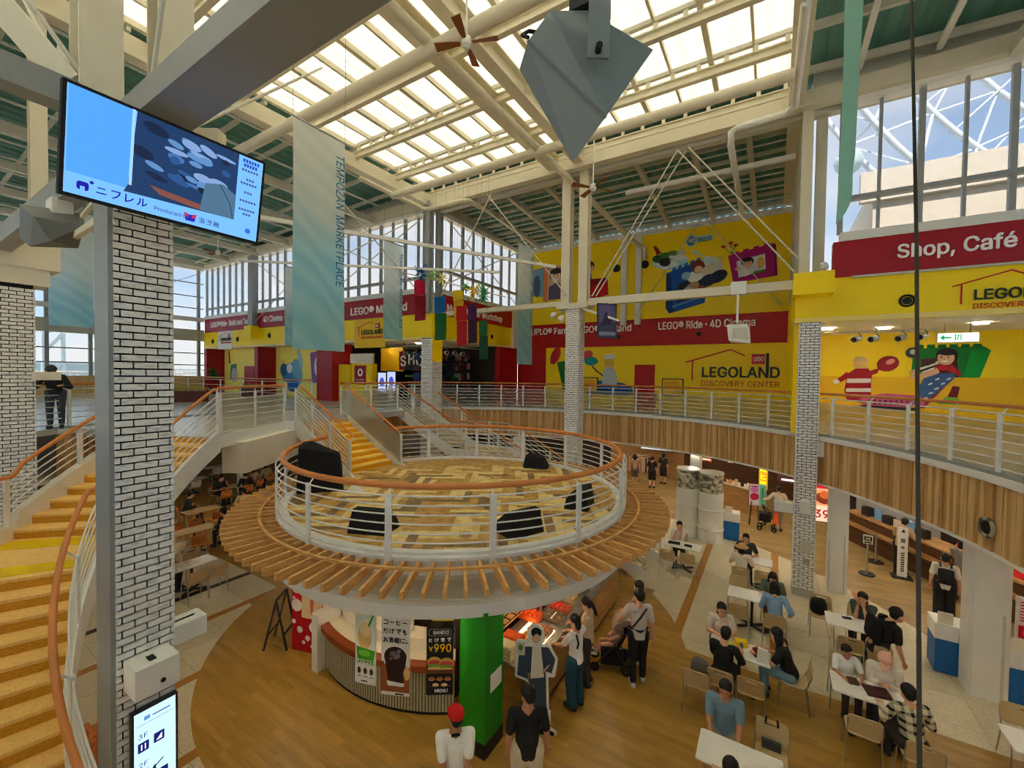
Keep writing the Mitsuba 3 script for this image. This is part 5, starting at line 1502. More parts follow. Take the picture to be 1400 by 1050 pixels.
k = thing('loudspeaker', 'large angular grey loudspeaker hanging at the top of the picture', 'loudspeaker')
sp = dict(F=(-1.018, 1.665, 7.193), A=(-.926, 1.582, 7.228), B=(-.839, 1.615, 7.341), C=(-.716, 1.716, 7.363), P2=(-.608, 1.676, 6.858), E=(-.776, 1.733, 6.742), D=(-.509, 2.02, 7.315), D2=(-.687, 2.389, 7.649), E2=(-.938, 2.159, 7.053), B2=(-1.011, 2.012, 7.678), F2=(-1.153, 1.976, 7.413))
horn(k, list(sp.values()), 'speaker_grey')
A_ = {q: np.array(v) for q, v in sp.items()}
part(k, 'edge_strip', MB().bar(A_['A'], A_['P2'], .012, .014, (0, -1, 0)), 'speaker_dark', label='darker folded edge')
part(k, 'yoke', MB().bar((-.632, 1.66, 7.62), (-.622, 1.615, 7.06), .085, .014, (-.5, .85, 0)), 'speaker_grey', label='hanging bracket')
part(k, 'bolt', MB().mesh(trimesh.creation.cylinder(.013, .05, sections=12), frame((-.615, 1.6, 7.085), (.86, .5, 0), (0, 0, 1))), 'black')
part(k, 'cable', MB().tube([(-.93, 1.59, 7.25), (-.98, 1.62, 7.3), (-.98, 1.68, 7.36), (-.93, 1.76, 7.38)], .008, 6), 'black')
part(k, 'hanger', MB().box(-.8, -.66, 1.72, 1.86, 7.4, 8.05), 'dark_metal')
k = thing('loudspeaker', 'angular grey loudspeaker on the left girder beside the brick column', 'loudspeaker')
q = np.array([-8.1, 1.45, 7.62])
o5 = [(-.3, -.1, .12), (-.28, -.16, -.12), (0, -.2, .24), (.3, -.14, .05), (.34, 0, -.22), (-.12, -.1, -.25), (.1, .35, .28), (-.25, .3, .2), (.4, .3, .05), (.1, .3, -.2)]
horn(k, [q + np.array(v) for v in o5], 'speaker_dark')
part(k, 'bracket', MB().box(-8.25, -7.95, 1.5, 1.7, 7.8, 8.02), 'white_paint')
part(k, 'arm', MB().bar((-8.0, 1.7, 7.55), (-6.05, 1.6, 7.5), .06, .08).bar((-7.6, 1.7, 7.75), (-6.0, 1.65, 7.95), .04, .04), 'cream_steel')
k = thing('loudspeaker', 'white box loudspeaker hanging on a pole from the right girder', 'loudspeaker')
part(k, 'pole', MB().tube([(-.9, 13.45, 8.2), (-.9, 13.4, 7.35)], .03, 8), 'white_paint')
part(k, 'mount', MB().box(-1.08, -.7, 13.4, 13.8, 8.15, 8.5), 'white_paint')
part(k, 'housing', m3.Manifold.hull_points(np.array([(-1.15, 13.35, 7.3), (-.65, 13.35, 7.3), (-1.1, 13.3, 6.85), (-.55, 13.3, 6.75), (-1.1, 13.65, 7.25), (-.6, 13.65, 7.25), (-1.05, 13.6, 6.8), (-.6, 13.6, 6.8)])), 'white_paint', label='white housing')
part(k, 'grille', MB().add([(-1.0, 13.325, 7.2), (-.66, 13.325, 7.2), (-.6, 13.29, 6.85), (-1.02, 13.3, 6.9)], [(0, 2, 1), (0, 3, 2)]), 'shade_steel')
k = thing('box_light', 'white box light hanging under the roof beside the screen', 'lamp')
whole(k, MB().bar((-6.35, 2.4, 8.72), (-6.0, 2.62, 8.72), .16, .2), 'cream_steel')


def fan(label, x, y, z, r, a0):
    k = thing('ceiling_fan', label, 'fan', None)
    part(k, 'rod', MB().tube([(x, y, z), (x, y, 13.2)], .018, 6), 'white_paint')
    part(k, 'motor', MB().disc((x, y), .09, z - .06, z + .1, 16).disc((x, y), .06, z - .1, z - .06, 16), 'white_paint', True)
    for i in range(4):
        a = math.radians(a0 + 90 * i)
        e, t = np.array([math.cos(a), math.sin(a), 0]), np.array([-math.sin(a), math.cos(a), .25])
        prof = [(.12, .035), (.3, .06), (r, .085), (r, -.085), (.3, -.06), (.12, -.035)]
        P_ = np.array([x, y, z])
        v = [P_ + e * u + t * w for u, w in prof] + [P_ + e * u + t * w + np.array([0, 0, .012]) for u, w in prof]
        f = [(0, 1, 5), (1, 4, 5), (1, 2, 4), (2, 3, 4), (6, 11, 7), (7, 11, 10), (7, 10, 8), (8, 10, 9)] + [(u, u + 6, (u + 1) % 6 + 6) for u in range(6)] + [(u, (u + 1) % 6 + 6, (u + 1) % 6) for u in range(6)]
        part(k, 'blade', MB().add(v, f), 'fan_wood')


fan('brown four-bladed ceiling fan under the twin roof beams', -5.1, 6.4, 12.08, .62, 20)
fan('ceiling fan seen from the side near the middle steel posts', -4.7, 12.0, 11.4, .7, 50)
fan('distant ceiling fan left of the largest banner', -21.0, 9.0, 11.0, .6, 10)
mat('rope_dark', (62, 54, 42), .7)
k = thing('rope', 'dark rope running down the right of the picture close to the viewer', 'rope')
whole(k, MB().tube([(.821, 4.357, 8.803), (.6, 2.9, 6.5), (.397, 1.687, 4.626), (.36, 1.3, 4.1)], [.009, .008, .0062, .006], 8), 'rope_dark')


def spots(label, track, lamps, aim, white=False):
    k = thing('track_rail', label, 'lamp rail')
    part(k, 'rail', MB().tube(track, .022, 8), 'shade_steel')
    mb = MB()
    for p in lamps:
        mb.tube([(p[0], p[1], p[2] + .16), (p[0], p[1], ZB)], .01, 5)
    part(k, 'hanger', mb, 'shade_steel')
    for i, p in enumerate(lamps):
        s = thing('spotlight', 'stage spotlight on the ' + label.split(' above')[0].replace('rail of spotlights ', 'rail ') + ', ' + ('leftmost', 'second from left', 'third from left', 'rightmost')[i], 'spotlight', None)
        a = np.array(aim, float)
        a /= np.linalg.norm(a)
        p = np.array(p)
        part(s, 'barrel', MB().tube([p - a * .16, p - a * .1, p + a * .1, p + a * .14], [.05, .08, .085, .095], 14), 'white_paint' if white else 'shade_steel', True)
        part(s, 'lens', MB().tube([p + a * .141, p + a * .146], .07, 14), 'black')
        part(s, 'bracket', MB().tube([p + np.array([0, 0, .2]), p + np.array([.09, 0, .08]), p + np.array([.09, 0, 0])], .01, 5), 'dark_metal')


spots('rail of spotlights under the right soffit above the green block print', [(1.2, 15, 7.12), (3.6, 15, 7.14)], [(1.95, 15, 6.93), (2.31, 15, 6.93), (2.87, 15, 6.93), (3.29, 15, 6.96)], (-.6, -.75, -.25))
spots('rail of spotlights over the shop entrance left of the corner above the display', [(-16.2, 14.6, 7.1), (-12.6, 14.6, 7.1)], [(-15.1, 14.6, 6.75), (-14.5, 14.6, 6.72), (-13.9, 14.6, 6.75), (-13.4, 14.6, 6.75)], (.5, -.85, -.1), True)
spots('rail of spotlights over the shop entrance right of the corner column above the display', [(-13.2, 14.2, 7.1), (-13.2, 18.2, 7.1)], [(-13.2, 15.3, 6.8), (-13.2, 15.9, 6.8), (-13.2, 16.5, 6.8)], (.85, -.5, -.1), True)
k = thing('exit_sign', 'green and white exit sign with an arrow under the right soffit', 'exit sign')
part(k, 'box', MB().box(3.5, 4.25, 14.75, 14.88, 6.76, 7.0), 'white_paint')
P = Print(on_y(3.5, 14.75, 6.76))
P.a(sbox(.01, .01, .74, .23), (226, 250, 238)).a([(.05, .12), (.13, .19), (.13, .14), (.26, .14), (.26, .1), (.13, .1), (.13, .05)], (0, 130, 70)).a(sbox(.32, .05, .345, .2), (0, 130, 70)).a(sbox(.42, .05, .44, .2), (0, 130, 70)).a(ell(.385, .17, .02, .02), (0, 130, 70)).a(stroke([(.385, .15), (.36, .06)], .02), (0, 130, 70))
emit_print(k, 'face', P, .5, 'lit face with a green arrow')
part(k, 'wire', MB().tube([(3.65, 14.8, 7.0), (3.65, 14.8, 7.28)], .006, 4).tube([(4.1, 14.8, 7.0), (4.1, 14.8, 7.28)], .006, 4), 'dark_metal')
for lab, x, y in (('round white downlight under the right soffit by the brick column', 1.3, 15.2), ('round white downlight under the right soffit behind the rope', 2.62, 15.6), ('round white downlight at the right end of the right soffit', 4.4, 15.2), ('round white downlight over the corner shop entrance', -16.9, 14.6), ('round white downlight over the corner shop entrance nearer the corner', -14.6, 14.9)):
    k = thing('downlight', lab, 'lamp')
    whole(k, MB().disc((x, y), .14, ZB - .05, ZB - .001, 16), 'white_paint', emit=emitter((255, 240, 215), 14.0))
for lab, x, y, z in (('white floodlight on top of the yellow box of the right column', 1.0, 13.0, 8.58), ('white floodlight on the left of the middle column head', -6.7, 13.5, 7.9), ('white floodlight under the middle column head', -6.35, 13.4, 7.75)):
    k = thing('floodlight', lab, 'lamp')
    part(k, 'housing', MB().tube([(x, y + .12, z + .1), (x, y + .05, z + .06), (x, y - .06, z - .02)], [.05, .09, .1], 12), 'white_paint', True)
    part(k, 'arm', MB().bar((x, y + .1, z + .1), (x if x > 0 else -6.2, y + .3, z - .12 if x > 0 else 8.14), .03, .03), 'shade_steel')

# sensor boxes and the lit directory on the left column
k = thing('sensor_box', 'white box with a black slot and knob on the front of the left brick column', 'box')
part(k, 'box', MB().box(-5.49, -5.18, 1.5, 1.86, 2.56, 2.86), 'white_paint')
part(k, 'slot', MB().box(-5.38, -5.27, 1.64, 1.7, 2.86, 2.865), 'black')
part(k, 'knob', MB().mesh(trimesh.creation.cylinder(.022, .02, sections=12), on_x(-5.18, 1.72, 2.66)), 'black')
k = thing('sensor_box', 'white box with a long slot on the right side of the left brick column', 'box')
part(k, 'box', MB().box(-5.85, -5.6, 1.935, 2.28, 2.72, 2.93), 'white_paint')
part(k, 'slot', MB().box(-5.74, -5.71, 1.98, 2.2, 2.93, 2.935), 'black')
k = thing('sensor_box', 'cream box fixed to the brick column at the left edge', 'box')
whole(k, MB().box(-12.45, -12.25, 2.05, 2.42, 5.56, 5.72), 'ceiling_white')
k = thing('sensor_box', 'white box sticking out on the left of the right brick column', 'box')
whole(k, MB().box(.1, .54, 13.6, 13.85, 2.15, 2.42), 'white_paint')
k = thing('directory_sign', 'lit blue-white directory sign with pictograms on the left brick column', 'sign')
part(k, 'housing', MB().box(-5.49, -5.43, 1.54, 1.93, 1.0, 2.3), 'dark_metal')
P = Print(on_x(-5.43, 1.56, 1.02))
P.a(sbox(0, 0, .35, 1.26), (186, 222, 250)).a(sbox(.02, 1.12, .33, 1.124), (60, 70, 120))
P.t('3F', .03, .98, .05, (50, 60, 110), False).t('2F', .03, .68, .05, (50, 60, 110), False).a(sbox(.02, .64, .12, .644), (50, 60, 110))
P.a(rrect(.03, .84, .12, .94, .008), (16, 24, 90)).a(rrect(.16, .86, .25, .96, .008), (16, 24, 90)).a(sbox(.055, .86, .065, .92), (230, 240, 250)).a(sbox(.085, .86, .095, .92), (230, 240, 250)).a([(.18, .88), (.23, .88), (.23, .94)], (230, 240, 250))
P.a(stroke([(.15, .6), (.24, .66)], .012), (16, 24, 60)).a([(.13, .59), (.17, .64), (.18, .58)], (16, 24, 60)).a(rrect(.1, .46, .17, .54, .008), (16, 24, 90)).a(rrect(.2, .48, .28, .56, .008), (16, 24, 90)).a(sbox(.08, 1.16, .13, 1.2), (90, 130, 190)).a(sbox(.15, 1.17, .3, 1.185), (90, 110, 160))
emit_print(k, 'face', P, .4, 'lit face with dark blue pictograms')
# ================================================================ tables and chairs
TABLE, CHAIR = {}, {}


def proto_table(w, d, top):
    t = {}
    t['tabletop'] = (MB().prism(rrect(-w / 2, -d / 2, w / 2, d / 2, .025), .695, .72).ply(top, 30), None)
    t['column'] = (MB().disc((0, 0), .03, .03, .7, 12).ply('dark_metal', True), None)
    t['foot'] = (MB().bar((-.27, -.2, .025), (.27, .2, .025), .06, .035).bar((-.27, .2, .025), (.27, -.2, .025), .06, .035).ply('dark_metal'), None)
    return t


def proto_chair(m):
    c = {}
    seat = MB().prism(rrect(-.2, -.2, .2, .2, .06), .44, .455)
    c['seat'] = (seat.ply(m, 30), None)
    back = rrect(-.205, 0, .205, .3, .05).difference(rrect(-.09, .225, .09, .255, .014))
    M = frame((0, -.215, .5), (1, 0, 0), (0, -.2, .98))
    c['backrest'] = (MB().prism(back, -.008, .008, M).ply(m, 30), None)
    for nm, x in (('leg', -.2), ('leg_001', .2)):
        c[nm] = (MB().tube([(x * 1.12, .22, 0), (x * 1.02, .17, .43), (x, .12, .443)], .011, 6).ply('chrome', True), None)
    for nm, x in (('leg_002', -.2), ('leg_003', .2)):
        c[nm] = (MB().tube([(x * 1.12, -.25, 0), (x * 1.02, -.18, .43), (x * 1.02, -.245, .62), (x * 1.0, -.265, .72)], .011, 6).ply('chrome', True), None)
    c['side_bar'] = (MB().tube([(-.2, .14, .436), (-.2, -.18, .436)], .01, 6).tube([(.2, .14, .436), (.2, -.18, .436)], .01, 6).ply('chrome', True), None)
    return c


def place(name, proto, label, cat, x, y, deg, group=None, z=0.0):
    k = thing(name, label, cat, group)
    Tm = TF().translate([x, y, z]).rotate([0, 0, 1], deg)
    for p, (d, _) in proto.items():
        kk = k + '__' + p
        USED.add(kk)
        scene[kk] = {**d, 'to_world': Tm}
    return k


tw = proto_table(1.0, .56, 'table_white')
tb = proto_table(1.1, .6, 'chair_beige')
chb, cho, chw = proto_chair('chair_beige'), proto_chair('chair_orange'), proto_chair('white_paint')
tabs = [('white table at the bottom edge in front of the man in a blue polo shirt', -.27, 6.3, 0), ('white table by the pink cap and the plaid shirt', 1.45, 8.85, 0), ('white table with nothing but a dark phone, beside the standing man with a backpack', 1.57, 11.13, 0), ('white table covered with takeaway food and a yellow bag', -.42, 8.88, 0), ('empty white table left of the person in a denim jacket', -.3, 11.25, 0), ('white table of the person in a straw hat', -.4, 13.5, 0), ('white table by the two white round pillars', -2.2, 13.5, 0), ('white table at the lower right edge', 3.45, 8.8, 0)]
for lab, x, y, a in tabs:
    place('dining_table', tw, lab, 'table', x, y, a)
chs = [('beige chair with a dark strap bag, right of the man in blue', .1, 6.9, 180), ('beige chair under the plaid shirt man, at the lower right', 1.9, 8.1, 0), ('empty beige chair in front of the table with the plaid shirt man', 1.28, 8.25, 0), ('empty beige chair with its back to the viewer by the food-covered table', -.2, 8.25, 0), ('beige chair behind the man in blue, holding a grey backpack', -1.0, 7.95, 0),
       ('beige chair of the man in a black shirt', -.66, 8.2, 0), ('beige chair of the woman with long dark hair', .42, 8.95, 90), ('empty beige chair before the empty white table', -.55, 10.75, 0), ('empty beige chair behind the empty white table', -.62, 11.75, 180), ('beige chair of the person in a denim jacket', .15, 10.7, 0), ('beige chair of the woman facing the denim jacket', .1, 11.8, 180),
       ('beige chair of the straw hat person', -.62, 12.85, 0), ('beige chair right of the straw hat', -.1, 12.9, 0), ('beige chair left of the two in front of the pillars', -2.5, 12.95, 0), ('beige chair right of the two in front of the pillars', -1.95, 12.95, 0), ('beige chair of the man at the pillars', -2.4, 14.05, 180),
       ('beige chair with its back to the viewer by the phone table', 1.4, 10.6, 0), ('beige chair with a black bag by the right brick column', 1.05, 11.75, 180), ('beige chair of the woman in a patterned shirt', 1.75, 11.75, 180), ('beige chair of the child in white', 1.2, 9.4, 180), ('beige chair of the woman in a pink cap', 1.72, 9.4, 180), ('beige chair at the right edge beside the blue bins', 3.35, 9.35, 180), ('beige chair of the man in the blue polo shirt', -.52, 6.95, 180),
       ('beige chair cut by the bottom edge near the rope', 1.05, 6.4, 0), ('beige chair of the dark-haired head at the bottom edge', -.3, 5.5, 0), ('beige chair near the right edge of the picture', 3.5, 8.25, 0)]
for lab, x, y, a in chs:
    place('chair', chb, lab, 'chair', x, y, a)
# left side under the landing
for i, (x, y, m, lab) in enumerate(((-12.9, 4.9, tw, 'white table right of the left brick column'), (-15.6, 6.0, tb, 'brown table beside the man in a dark cap under the landing'), (-17.6, 7.0, tb, 'brown table farther left under the landing'), (-20.2, 8.9, tb, 'brown table in the middle of the group under the landing'), (-23, 8.8, tw, 'pale table near the west windows under the landing'), (-25, 10.5, tw, 'far pale table by the windows under the landing'))):
    place('dining_table', m, lab, 'table', x, y, 90)
lch = [(-12.35, 4.75, 90, chb, 'pale chair with its back to the viewer at the white table near the left column'), (-12.35, 5.2, 90, chb, 'pale chair right of the one at the white table near the left column'), (-13.45, 4.7, -90, chb, 'pale chair behind the white table near the left column'), (-13.45, 5.2, -90, chb, 'pale chair behind the right end of the white table near the left column'), (-15.0, 5.8, 90, cho, 'orange-brown chair in front of the brown table under the landing'), (-16.2, 5.8, -90, cho, 'orange-brown chair behind the brown table under the landing'), (-16.2, 6.35, -90, cho, 'orange-brown chair at the left of the brown table under the landing'), (-17.0, 7.2, 90, cho, 'orange-brown chair at the farther brown table'), (-18.2, 6.9, -90, cho, 'orange-brown chair of the seated figure beside the left column'), (-19.6, 8.6, 90, cho, 'orange-brown chair at the group table under the landing'), (-20.8, 9.2, -90, cho, 'orange-brown chair behind the group table under the landing'), (-22.4, 8.6, 90, chw, 'white chair at the pale table under the landing'), (-23.6, 8.6, -90, chw, 'white chair behind the pale table under the landing'), (-24.4, 10.3, 90, chw, 'white chair at the far pale table')]
for x, y, a, p, lab in lch:
    place('chair', p, lab, 'chair', x, y, a)
# wooden chairs stacked beneath the main stairs
HC = {}
wood = 'chair_orange'
HC['seat'] = (MB().box(-.2, .2, -.2, .2, .42, .45).ply(wood), None)
for i, (x, y) in enumerate(((-.19, -.19), (.19, -.19))):
    HC['leg' + ('_%03d' % i if i else '')] = (MB().bar((x, y, 0), (x, y - .06, .82), .035, .035).ply(wood), None)
for i, (x, y) in enumerate(((-.19, .19), (.19, .19))):
    HC['leg_%03d' % (i + 2)] = (MB().bar((x, y, 0), (x, y, .43), .035, .035).ply(wood), None)
HC['top_rail'] = (MB().bar((-.2, -.24, .8), (.2, -.24, .8), .03, .08).ply(wood), None)
HC['armrest'] = (MB().bar((-.21, -.22, .64), (-.21, .18, .62), .04, .03).bar((-.21, .18, .42), (-.21, .18, .62), .03, .03).ply(wood), None)
HC['armrest_001'] = (MB().bar((.21, -.22, .64), (.21, .18, .62), .04, .03).bar((.21, .18, .42), (.21, .18, .62), .03, .03).ply(wood), None)
for i, (x, y) in enumerate(((-7.75, 1.98), (-7.95, 2.45), (-7.3, 1.85), (-7.45, 2.35))):
    for q in range(2):
        place('high_chair', HC, ('upper ' if q else 'lower ') + 'orange-brown wooden high chair in the ' + ('nearest', 'second', 'third', 'farthest')[i] + ' stack by the main stairs', 'high chair', x, y, 80 + 10 * q, 'wooden high chairs beside the main stairs', z=q * .28)

# ================================================================ small things on the tables
TZ = .72


def tabletop_box(name, label, cat, x, y, w, d, h, c, rot=0.0, z=TZ, group=None):
    k = thing(name, label, cat, group)
    b = trimesh.creation.box((w, d, h), trimesh.transformations.rotation_matrix(rot, (0, 0, 1)))
    return whole(k, MB().mesh(b, (np.array([x, y, z + h / 2]), np.eye(3))), colmat(c))


tabletop_box('phone', 'dark phone lying on the table beside the patterned shirt', 'phone', 1.45, 11.3, .16, .09, .01, (20, 20, 22), .2)
tabletop_box('wallet', 'black pouch on the table by the white round pillars', 'pouch', -2.45, 13.45, .34, .12, .05, (22, 22, 24), .15)
tabletop_box('wallet', 'second smaller black pouch on the table by the pillars', 'pouch', -2.05, 13.45, .2, .1, .04, (26, 26, 30), -.1)
tabletop_box('box', 'yellow food bag on the food-covered table', 'food', -.4, 9.02, .2, .14, .1, (244, 204, 16), .4)
tabletop_box('box', 'green-yellow snack box on the food-covered table', 'food', -.58, 8.92, .14, .08, .05, (206, 220, 70), .4)
tabletop_box('box', 'dark red carton of fries on the food-covered table', 'food', -.12, 8.85, .14, .12, .12, (110, 20, 24), .5)
k = thing('cup', 'small teal bottle on the food-covered table', 'bottle')
whole(k, MB().disc((-.38, 8.78), .03, TZ, TZ + .14, 12).disc((-.38, 8.78), .02, TZ + .14, TZ + .18, 10), colmat((60, 150, 150)), True)
k = thing('cup', 'clear plastic cup with a pale drink on the food-covered table', 'cup')
whole(k, MB().disc((-.7, 9.05), .035, TZ, TZ + .12, 14, .045), colmat((206, 220, 214)), True)
k = thing('paper_bag', 'white carrier bag standing on the right end of the food-covered table', 'bag')
whole(k, m3.Manifold.hull_points(np.array([(x, y, z) for x, y, z in ((-.14, 8.64, TZ), (.06, 8.64, TZ), (-.14, 8.78, TZ), (.06, 8.78, TZ), (-.12, 8.66, TZ + .24), (.04, 8.66, TZ + .24), (-.12, 8.74, TZ + .24), (.04, 8.74, TZ + .22))])), 'table_white')
tabletop_box('tray_meal', 'dark lunch tray in front of the pink cap', 'tray', 1.55, 8.85, .32, .24, .04, (70, 34, 34), .2)
tabletop_box('tray_meal', 'small brown bowl in front of the child in white', 'bowl', 1.25, 8.95, .14, .14, .05, (90, 60, 46), .2)
tabletop_box('menu_holder', 'pale tray with papers on the white table near the left column', 'tray', -12.9, 4.8, .3, .4, .02, (214, 212, 206), .2)


def soft_bag(label, x, y, z, sx, sy, sz, m, seed=1, name='bag'):
    k = thing(name, label, 'bag')
    t = trimesh.creation.icosphere(3, 1.0)
    v = np.array(t.vertices)
    v = np.sign(v) * np.abs(v) ** .7
    v *= 1 + .18 * (meshkit.fbm(v * 1.6 + seed * 7, 3) - .5)[:, None]
    v *= np.array([sx, sy, sz])
    whole(k, (v + np.array([x, y, z]), t.faces), m, True)
    return k


soft_bag('black bag hung over the chair by the right brick column', 1.0, 11.8, .62, .16, .13, .18, 'black_cloth', 2)
soft_bag('grey backpack on the chair behind the man in blue', -.98, 8.0, .62, .15, .1, .22, colmat((96, 96, 90)), 3)
k = thing('strap_bag', 'dark strap bag hung over the chair right of the man in blue', 'bag')
part(k, 'pouch', MB().mesh(trimesh.creation.box((.24, .05, .3)), ((.1, 7.06, .42), np.eye(3))), colmat((60, 66, 68)))
part(k, 'strap', MB().tube([(-.0, 7.1, .3), (.0, 7.16, .6), (.03, 7.17, .82), (.03, 7.12, .8)], .014, 6), 'black_cloth')
part(k, 'strap', MB().tube([(.2, 7.1, .3), (.2, 7.16, .6), (.17, 7.17, .82), (.17, 7.12, .8)], .014, 6), 'black_cloth')

# ================================================================ stage equipment under black covers
def cover(label, x, y, prof, rot, m='black_cloth', seed=1):
    k = thing('covered_speaker', label, 'cover')
    h = m3.Manifold.hull_points(np.array(prof, float)).refine_to_length(.09)
    me = h.to_mesh()
    v, f = np.array(me.vert_properties[:, :3], float), np.array(me.tri_verts)
    v += .05 * (meshkit.fbm(v * 4 + seed * 9, 3)[:, None] - .5) * np.array([1, 1, .7])
    v[:, 2] = np.maximum(v[:, 2], 0)
    c, s = math.cos(rot), math.sin(rot)
    v = v @ np.array([[c, -s, 0], [s, c, 0], [0, 0, 1]]).T + np.array([x, y, ZS])
    whole(k, (v, f), m, 35)
    return k


wedge = [(-.36, -.25, 0), (.36, -.25, 0), (-.36, .25, 0), (.36, .25, 0), (-.32, -.22, .2), (.32, -.22, .2), (-.3, .2, .42), (.3, .2, .42), (-.3, .05, .42), (.3, .05, .42)]
cover('black covered speaker wedge at the front left of the stage', -5.92, 4.98, wedge, 3.5, seed=1)
cover('black covered speaker wedge at the front right of the stage', -3.75, 6.35, wedge, 4.3, seed=2)
cover('black covered speaker wedge at the right of the stage', -3.45, 8.35, wedge, 4.9, seed=3)
cover('black covered equipment at the back of the stage', -6.0, 11.1, [(-.36, -.24, 0), (.36, -.24, 0), (-.36, .24, 0), (.36, .24, 0), (-.28, -.15, .36), (.3, -.12, .3), (-.25, .15, .4), (.25, .15, .34)], .3, seed=4)
cover('tall black cloth over stacked equipment at the left of the stage', -9.05, 6.05, [(-.5, -.34, 0), (.5, -.34, 0), (-.5, .34, 0), (.5, .34, 0), (-.45, -.3, 1.05), (.4, -.3, .85), (-.45, .3, 1.08), (.42, .3, .8), (-.2, 0, 1.15)], .95, seed=5)
k = thing('cloth_bundle', 'small pale folded cloth beside the tall black cover on the stage', 'cloth')
whole(k, m3.Manifold.hull_points(np.array([(-8.35, 6.2, ZS), (-8.0, 6.3, ZS), (-8.3, 6.5, ZS), (-8.0, 6.5, ZS + .02), (-8.25, 6.3, ZS + .16), (-8.1, 6.4, ZS + .13)])), 'ceiling_white')
k = thing('floor_box', 'small beige floor box on the stage behind a railing post', 'box')
whole(k, MB().box(-4.45, -4.3, 5.55, 5.68, ZS, ZS + .09), 'chair_beige')
# ================================================================ food hall pillars, bins, stalls
for lab, x, y, w in (('white steel pillar right of the right brick column', 1.6, 14.5, .44), ('thick white steel pillar at the right edge between blue bins', 3.45, 11.25, .52), ('white steel pillar behind the two round pillars', -2.55, 18.2, .4), ('white steel pillar behind the stage', -9.8, 16.5, .44), ('slim white pillar under the landing', -21.5, 10.2, .3), ('white pillar far under the gallery left of the stage', -17, 14.5, .4)):
    k = thing('steel_pillar', lab, 'pillar')
    h = w / 2
    part(k, 'shaft', MB().box(x - h, x + h, y - h + .04, y + h - .04, 0, 2.98).box(x - h + .04, x + h - .04, y - h, y + h, 0, 2.98), 'white_paint')
    part(k, 'corner_strip', MB().box(x + h * .55, x + h * .7, y - h - .012, y - h, 0, 1.6), 'shade_steel')
for lab, x, y, r in (('round white pillar with a rough stone-patterned top, left of the pair', -2.58, 16.6, .4), ('round white pillar with a rough stone-patterned top, right of the pair', -1.78, 16.4, .4)):
    k = thing('round_pillar', lab, 'pillar')
    part(k, 'shaft', MB().disc((x, y), r, 0, 1.75, 32), 'white_paint', 40)
    part(k, 'stone_band', MB().disc((x, y), r - .02, 1.75, 2.4, 32), 'stone', 40, label='rough grey stone band')
    part(k, 'cap', MB().disc((x, y), r + .01, 2.4, 2.45, 32), 'white_paint')
    for z in (.45, 1.15):
        part(k, 'hoop', MB().mesh(trimesh.creation.torus(r + .015, .022, major_sections=32, minor_sections=6), ((x, y, z), np.eye(3))), 'white_paint', True)


def t_stone(p, n, uv):
    return mikit.mix(lin(96, 90, 74), lin(206, 198, 172), mikit.smoothstep(.3, .7, mikit.fbm(p.x * 9 + p.y * 9, p.z * 14, p.y * 5, 3)))


mat('stone', (150, 142, 120), .85, tex=mikit.proc(t_stone))
for lab, x, y in (('blue and white bin right of the round pillars', -1.15, 17.0), ('blue and white bin half hidden behind the round pillars', -2.2, 17.2), ('blue bin left of the thick white pillar', 3.1, 11.75), ('blue and grey bin right of the thick white pillar', 3.95, 11.3)):
    k = thing('bin', lab, 'bin')
    part(k, 'body', MB().box(x - .24, x + .24, y - .24, y + .24, .02, .68), 'blue_bin', label='blue body')
    part(k, 'lid', MB().box(x - .25, x + .25, y - .25, y + .25, .68, .98), 'table_white', label='white top')
    part(k, 'flap', MB().box(x - .2, x + .02, y - .2, y - .17, .98, 1.2), 'ceiling_white')
for lab, x, y, sign in (('queue post with a small sign board in front of the right food counter', 2.5, 16.15, True), ('queue post behind the small sign board', 2.9, 17.4, False)):
    k = thing('queue_post', lab, 'post')
    part(k, 'base', MB().disc((x, y), .2, 0, .03, 20), 'dark_metal')
    part(k, 'pole', MB().disc((x, y), .025, .03, .95, 10), 'chrome', True)
    if sign:
        part(k, 'sign_board', MB().box(x - .14, x + .14, y - .03, y - .01, .9, 1.22), 'black')
        P = Print(on_y(x - .14, y - .03, .9))
        P.a(rrect(.02, .02, .26, .3, .02), (190, 186, 176)).a(sbox(.05, .12, .23, .24), (30, 30, 30)).a(stroke([(.09, .15), (.19, .21)], .02), (220, 216, 206)).a(stroke([(.09, .21), (.19, .15)], .02), (220, 216, 206)).a(sbox(.06, .05, .22, .09), (60, 60, 60))
        part(k, 'print', P.mb, 'print')
k = thing('standing_sign', 'tall narrow white sign standing by the right food counter', 'sign')
part(k, 'board', MB().box(3.22, 3.44, 16.4, 16.45, .05, 1.5), 'table_white')
part(k, 'base', MB().box(3.1, 3.56, 16.3, 16.6, 0, .05), 'dark_metal')
P = Print(on_y(3.22, 16.4, .05))
P.a([(.06, 1.3), (.11, 1.4), (.16, 1.3)], (60, 50, 50)).a(rrect(.06, 1.0, .16, 1.12, .02), (120, 100, 96)).a(ell(.11, .86, .04, .04), (120, 100, 96))
for i in range(9):
    P.a(sbox(.07, .15 + i * .065, .15, .19 + i * .065), (90, 80, 80))
part(k, 'print', P.mb, 'print')


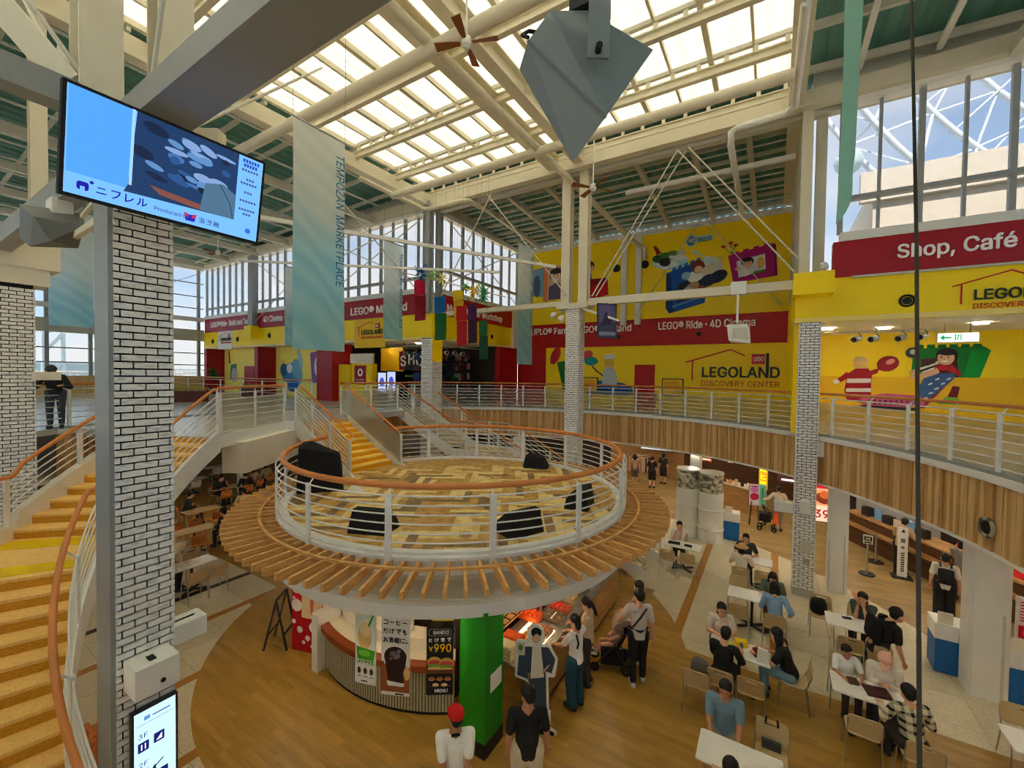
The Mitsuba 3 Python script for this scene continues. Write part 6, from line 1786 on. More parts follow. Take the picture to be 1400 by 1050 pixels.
def bar_counter(label, p0, p1, h, depth, front, top, shelf=True):
    k = thing('food_counter', label, 'counter')
    p0, p1 = np.array([*p0, 0.0]), np.array([*p1, 0.0])
    e = (p1 - p0) / np.linalg.norm(p1 - p0)
    n = np.array([-e[1], e[0], 0])
    if n @ (p0 - np.array([*CR, 0])) < 0:
        n = -n
    part(k, 'front', MB().bar(p0 + (0, 0, h / 2) + n * .05, p1 + (0, 0, h / 2) + n * .05, .08, h), front, label='timber front')
    part(k, 'worktop', MB().bar(p0 + (0, 0, h + .02) + n * depth / 2, p1 + (0, 0, h + .02) + n * depth / 2, depth + .1, .05), top)
    if shelf:
        part(k, 'ledge', MB().bar(p0 + (0, 0, h * .68) - n * .12, p1 + (0, 0, h * .68) - n * .12, .26, .05), 'counter_wood', label='lower ledge')
    return k, p0, p1, e, n


kc, p0, p1, e, n = bar_counter('dark timber food counter on the right under the gallery', (2.35, 19.4), (5.2, 14.6), 1.02, .6, 'dark_wood', 'counter_wood')
its = [(.12, (30, 30, 34), .3, 'black till at the left end of the right food counter', 'till'), (.2, (110, 160, 210), .36, 'blue display card on the right food counter', 'card'), (.27, (28, 28, 32), .26, 'black till in the middle of the right food counter', 'till'), (.33, (226, 216, 200), .24, 'white menu card on the right food counter', 'card'), (.41, (116, 166, 214), .36, 'second blue display card on the right food counter', 'card'), (.48, (30, 28, 32), .25, 'black till right of the second blue card', 'till'), (.66, (226, 130, 90), .2, 'row of orange bottles on the right food counter', 'bottle'), (.78, (220, 190, 90), .12, 'yellow tray on the right food counter', 'tray'), (.86, (120, 160, 60), .1, 'green tray at the right end of the right food counter', 'tray'), (.94, (214, 40, 40), .3, 'red stand at the right end of the right food counter', 'stand')]
for u, c, h, lab, cat in its:
    k = thing('counter_item', lab, cat)
    q = p0 + (p1 - p0) * u + n * .25 + (0, 0, 1.06)
    if cat == 'bottle':
        mb = MB()
        for i in range(1):
            mb.disc(q[:2], .04, q[2], q[2] + h, 12).disc(q[:2], .015, q[2] + h, q[2] + h + .05, 8)
        whole(k, mb, colmat(c), True)
    else:
        whole(k, MB().bar(q - e * (.14 if cat != 'tray' else .3) + (0, 0, h / 2), q + e * (.14 if cat != 'tray' else .3) + (0, 0, h / 2), .06 if cat == 'card' else .22, h), colmat(c))
# stall fronts behind, built as a ring of bays under the gallery
bay = struct('wall_stalls', 'dark rear walls of the food stalls')


def stall_wall(p0, p1, m, z1=2.95):
    part(bay, 'rear_panel', MB().bar((*p0, z1 / 2), (*p1, z1 / 2), .1, z1), m)


for p0_, p1_, m in (((4.6, 21.5), (8.5, 15.0), 'dark_shop'), ((-4.2, 25.5), (1.5, 24.0), 'dark_wood'), ((1.6, 22.5), (4.6, 21.5), 'dark_shop'), ((-8.5, 25.5), (-4.2, 25.5), 'counter_wood'), ((-20, 24), (-8.5, 25.5), 'dark_shop'), ((-30, 22), (-20, 24), 'plaster')):
    stall_wall(p0_, p1_, m)


def lit_panel(label, o, ex, w, h, c, s, draw=None, name='lit_menu'):
    k = thing(name, label, 'menu')
    ex = np.array([*ex, 0.0])
    ex /= np.linalg.norm(ex)
    M = frame(o, ex, (0, 0, 1))
    part(k, 'housing', MB().prism(sbox(-.02, -.02, w + .02, h + .02), -.06, -.001, M), 'dark_metal')
    P = Print(M)
    P.a(sbox(0, 0, w, h), c)
    if draw:
        draw(P, w, h)
    emit_print(k, 'face', P, s, 'lit face')
    return k


def d_food(seed):
    def fn(P, w, h):
        r = random.Random(seed)
        for i in range(9):
            P.a(ell(w * r.random(), h * r.random(), w * .12, h * .14).intersection(sbox(0, 0, w, h)), (r.randint(120, 250), r.randint(40, 170), r.randint(10, 70)))
        P.a(sbox(w * .1, h * .08, w * .7, h * .16), (250, 240, 220))
    return fn


lit_panel('lit menu of fried food in the stall behind the round pillars', (-1.75, 22.5, 1.75), (1, .1), .9, .8, (240, 190, 110), .45, d_food(1))
lit_panel('lit orange picture right of the fried food menu', (-.6, 22.4, 1.85), (1, .1), .7, .6, (210, 90, 30), .4, d_food(2))
lit_panel('dark lit menu of grilled meat left of the right brick column', (.25, 19.9, 1.65), (1, -.1), 1.15, 1.05, (60, 24, 26), .4, d_food(3))
lit_panel('white lit menu in the stall left of the round pillars', (-6.3, 24.2, 1.7), (1, .05), 1.9, .5, (206, 210, 206), .3, lambda P, w, h: [P.a(rrect(.1 + i * .28, .12, .3 + i * .28, .4, .02), (60, 60, 60)) for i in range(6)])
lit_panel('red picture in the stall behind the round pillars', (-3.4, 25.2, 1.2), (1, -.2), .9, .9, (150, 20, 26), .3, d_food(5))


def d_90(P, w, h):
    P.a(sbox(0, h * .86, w, h), (200, 20, 30)).a(sbox(0, h * .42, w, h * .84), (236, 150, 90)).a(ell(w * .5, h * .62, w * .4, h * .16), (120, 40, 20)).a(ell(w * .45, h * .7, w * .2, h * .1), (200, 90, 40)).a(sbox(0, 0, w, h * .4), (240, 200, 170)).t('390', w * .06, h * .1, h * .2, (160, 20, 20), True, w * .86)


lit_panel('red and orange price poster right of the right brick column', (1.18, 16.9, 1.15), (1, .15), .75, 1.25, (240, 200, 170), .35, d_90, 'price_poster')
lit_panel('small red and white lit sign by the white steel pillar', (2.05, 18.2, 2.35), (1, -.5), .8, .5, (240, 240, 240), .4, lambda P, w, h: [P.a([(w * .4, 0), (w * .7, h), (w * .85, h), (w * .98, 0)], (200, 20, 50)), P.a(sbox(w * .05, h * .1, w * .3, h * .5), (60, 120, 190)), P.a(sbox(0, 0, w, h * .15), (190, 20, 40))])


def d_neon(P, w, h):
    for i in range(4):
        y = h - .36 - i * .33
        P.a(kana(('kanji1', 'kanji2', 'hi', 'kanji1')[i], .03, y, .26, .16), (255, 236, 20))


lit_panel('upright yellow glowing sign beside the stall counter', (-.42, 20.6, 1.1), (1, -.1), .32, 1.45, (190, 130, 16), .5, d_neon, 'neon_sign')
k, *_ = bar_counter('timber stall counter behind the round pillars', (-2.2, 21.3), (-.45, 20.2), 1.05, .6, 'counter_wood', 'ceiling_white', False)
R9 = random.Random(9)
for i in range(7):
    k = thing('counter_item', ('white box', 'brown jar', 'orange pack', 'pale cup', 'dark bottle', 'white jug', 'red pack')[i] + ' standing on the timber stall counter behind the round pillars', 'container')
    q = np.array([-2.0 + i * .24, 21.35 - i * .155, 1.1])
    whole(k, MB().disc(q[:2], .07, q[2], q[2] + .15 + .1 * R9.random(), 10, .06), colmat(((230, 224, 210), (120, 80, 40), (226, 130, 60), (236, 220, 180), (40, 30, 30), (226, 226, 220), (180, 40, 30))[i]), True)
k = thing('poster_stand', 'black easel with a pink and green poster by the stall counter', 'sign')
M = frame((-.72, 19.1, .75), (.96, .26, 0), (0, .12, .99))
part(k, 'board', MB().prism(sbox(0, 0, .62, .85), -.03, 0, M), 'black')
P = Print(M)
P.a(sbox(.01, .01, .61, .84), (240, 220, 226)).a(sbox(.38, .02, .6, .82), (110, 206, 184)).a(ell(.2, .62, .14, .12), (206, 120, 190)).a(ell(.2, .35, .16, .14), (190, 40, 80)).a(ell(.22, .14, .12, .08), (236, 240, 240)).a(stroke([(.49, .7), (.49, .2)], .06), (60, 140, 120)).a(sbox(.06, .74, .34, .78), (120, 60, 120))
part(k, 'print', P.mb, 'print')
part(k, 'legs', MB().bar((-.68, 19.1, 0), (-.62, 19.14, .9), .03, .03).bar((-.14, 19.25, 0), (-.2, 19.28, .9), .03, .03).bar((-.4, 19.6, 0), (-.4, 19.22, 1.2), .03, .03), 'black')
k = thing('leaflet_stand', 'stand with a white and red notice at the right edge under the gallery', 'notice')
part(k, 'board', MB().box(4.15, 4.55, 12.15, 12.2, .75, 1.6), 'table_white')
P = Print(on_y(4.15, 12.15, .75))
for i in range(7):
    P.a(sbox(.05, .38 + i * .06, .35 - .06 * (i % 3), .41 + i * .06), (200, 40, 40))
P.a(sbox(.03, .05, .37, .3), (190, 30, 40)).a(rrect(.1, .1, .3, .22, .03), (240, 240, 240))
part(k, 'print', P.mb, 'print')
part(k, 'pole', MB().box(4.32, 4.38, 12.2, 12.24, 0, 1.6), 'dark_metal')
k = thing('clothes_rack', 'rack of patterned clothes in front of the stall at the left of the round pillars', 'rack')
for i in range(8):
    a = i * .8
    part(k, 'garment', MB().mesh(trimesh.creation.box((.16, .34, .8), trimesh.transformations.rotation_matrix(a, (0, 0, 1))), ((-6.6 + .13 * i, 23.2 + .06 * (i % 3), 1.0), np.eye(3))), colmat(((190, 150, 120), (120, 70, 60), (206, 186, 150), (90, 60, 56))[i % 4]))
part(k, 'rail', MB().tube([(-6.8, 23.2, 0), (-6.8, 23.2, 1.5), (-5.5, 23.2, 1.5), (-5.5, 23.2, 0)], .02, 6), 'chrome')

# ================================================================ toy shop in the far corner and things on the gallery
ks = thing('shop_sign', 'dark shop sign with pale letters SHOP inside the corner shop', 'sign')
for i, ch in enumerate('SHOP'):
    o = (-15.6 + i * .52, 14.6, 6.15 + .08 * (i % 2))
    part(ks, 'tile', MB().box(o[0], o[0] + .48, 14.6, 14.66, 5.95, 6.85), colmat(((120, 16, 24), (20, 40, 30), (22, 26, 40), (16, 30, 28))[i]))
    part(ks, 'letter', MB().mesh(text(ch, .48, .03), on_y(o[0] + .08, 14.6, o[2])), 'ceiling_white')
k = thing('shop_sign', 'yellow sign beside the letters SHOP', 'sign')
part(k, 'board', MB().box(-13.5, -12.9, 14.6, 14.66, 5.8, 6.5), 'yellow_wall')
part(k, 'mark', MB().mesh(text('N H', .2, .02), on_y(-13.38, 14.6, 6.18)), 'red_letter')
part(k, 'mark', MB().mesh(text('K A', .2, .02), on_y(-13.38, 14.6, 5.9)), 'black_letter')
k = thing('shop_sign', 'orange board above the corner shop entrance', 'sign')
whole(k, MB().box(-17.6, -16.0, 15.2, 15.3, 5.9, 7.1), 'yellow_plain')
for lab, x, w, z1, c in (('rounded yellow display stand at the corner shop entrance', -19.0, 1.1, 6.2, (240, 206, 20)), ('yellow display stand with a red notice at the corner shop entrance', -17.6, 1.5, 6.25, (244, 206, 16))):
    k = thing('display_stand', lab, 'display')
    part(k, 'body', MB().prism(rrect(x - w / 2, 13.9, x + w / 2, 14.4, .15), ZF, z1), colmat(c))
    if w > 1.2:
        part(k, 'header', MB().box(x - w / 2 - .1, x + w / 2 + .1, 13.95, 14.05, z1, z1 + .5), 'ceiling_white')
        P = Print(on_y(x - .45, 13.9, 5.2))
        P.a(sbox(0, 0, .9, .95), (150, 16, 30)).a(ell(.45, .6, .2, .2), (240, 236, 230)).a(ell(.45, .6, .1, .1), (150, 16, 30)).a(sbox(.1, .22, .8, .25), (236, 220, 210)).a(sbox(.1, .1, .8, .13), (236, 220, 210))
        part(k, 'notice', P.mb, 'print', label='red notice')
for lab, x, z in (('left white lit screen at the corner shop entrance', -16.4, 4.9), ('right white lit screen at the corner shop entrance', -15.75, 4.95)):
    lit_panel(lab, (x, 14.0, z), (1, 0), .55, .9, (196, 206, 250), .3, lambda P, w, h: [P.a(ell(w * .5, h * .5, w * .3, h * .25), (70, 80, 180)), P.a(sbox(w * .2, h * .1, w * .8, h * .16), (120, 130, 200))], 'lit_screen')
R8 = random.Random(8)
for r in range(5):
    k = thing('toy_shelf', ('lowest', 'second', 'third', 'fourth', 'topmost')[r] + ' shelf of coloured toy boxes inside the corner shop', 'shelf')
    z = ZF + .1 + r * .55
    part(k, 'board', MB().box(-18.5, -14.3, 18.6, 19.3, z - .04, z), 'dark_metal')
    for i in range(16):
        w = .14 + .1 * R8.random()
        x = -18.4 + i * .255
        part(k, 'toy_box', MB().box(x, x + w, 18.65, 18.95, z, z + .2 + .2 * R8.random()), colmat(R8.choice(((40, 60, 120), (150, 40, 40), (40, 110, 60), (190, 150, 60), (60, 60, 66), (120, 60, 110), (200, 190, 180)))))
for r in range(5):
    k = thing('toy_shelf', ('lowest', 'second', 'third', 'fourth', 'topmost')[r] + ' shelf of dim toy boxes right of the corner column', 'shelf')
    z = ZF + .1 + r * .52
    part(k, 'board', MB().box(-14.6, -14.1, 14.5, 18.4, z - .04, z), 'dark_metal')
    for i in range(14):
        y = 14.55 + i * .27
        part(k, 'toy_box', MB().box(-14.55, -14.2, y, y + .12 + .1 * R8.random(), z, z + .16 + .22 * R8.random()), colmat(R8.choice(((30, 40, 70), (110, 24, 26), (20, 70, 40), (150, 120, 40), (40, 40, 44), (80, 40, 70), (150, 150, 150), (30, 50, 110)))))
k = thing('green_canopy', 'small green leaf-shaped canopy under the letters SHOP', 'canopy')
whole(k, MB().prism(ell(-14.6, 15.0, .9, .4), 5.6, 5.72), 'leaf_green')


def planter(label, x, y, L, rot, plant):
    k = thing('planter', label, 'planter')
    c, s = math.cos(rot), math.sin(rot)
    Mr = (np.array([x, y, ZF]), np.array([[c, -s, 0], [s, c, 0], [0, 0, 1]]))
    b = trimesh.creation.box((L, .5, .5))
    b.vertices[:, 2] += .25
    part(k, 'trough', MB().mesh(b, Mr), 'pot_brown', label='dark brown trough')
    r = np.random.default_rng(int(abs(x * 10)))
    mb = MB()
    for i in range(200):
        q = np.array([(r.random() - .5) * L, (r.random() - .5) * .5, .46 + .2 * r.random()])
        d = r.normal(size=3)
        d[2] = abs(d[2])
        d /= np.linalg.norm(d)
        t = np.cross(d, (0, 0, 1.0)) + 1e-3
        t /= np.linalg.norm(t)
        v = np.array([q, q + d * .08 + t * .035, q + d * .17, q + d * .08 - t * .035])
        mb.add(v @ Mr[1].T + Mr[0], [(0, 1, 2), (0, 2, 3)])
    part(k, 'foliage', mb, plant, kind='stuff')
    return k


planter('brown planter of low yellow-green plants right of the left brick column', -23.6, 8.8, 1.6, .9, 'leaf_yellow')
planter('brown planter of yellow-green plants beyond the landing railing', -25.2, 12.6, 1.8, .1, 'leaf_yellow')
k = thing('potted_palm', 'dark spiky potted palm on the gallery left of the landing', 'plant')
part(k, 'pot', MB().disc((-30.0, 12.6), .22, ZF, ZF + .45, 16, .3), 'pot_brown')
part(k, 'stem', MB().tube([(-30.0, 12.6, ZF + .4), (-30.0, 12.6, ZF + 1.1)], .04, 6), 'pot_brown')
r = np.random.default_rng(4)
mb = MB()
for i in range(60):
    a, el = r.random() * 6.28, r.random() * 1.3 - .1
    d = np.array([math.cos(a) * math.cos(el), math.sin(a) * math.cos(el), math.sin(el)])
    q = np.array([-30.0, 12.6, ZF + .8 + .5 * r.random()])
    t = np.cross(d, (0, 0, 1.0))
    t /= np.linalg.norm(t)
    L = .5 + .4 * r.random()
    mb.add([q - t * .02, q + t * .02, q + d * L * .6 + t * .035, q + d * L - (0, 0, .12), q + d * L * .6 - t * .035], [(0, 1, 2), (0, 2, 4), (2, 3, 4)])
part(k, 'leaves', mb, 'leaf_green', kind='stuff')

# ================================================================ outdoors: city to the west, big wheel to the north-east
gr = struct('ground', 'pale ground outside')
whole(gr, MB().box(-700, 400, -500, 500, -1.2, -.8), 'concrete')
R7 = random.Random(7)
for i in range(26):
    x, y = -95 - R7.random() * 300, -40 + i * 12 + R7.random() * 8
    h, w, d = 2.5 + R7.random() * 5.0, 10 + R7.random() * 22, 8 + R7.random() * 10
    k = thing('far_building', ('low white', 'pale blue', 'grey-white', 'long white')[i % 4] + ' building seen far off through the west windows', 'building', 'far buildings beyond the west windows')
    part(k, 'block', MB().box(x - d / 2, x + d / 2, y - w / 2, y + w / 2, -1, h), ('city_white', 'city_blue', 'concrete', 'city_white')[i % 4])
    part(k, 'roof', MB().box(x - d / 2 - .3, x + d / 2 + .3, y - w / 2 - .3, y + w / 2 + .3, h, h + .4), 'city_blue')
    mb = MB()
    for q in range(int(w / 3)):
        mb.box(x + d / 2, x + d / 2 + .1, y - w / 2 + 1 + q * 3, y - w / 2 + 2.6 + q * 3, h * .45, h * .7)
    part(k, 'window_row', mb, 'city_blue')
k = thing('crane', 'thin harbour crane outside the west windows', 'crane')
mb = MB()
for p, q in (((-90, 16, -1), (-90, 16, 11)), ((-90, 18, -1), (-90, 18, 11)), ((-90, 16, 11), (-90, 21, 12.5)), ((-90, 16, 8), (-90, 18, 11)), ((-90, 16, 4), (-90, 18, 7)), ((-90, 21, 12.5), (-90, 22, 9))):
    mb.bar(p, q, .4, .4)
whole(k, mb, 'city_blue')
k = thing('outdoor_fence', 'white lattice fence outside the west windows', 'fence')
part(k, 'rail', MB().tube([(-38, -12, 5.6), (-38, 14, 5.6)], .03, 5).tube([(-38, -12, 4.6), (-38, 14, 4.6)], .03, 5), 'city_white')
mb = MB()
for i in range(80):
    y = -12 + i * .325
    mb.bar((-38, y, 4.6), (-38, y + .5, 5.6), .02, .02).bar((-38, y + .5, 4.6), (-38, y, 5.6), .02, .02)
part(k, 'lattice', mb, 'city_white', kind='stuff')

k = thing('big_wheel', 'lower part of a giant observation wheel outside the right windows', 'ferris wheel')
wc_ = np.array([42.0, 70.0, 60.0])
ax = np.array([.35, -.93, 0.0])
ax /= np.linalg.norm(ax)
ux = np.array([-ax[1], ax[0], 0])
for rr_, o in ((47, -2.2), (47, 2.2), (41, 0), (36, 0)):
    pts = [wc_ + ax * o + rr_ * (math.cos(t) * ux + math.sin(t) * np.array([0, 0, 1])) for t in np.linspace(0, 2 * math.pi, 97)[:-1]]
    part(k, 'rim', MB().tube(pts, .28, 8, True), 'wheel_steel', True)
for i in range(48):
    t0, t1 = 2 * math.pi * i / 48, 2 * math.pi * (i + .5) / 48
    P_ = lambda r, t, o: wc_ + ax * o + r * (math.cos(t) * ux + math.sin(t) * np.array([0, 0, 1]))
    part(k, 'lattice', MB().bar(P_(47, t0, -2.2), P_(47, t0, 2.2), .2, .2).bar(P_(47, t0, -2.2), P_(41, t1, 0), .2, .2).bar(P_(41, t1, 0), P_(47, t0 + 2 * math.pi / 48, 2.2), .2, .2).bar(P_(47, t0, -2.2), P_(47, t0 + 2 * math.pi / 48, 2.2), .16, .16).bar(P_(41, t1, 0), P_(36, t0, 0), .16, .16).bar(P_(36, t0, 0), P_(41, t1 - 2 * math.pi / 48, 0), .16, .16), 'wheel_steel')
for i in range(32):
    t0 = 2 * math.pi * i / 32
    part(k, 'spoke', MB().tube([wc_ + ax * 2, P_(41, t0, 0)], .09, 5).tube([wc_ - ax * 2, P_(41, t0 + .1, 0)], .09, 5), 'wheel_steel')
part(k, 'hub', MB().tube([wc_ - ax * 5, wc_ + ax * 5], 2.2, 16), 'wheel_steel')
for s in (-1, 1):
    for o in (-1, 1):
        part(k, 'support_leg', MB().tube([wc_ + ax * 5 * s, wc_ + ax * 9 * s + ux * 27 * o - np.array([0, 0, 60])], .7, 12), 'wheel_steel', True)
for s in (-1, 1):
    for h in (.35, .6):
        a_ = wc_ + (ax * 9 * s + ux * 27 - np.array([0, 0, 58])) * h
        b_ = wc_ + (ax * 9 * s - ux * 27 - np.array([0, 0, 58])) * h
        part(k, 'cross_tube', MB().tube([a_, b_], .45, 8), 'wheel_steel', True)
for i in range(32):
    t0 = 2 * math.pi * (i + .5) / 32
    q = P_(49.5, t0, 0)
    part(k, 'cabin', MB().mesh(trimesh.creation.icosphere(2, 1.25), (q, np.eye(3))), 'city_blue', True)
k = thing('roof_building', 'concrete building with a blue glass band outside the right windows', 'building')
part(k, 'block', MB().box(3, 24, 20.5, 30, -1, 13.1), 'concrete')
part(k, 'parapet', MB().box(2.6, 24.4, 20.3, 20.6, 12.4, 13.5), 'concrete')
part(k, 'glass_band', MB().box(3.2, 24, 20.42, 20.5, 9.6, 10.6), 'city_blue')
# ================================================================ people
ICO = np.array(trimesh.creation.icosphere(1).vertices)
ICO2 = np.array(trimesh.creation.icosphere(2).vertices)


def sph(c, r, fine=False):
    return (ICO2 if fine else ICO) * np.asarray(r, float) + np.asarray(c, float)


def bone(a, ra, b, rb):
    return m3.Manifold.hull_points(np.vstack([sph(a, ra), sph(b, rb)]))


def joinm(ms):
    out = ms[0]
    for m in ms[1:]:
        out = out + m
    return out


def soft(m, length, it=6):
    r = m.refine_to_length(length).to_mesh()
    t = trimesh.Trimesh(np.array(r.vert_properties[:, :3], float), np.array(r.tri_verts), process=False)
    t.merge_vertices()
    if it:
        trimesh.smoothing.filter_taubin(t, iterations=it)
    return t


def ik(S, W, a, b, pole):
    S, W = np.asarray(S, float), np.asarray(W, float)
    d = W - S
    L = np.linalg.norm(d)
    if L > (a + b) * .985:
        W = S + d / L * (a + b) * .985
        d = W - S
        L = np.linalg.norm(d)
    u = d / L
    x = (a * a - b * b + L * L) / (2 * L)
    h = math.sqrt(max(a * a - x * x, 1e-6))
    p = np.asarray(pole, float)
    p = p - (p @ u) * u
    p /= np.linalg.norm(p) + 1e-9
    return S + u * x + p * h, W


def person(label, x, y, heading, pose='stand', top=(240, 240, 240), legs=(30, 30, 36), hair=('short', 'hair_black'), H=1.68, skin='skin', hands=None, lean=0.0, look=(0, 0), sleeve='short', bottom='trousers', hat=None, shoes=(40, 40, 44), bag=None, width=1.0, z=0.0, far=False, step=.0, topmat=None, group=None, twist=0.0):
    """local frame: +y is the way the figure faces; heading = that direction in world degrees from +x; look = (turn left, nod down) in degrees"""
    k = thing('person', label, 'person', group)
    s = H / 1.68
    sit = pose == 'sit'
    hipz = .5 if sit else .9 * s
    W_ = width
    hip = np.array([0, 0, hipz])
    la = math.radians(lean)
    sp = lambda h, f=0.0, q=0.0: hip + s * np.array([q, math.sin(la) * h + f * math.cos(la), math.cos(la) * h - f * math.sin(la)])
    waist, chest, neckb = sp(.17), sp(.36, .005), sp(.53, -.01)
    head = sp(.655, .02) + np.array([0, .03, 0]) * (1 if lean > 10 else .4)
    J = {}
    for sg, nm in ((-1, 'L'), (1, 'R')):
        J['hip' + nm] = hip + np.array([sg * .095 * s * W_, 0, -.0])
        if sit:
            J['knee' + nm] = np.array([sg * .11 * s, .41 * s, .5])
            J['ank' + nm] = np.array([sg * .11 * s, .38 * s + step * sg, .09])
        else:
            st_ = step * sg
            J['knee' + nm] = np.array([sg * .1 * s, .03 + st_ * .5, .49 * s])
            J['ank' + nm] = np.array([sg * .1 * s, -.02 + st_, .085])
        J['toe' + nm] = J['ank' + nm] + np.array([sg * .015, .15 * s, -.045])
        J['sh' + nm] = sp(.485, -.01, sg * .168 * W_)
    if hands is None:
        hands = [(-.2, .3, .74), (.2, .3, .74)] if sit else [(-.25, .06, .84 * s), (.25, .06, .84 * s)]
    for (hx, hy, hz), sg, nm in ((hands[0], -1, 'L'), (hands[1], 1, 'R')):
        J['el' + nm], J['wr' + nm] = ik(J['sh' + nm], (hx, hy, hz), .285 * s, .25 * s, (sg * .5, -.7, -.6))
    ct, st2 = math.cos(math.radians(look[0])), math.sin(math.radians(look[0]))
    nod = math.radians(look[1] + lean * .5)

    def hd(v):      # head-local to figure-local
        v = np.asarray(v, float) * s
        v = np.array([v[0], v[1] * math.cos(nod) + v[2] * math.sin(nod), -v[1] * math.sin(nod) + v[2] * math.cos(nod)])
        return head + np.array([v[0] * ct - v[1] * st2, v[0] * st2 + v[1] * ct, v[2]])
    hdp = lambda P_: np.array([hd(v) for v in P_])
    # ---- one continuous body
    B = [bone(hip + (0, 0, .02), .11 * s * W_, waist, np.array([.115 * W_, .09, .09]) * s), bone(waist, np.array([.115 * W_, .09, .09]) * s, chest, np.array([.14 * W_, .1, .1]) * s), bone(chest, np.array([.13 * W_, .095, .1]) * s, neckb, .06 * s), bone(neckb, .056 * s, hd((0, -.02, -.06)), .053 * s)]
    skull = np.vstack([hdp(ICO2 * [.08, .094, .095] + [0, -.012, .045]), hdp(ICO * [.06, .062, .062] + [0, .022, -.055]), hdp(ICO * [.02, .02, .02] + [0, .062, -.085])])
    B.append(m3.Manifold.hull_points(skull))
    B.append(m3.Manifold.hull_points(hdp([(0, .078, .03), (-.016, .078, -.018), (.016, .078, -.018), (0, .105, -.016), (0, .05, 0)])))
    for sg in (-1, 1):
        B.append(m3.Manifold.hull_points(hdp(ICO * [.012, .024, .034] + [sg * .083, -.008, .0])))
    for sg, nm in ((-1, 'L'), (1, 'R')):
        B += [bone(J['sh' + nm], .055 * s, J['el' + nm], .042 * s), bone(J['el' + nm], .042 * s, J['wr' + nm], .028 * s), bone(sp(.46), .08 * s, J['sh' + nm], .055 * s)]
        B += [bone(J['hip' + nm], .085 * s * W_, J['knee' + nm], .058 * s), bone(J['knee' + nm], .056 * s, J['ank' + nm], .038 * s), bone(J['ank' + nm] + (0, -.04, -.045), .034, J['toe' + nm], .03)]
        w, e = J['wr' + nm], J['el' + nm]
        d = (w - e) / (np.linalg.norm(w - e) + 1e-9)
        side = np.cross(d, (0, 0, 1.0))
        if np.linalg.norm(side) < .2:
            side = np.array([0, 1.0, 0]) * -sg
        side /= np.linalg.norm(side)
        nrm = np.cross(side, d)
        palm = w + d * .05 * s
        B.append(m3.Manifold.hull_points(np.vstack([sph(w, .022 * s)] + [sph(w + d * .078 * s + side * q * s, .011 * s) for q in (-.03, .03)])))
        if not far:
            for q, L in ((-.03, .052), (-.01, .064), (.01, .068), (.03, .058)):
                a = w + d * .075 * s + side * q * s
                m_ = a + (d * L * .55 - nrm * .008) * s
                t = m_ + (d * L * .4 - nrm * .028) * s
                B += [bone(a, .0092 * s, m_, .0086 * s), bone(m_, .0086 * s, t, .0075 * s)]
            a = w + (d * .025 + side * .028 * sg) * s
            m_ = a + (d * .03 + side * .026 * sg) * s
            B += [bone(a, .012 * s, m_, .01 * s), bone(m_, .01 * s, m_ + d * .03 * s, .008 * s)]
    Tm = TF().translate([x, y, z]).rotate([0, 0, 1], heading - 90)
    part(k, 'body', soft(joinm(B), .05 if far else .035, 3), skin, True, to_world=Tm)
    if not far:
        ey = MB()
        for sg in (-1, 1):
            ey.mesh(trimesh.creation.icosphere(1, .0095 * s), (hd((sg * .03, .071, .022)), np.eye(3)))
        part(k, 'eyes', ey, 'black', True, to_world=Tm)
        part(k, 'mouth', MB().add(hdp([(-.022, .083, -.047), (.022, .083, -.047), (0, .088, -.053), (0, .088, -.042)]), [(0, 2, 1), (0, 1, 3)]), colmat((150, 70, 66)), to_world=Tm)
    # ---- clothes
    g = .016
    Tt = [bone(hip + np.array([0, 0, .0 if not sit else .04]), (.125 * W_ + g) * s, waist, (np.array([.125 * W_, .1, .09]) + g) * s), bone(waist, (np.array([.122 * W_, .1, .09]) + g) * s, chest, (np.array([.142 * W_, .105, .1]) + g) * s), bone(chest, (np.array([.135 * W_, .1, .1]) + g) * s, sp(.51, -.005), np.array([.07, .06, .035]) * s)]
    for nm in 'LR':
        S_, E_, Wr = J['sh' + nm], J['el' + nm], J['wr' + nm]
        Tt.append(bone(sp(.44), .09 * s, S_, .07 * s))
        if sleeve == 'short':
            Tt.append(bone(S_, .07 * s, S_ + (E_ - S_) * .72, .064 * s))
        elif sleeve == 'long':
            Tt += [bone(S_, .07 * s, E_, .058 * s), bone(E_, .058 * s, E_ + (Wr - E_) * .9, .044 * s)]
    part(k, 'shirt', soft(joinm(Tt), .06, 4), topmat or colmat(top, .8), True, to_world=Tm)
    Lg = [bone(hip + (0, 0, .03), (.118 * W_ + .012) * s, hip - (0, 0, .03), (.122 * W_ + .012) * s)]
    wide = {'trousers': (.102, .072, .056, 1.0), 'wide': (.112, .1, .1, 1.0), 'shorts': (.112, .098, .09, .0), 'skirt': (.14, .14, .14, .0)}[bottom]
    for nm in 'LR':
        h_, kn, an = J['hip' + nm], J['knee' + nm], J['ank' + nm]
        Lg.append(bone(h_, wide[0] * s * W_, kn, wide[1] * s))
        if wide[3]:
            Lg.append(bone(kn, wide[1] * s, kn + (an - kn) * .93, wide[2] * s))
    if bottom == 'skirt':
        Lg = [m3.Manifold.hull_points(np.vstack([sph(J['hipL'], .13 * s), sph(J['hipR'], .13 * s), sph(J['kneeL'] + (0, 0, -.1), .13 * s), sph(J['kneeR'] + (0, 0, -.1), .13 * s)]))]
    part(k, 'trousers' if bottom != 'skirt' else 'skirt', soft(joinm(Lg), .07, 4), colmat(legs, .8), True, to_world=Tm)
    Sh = []
    for nm in 'LR':
        a, t = J['ank' + nm], J['toe' + nm]
        Sh.append(m3.Manifold.hull_points(np.vstack([sph(a + (0, -.045, -.04), .043), sph(a + (0, 0, -.01), .046), sph(t, .042)])).trim_by_plane((0, 0, 1), .004) if not sit or True else None)
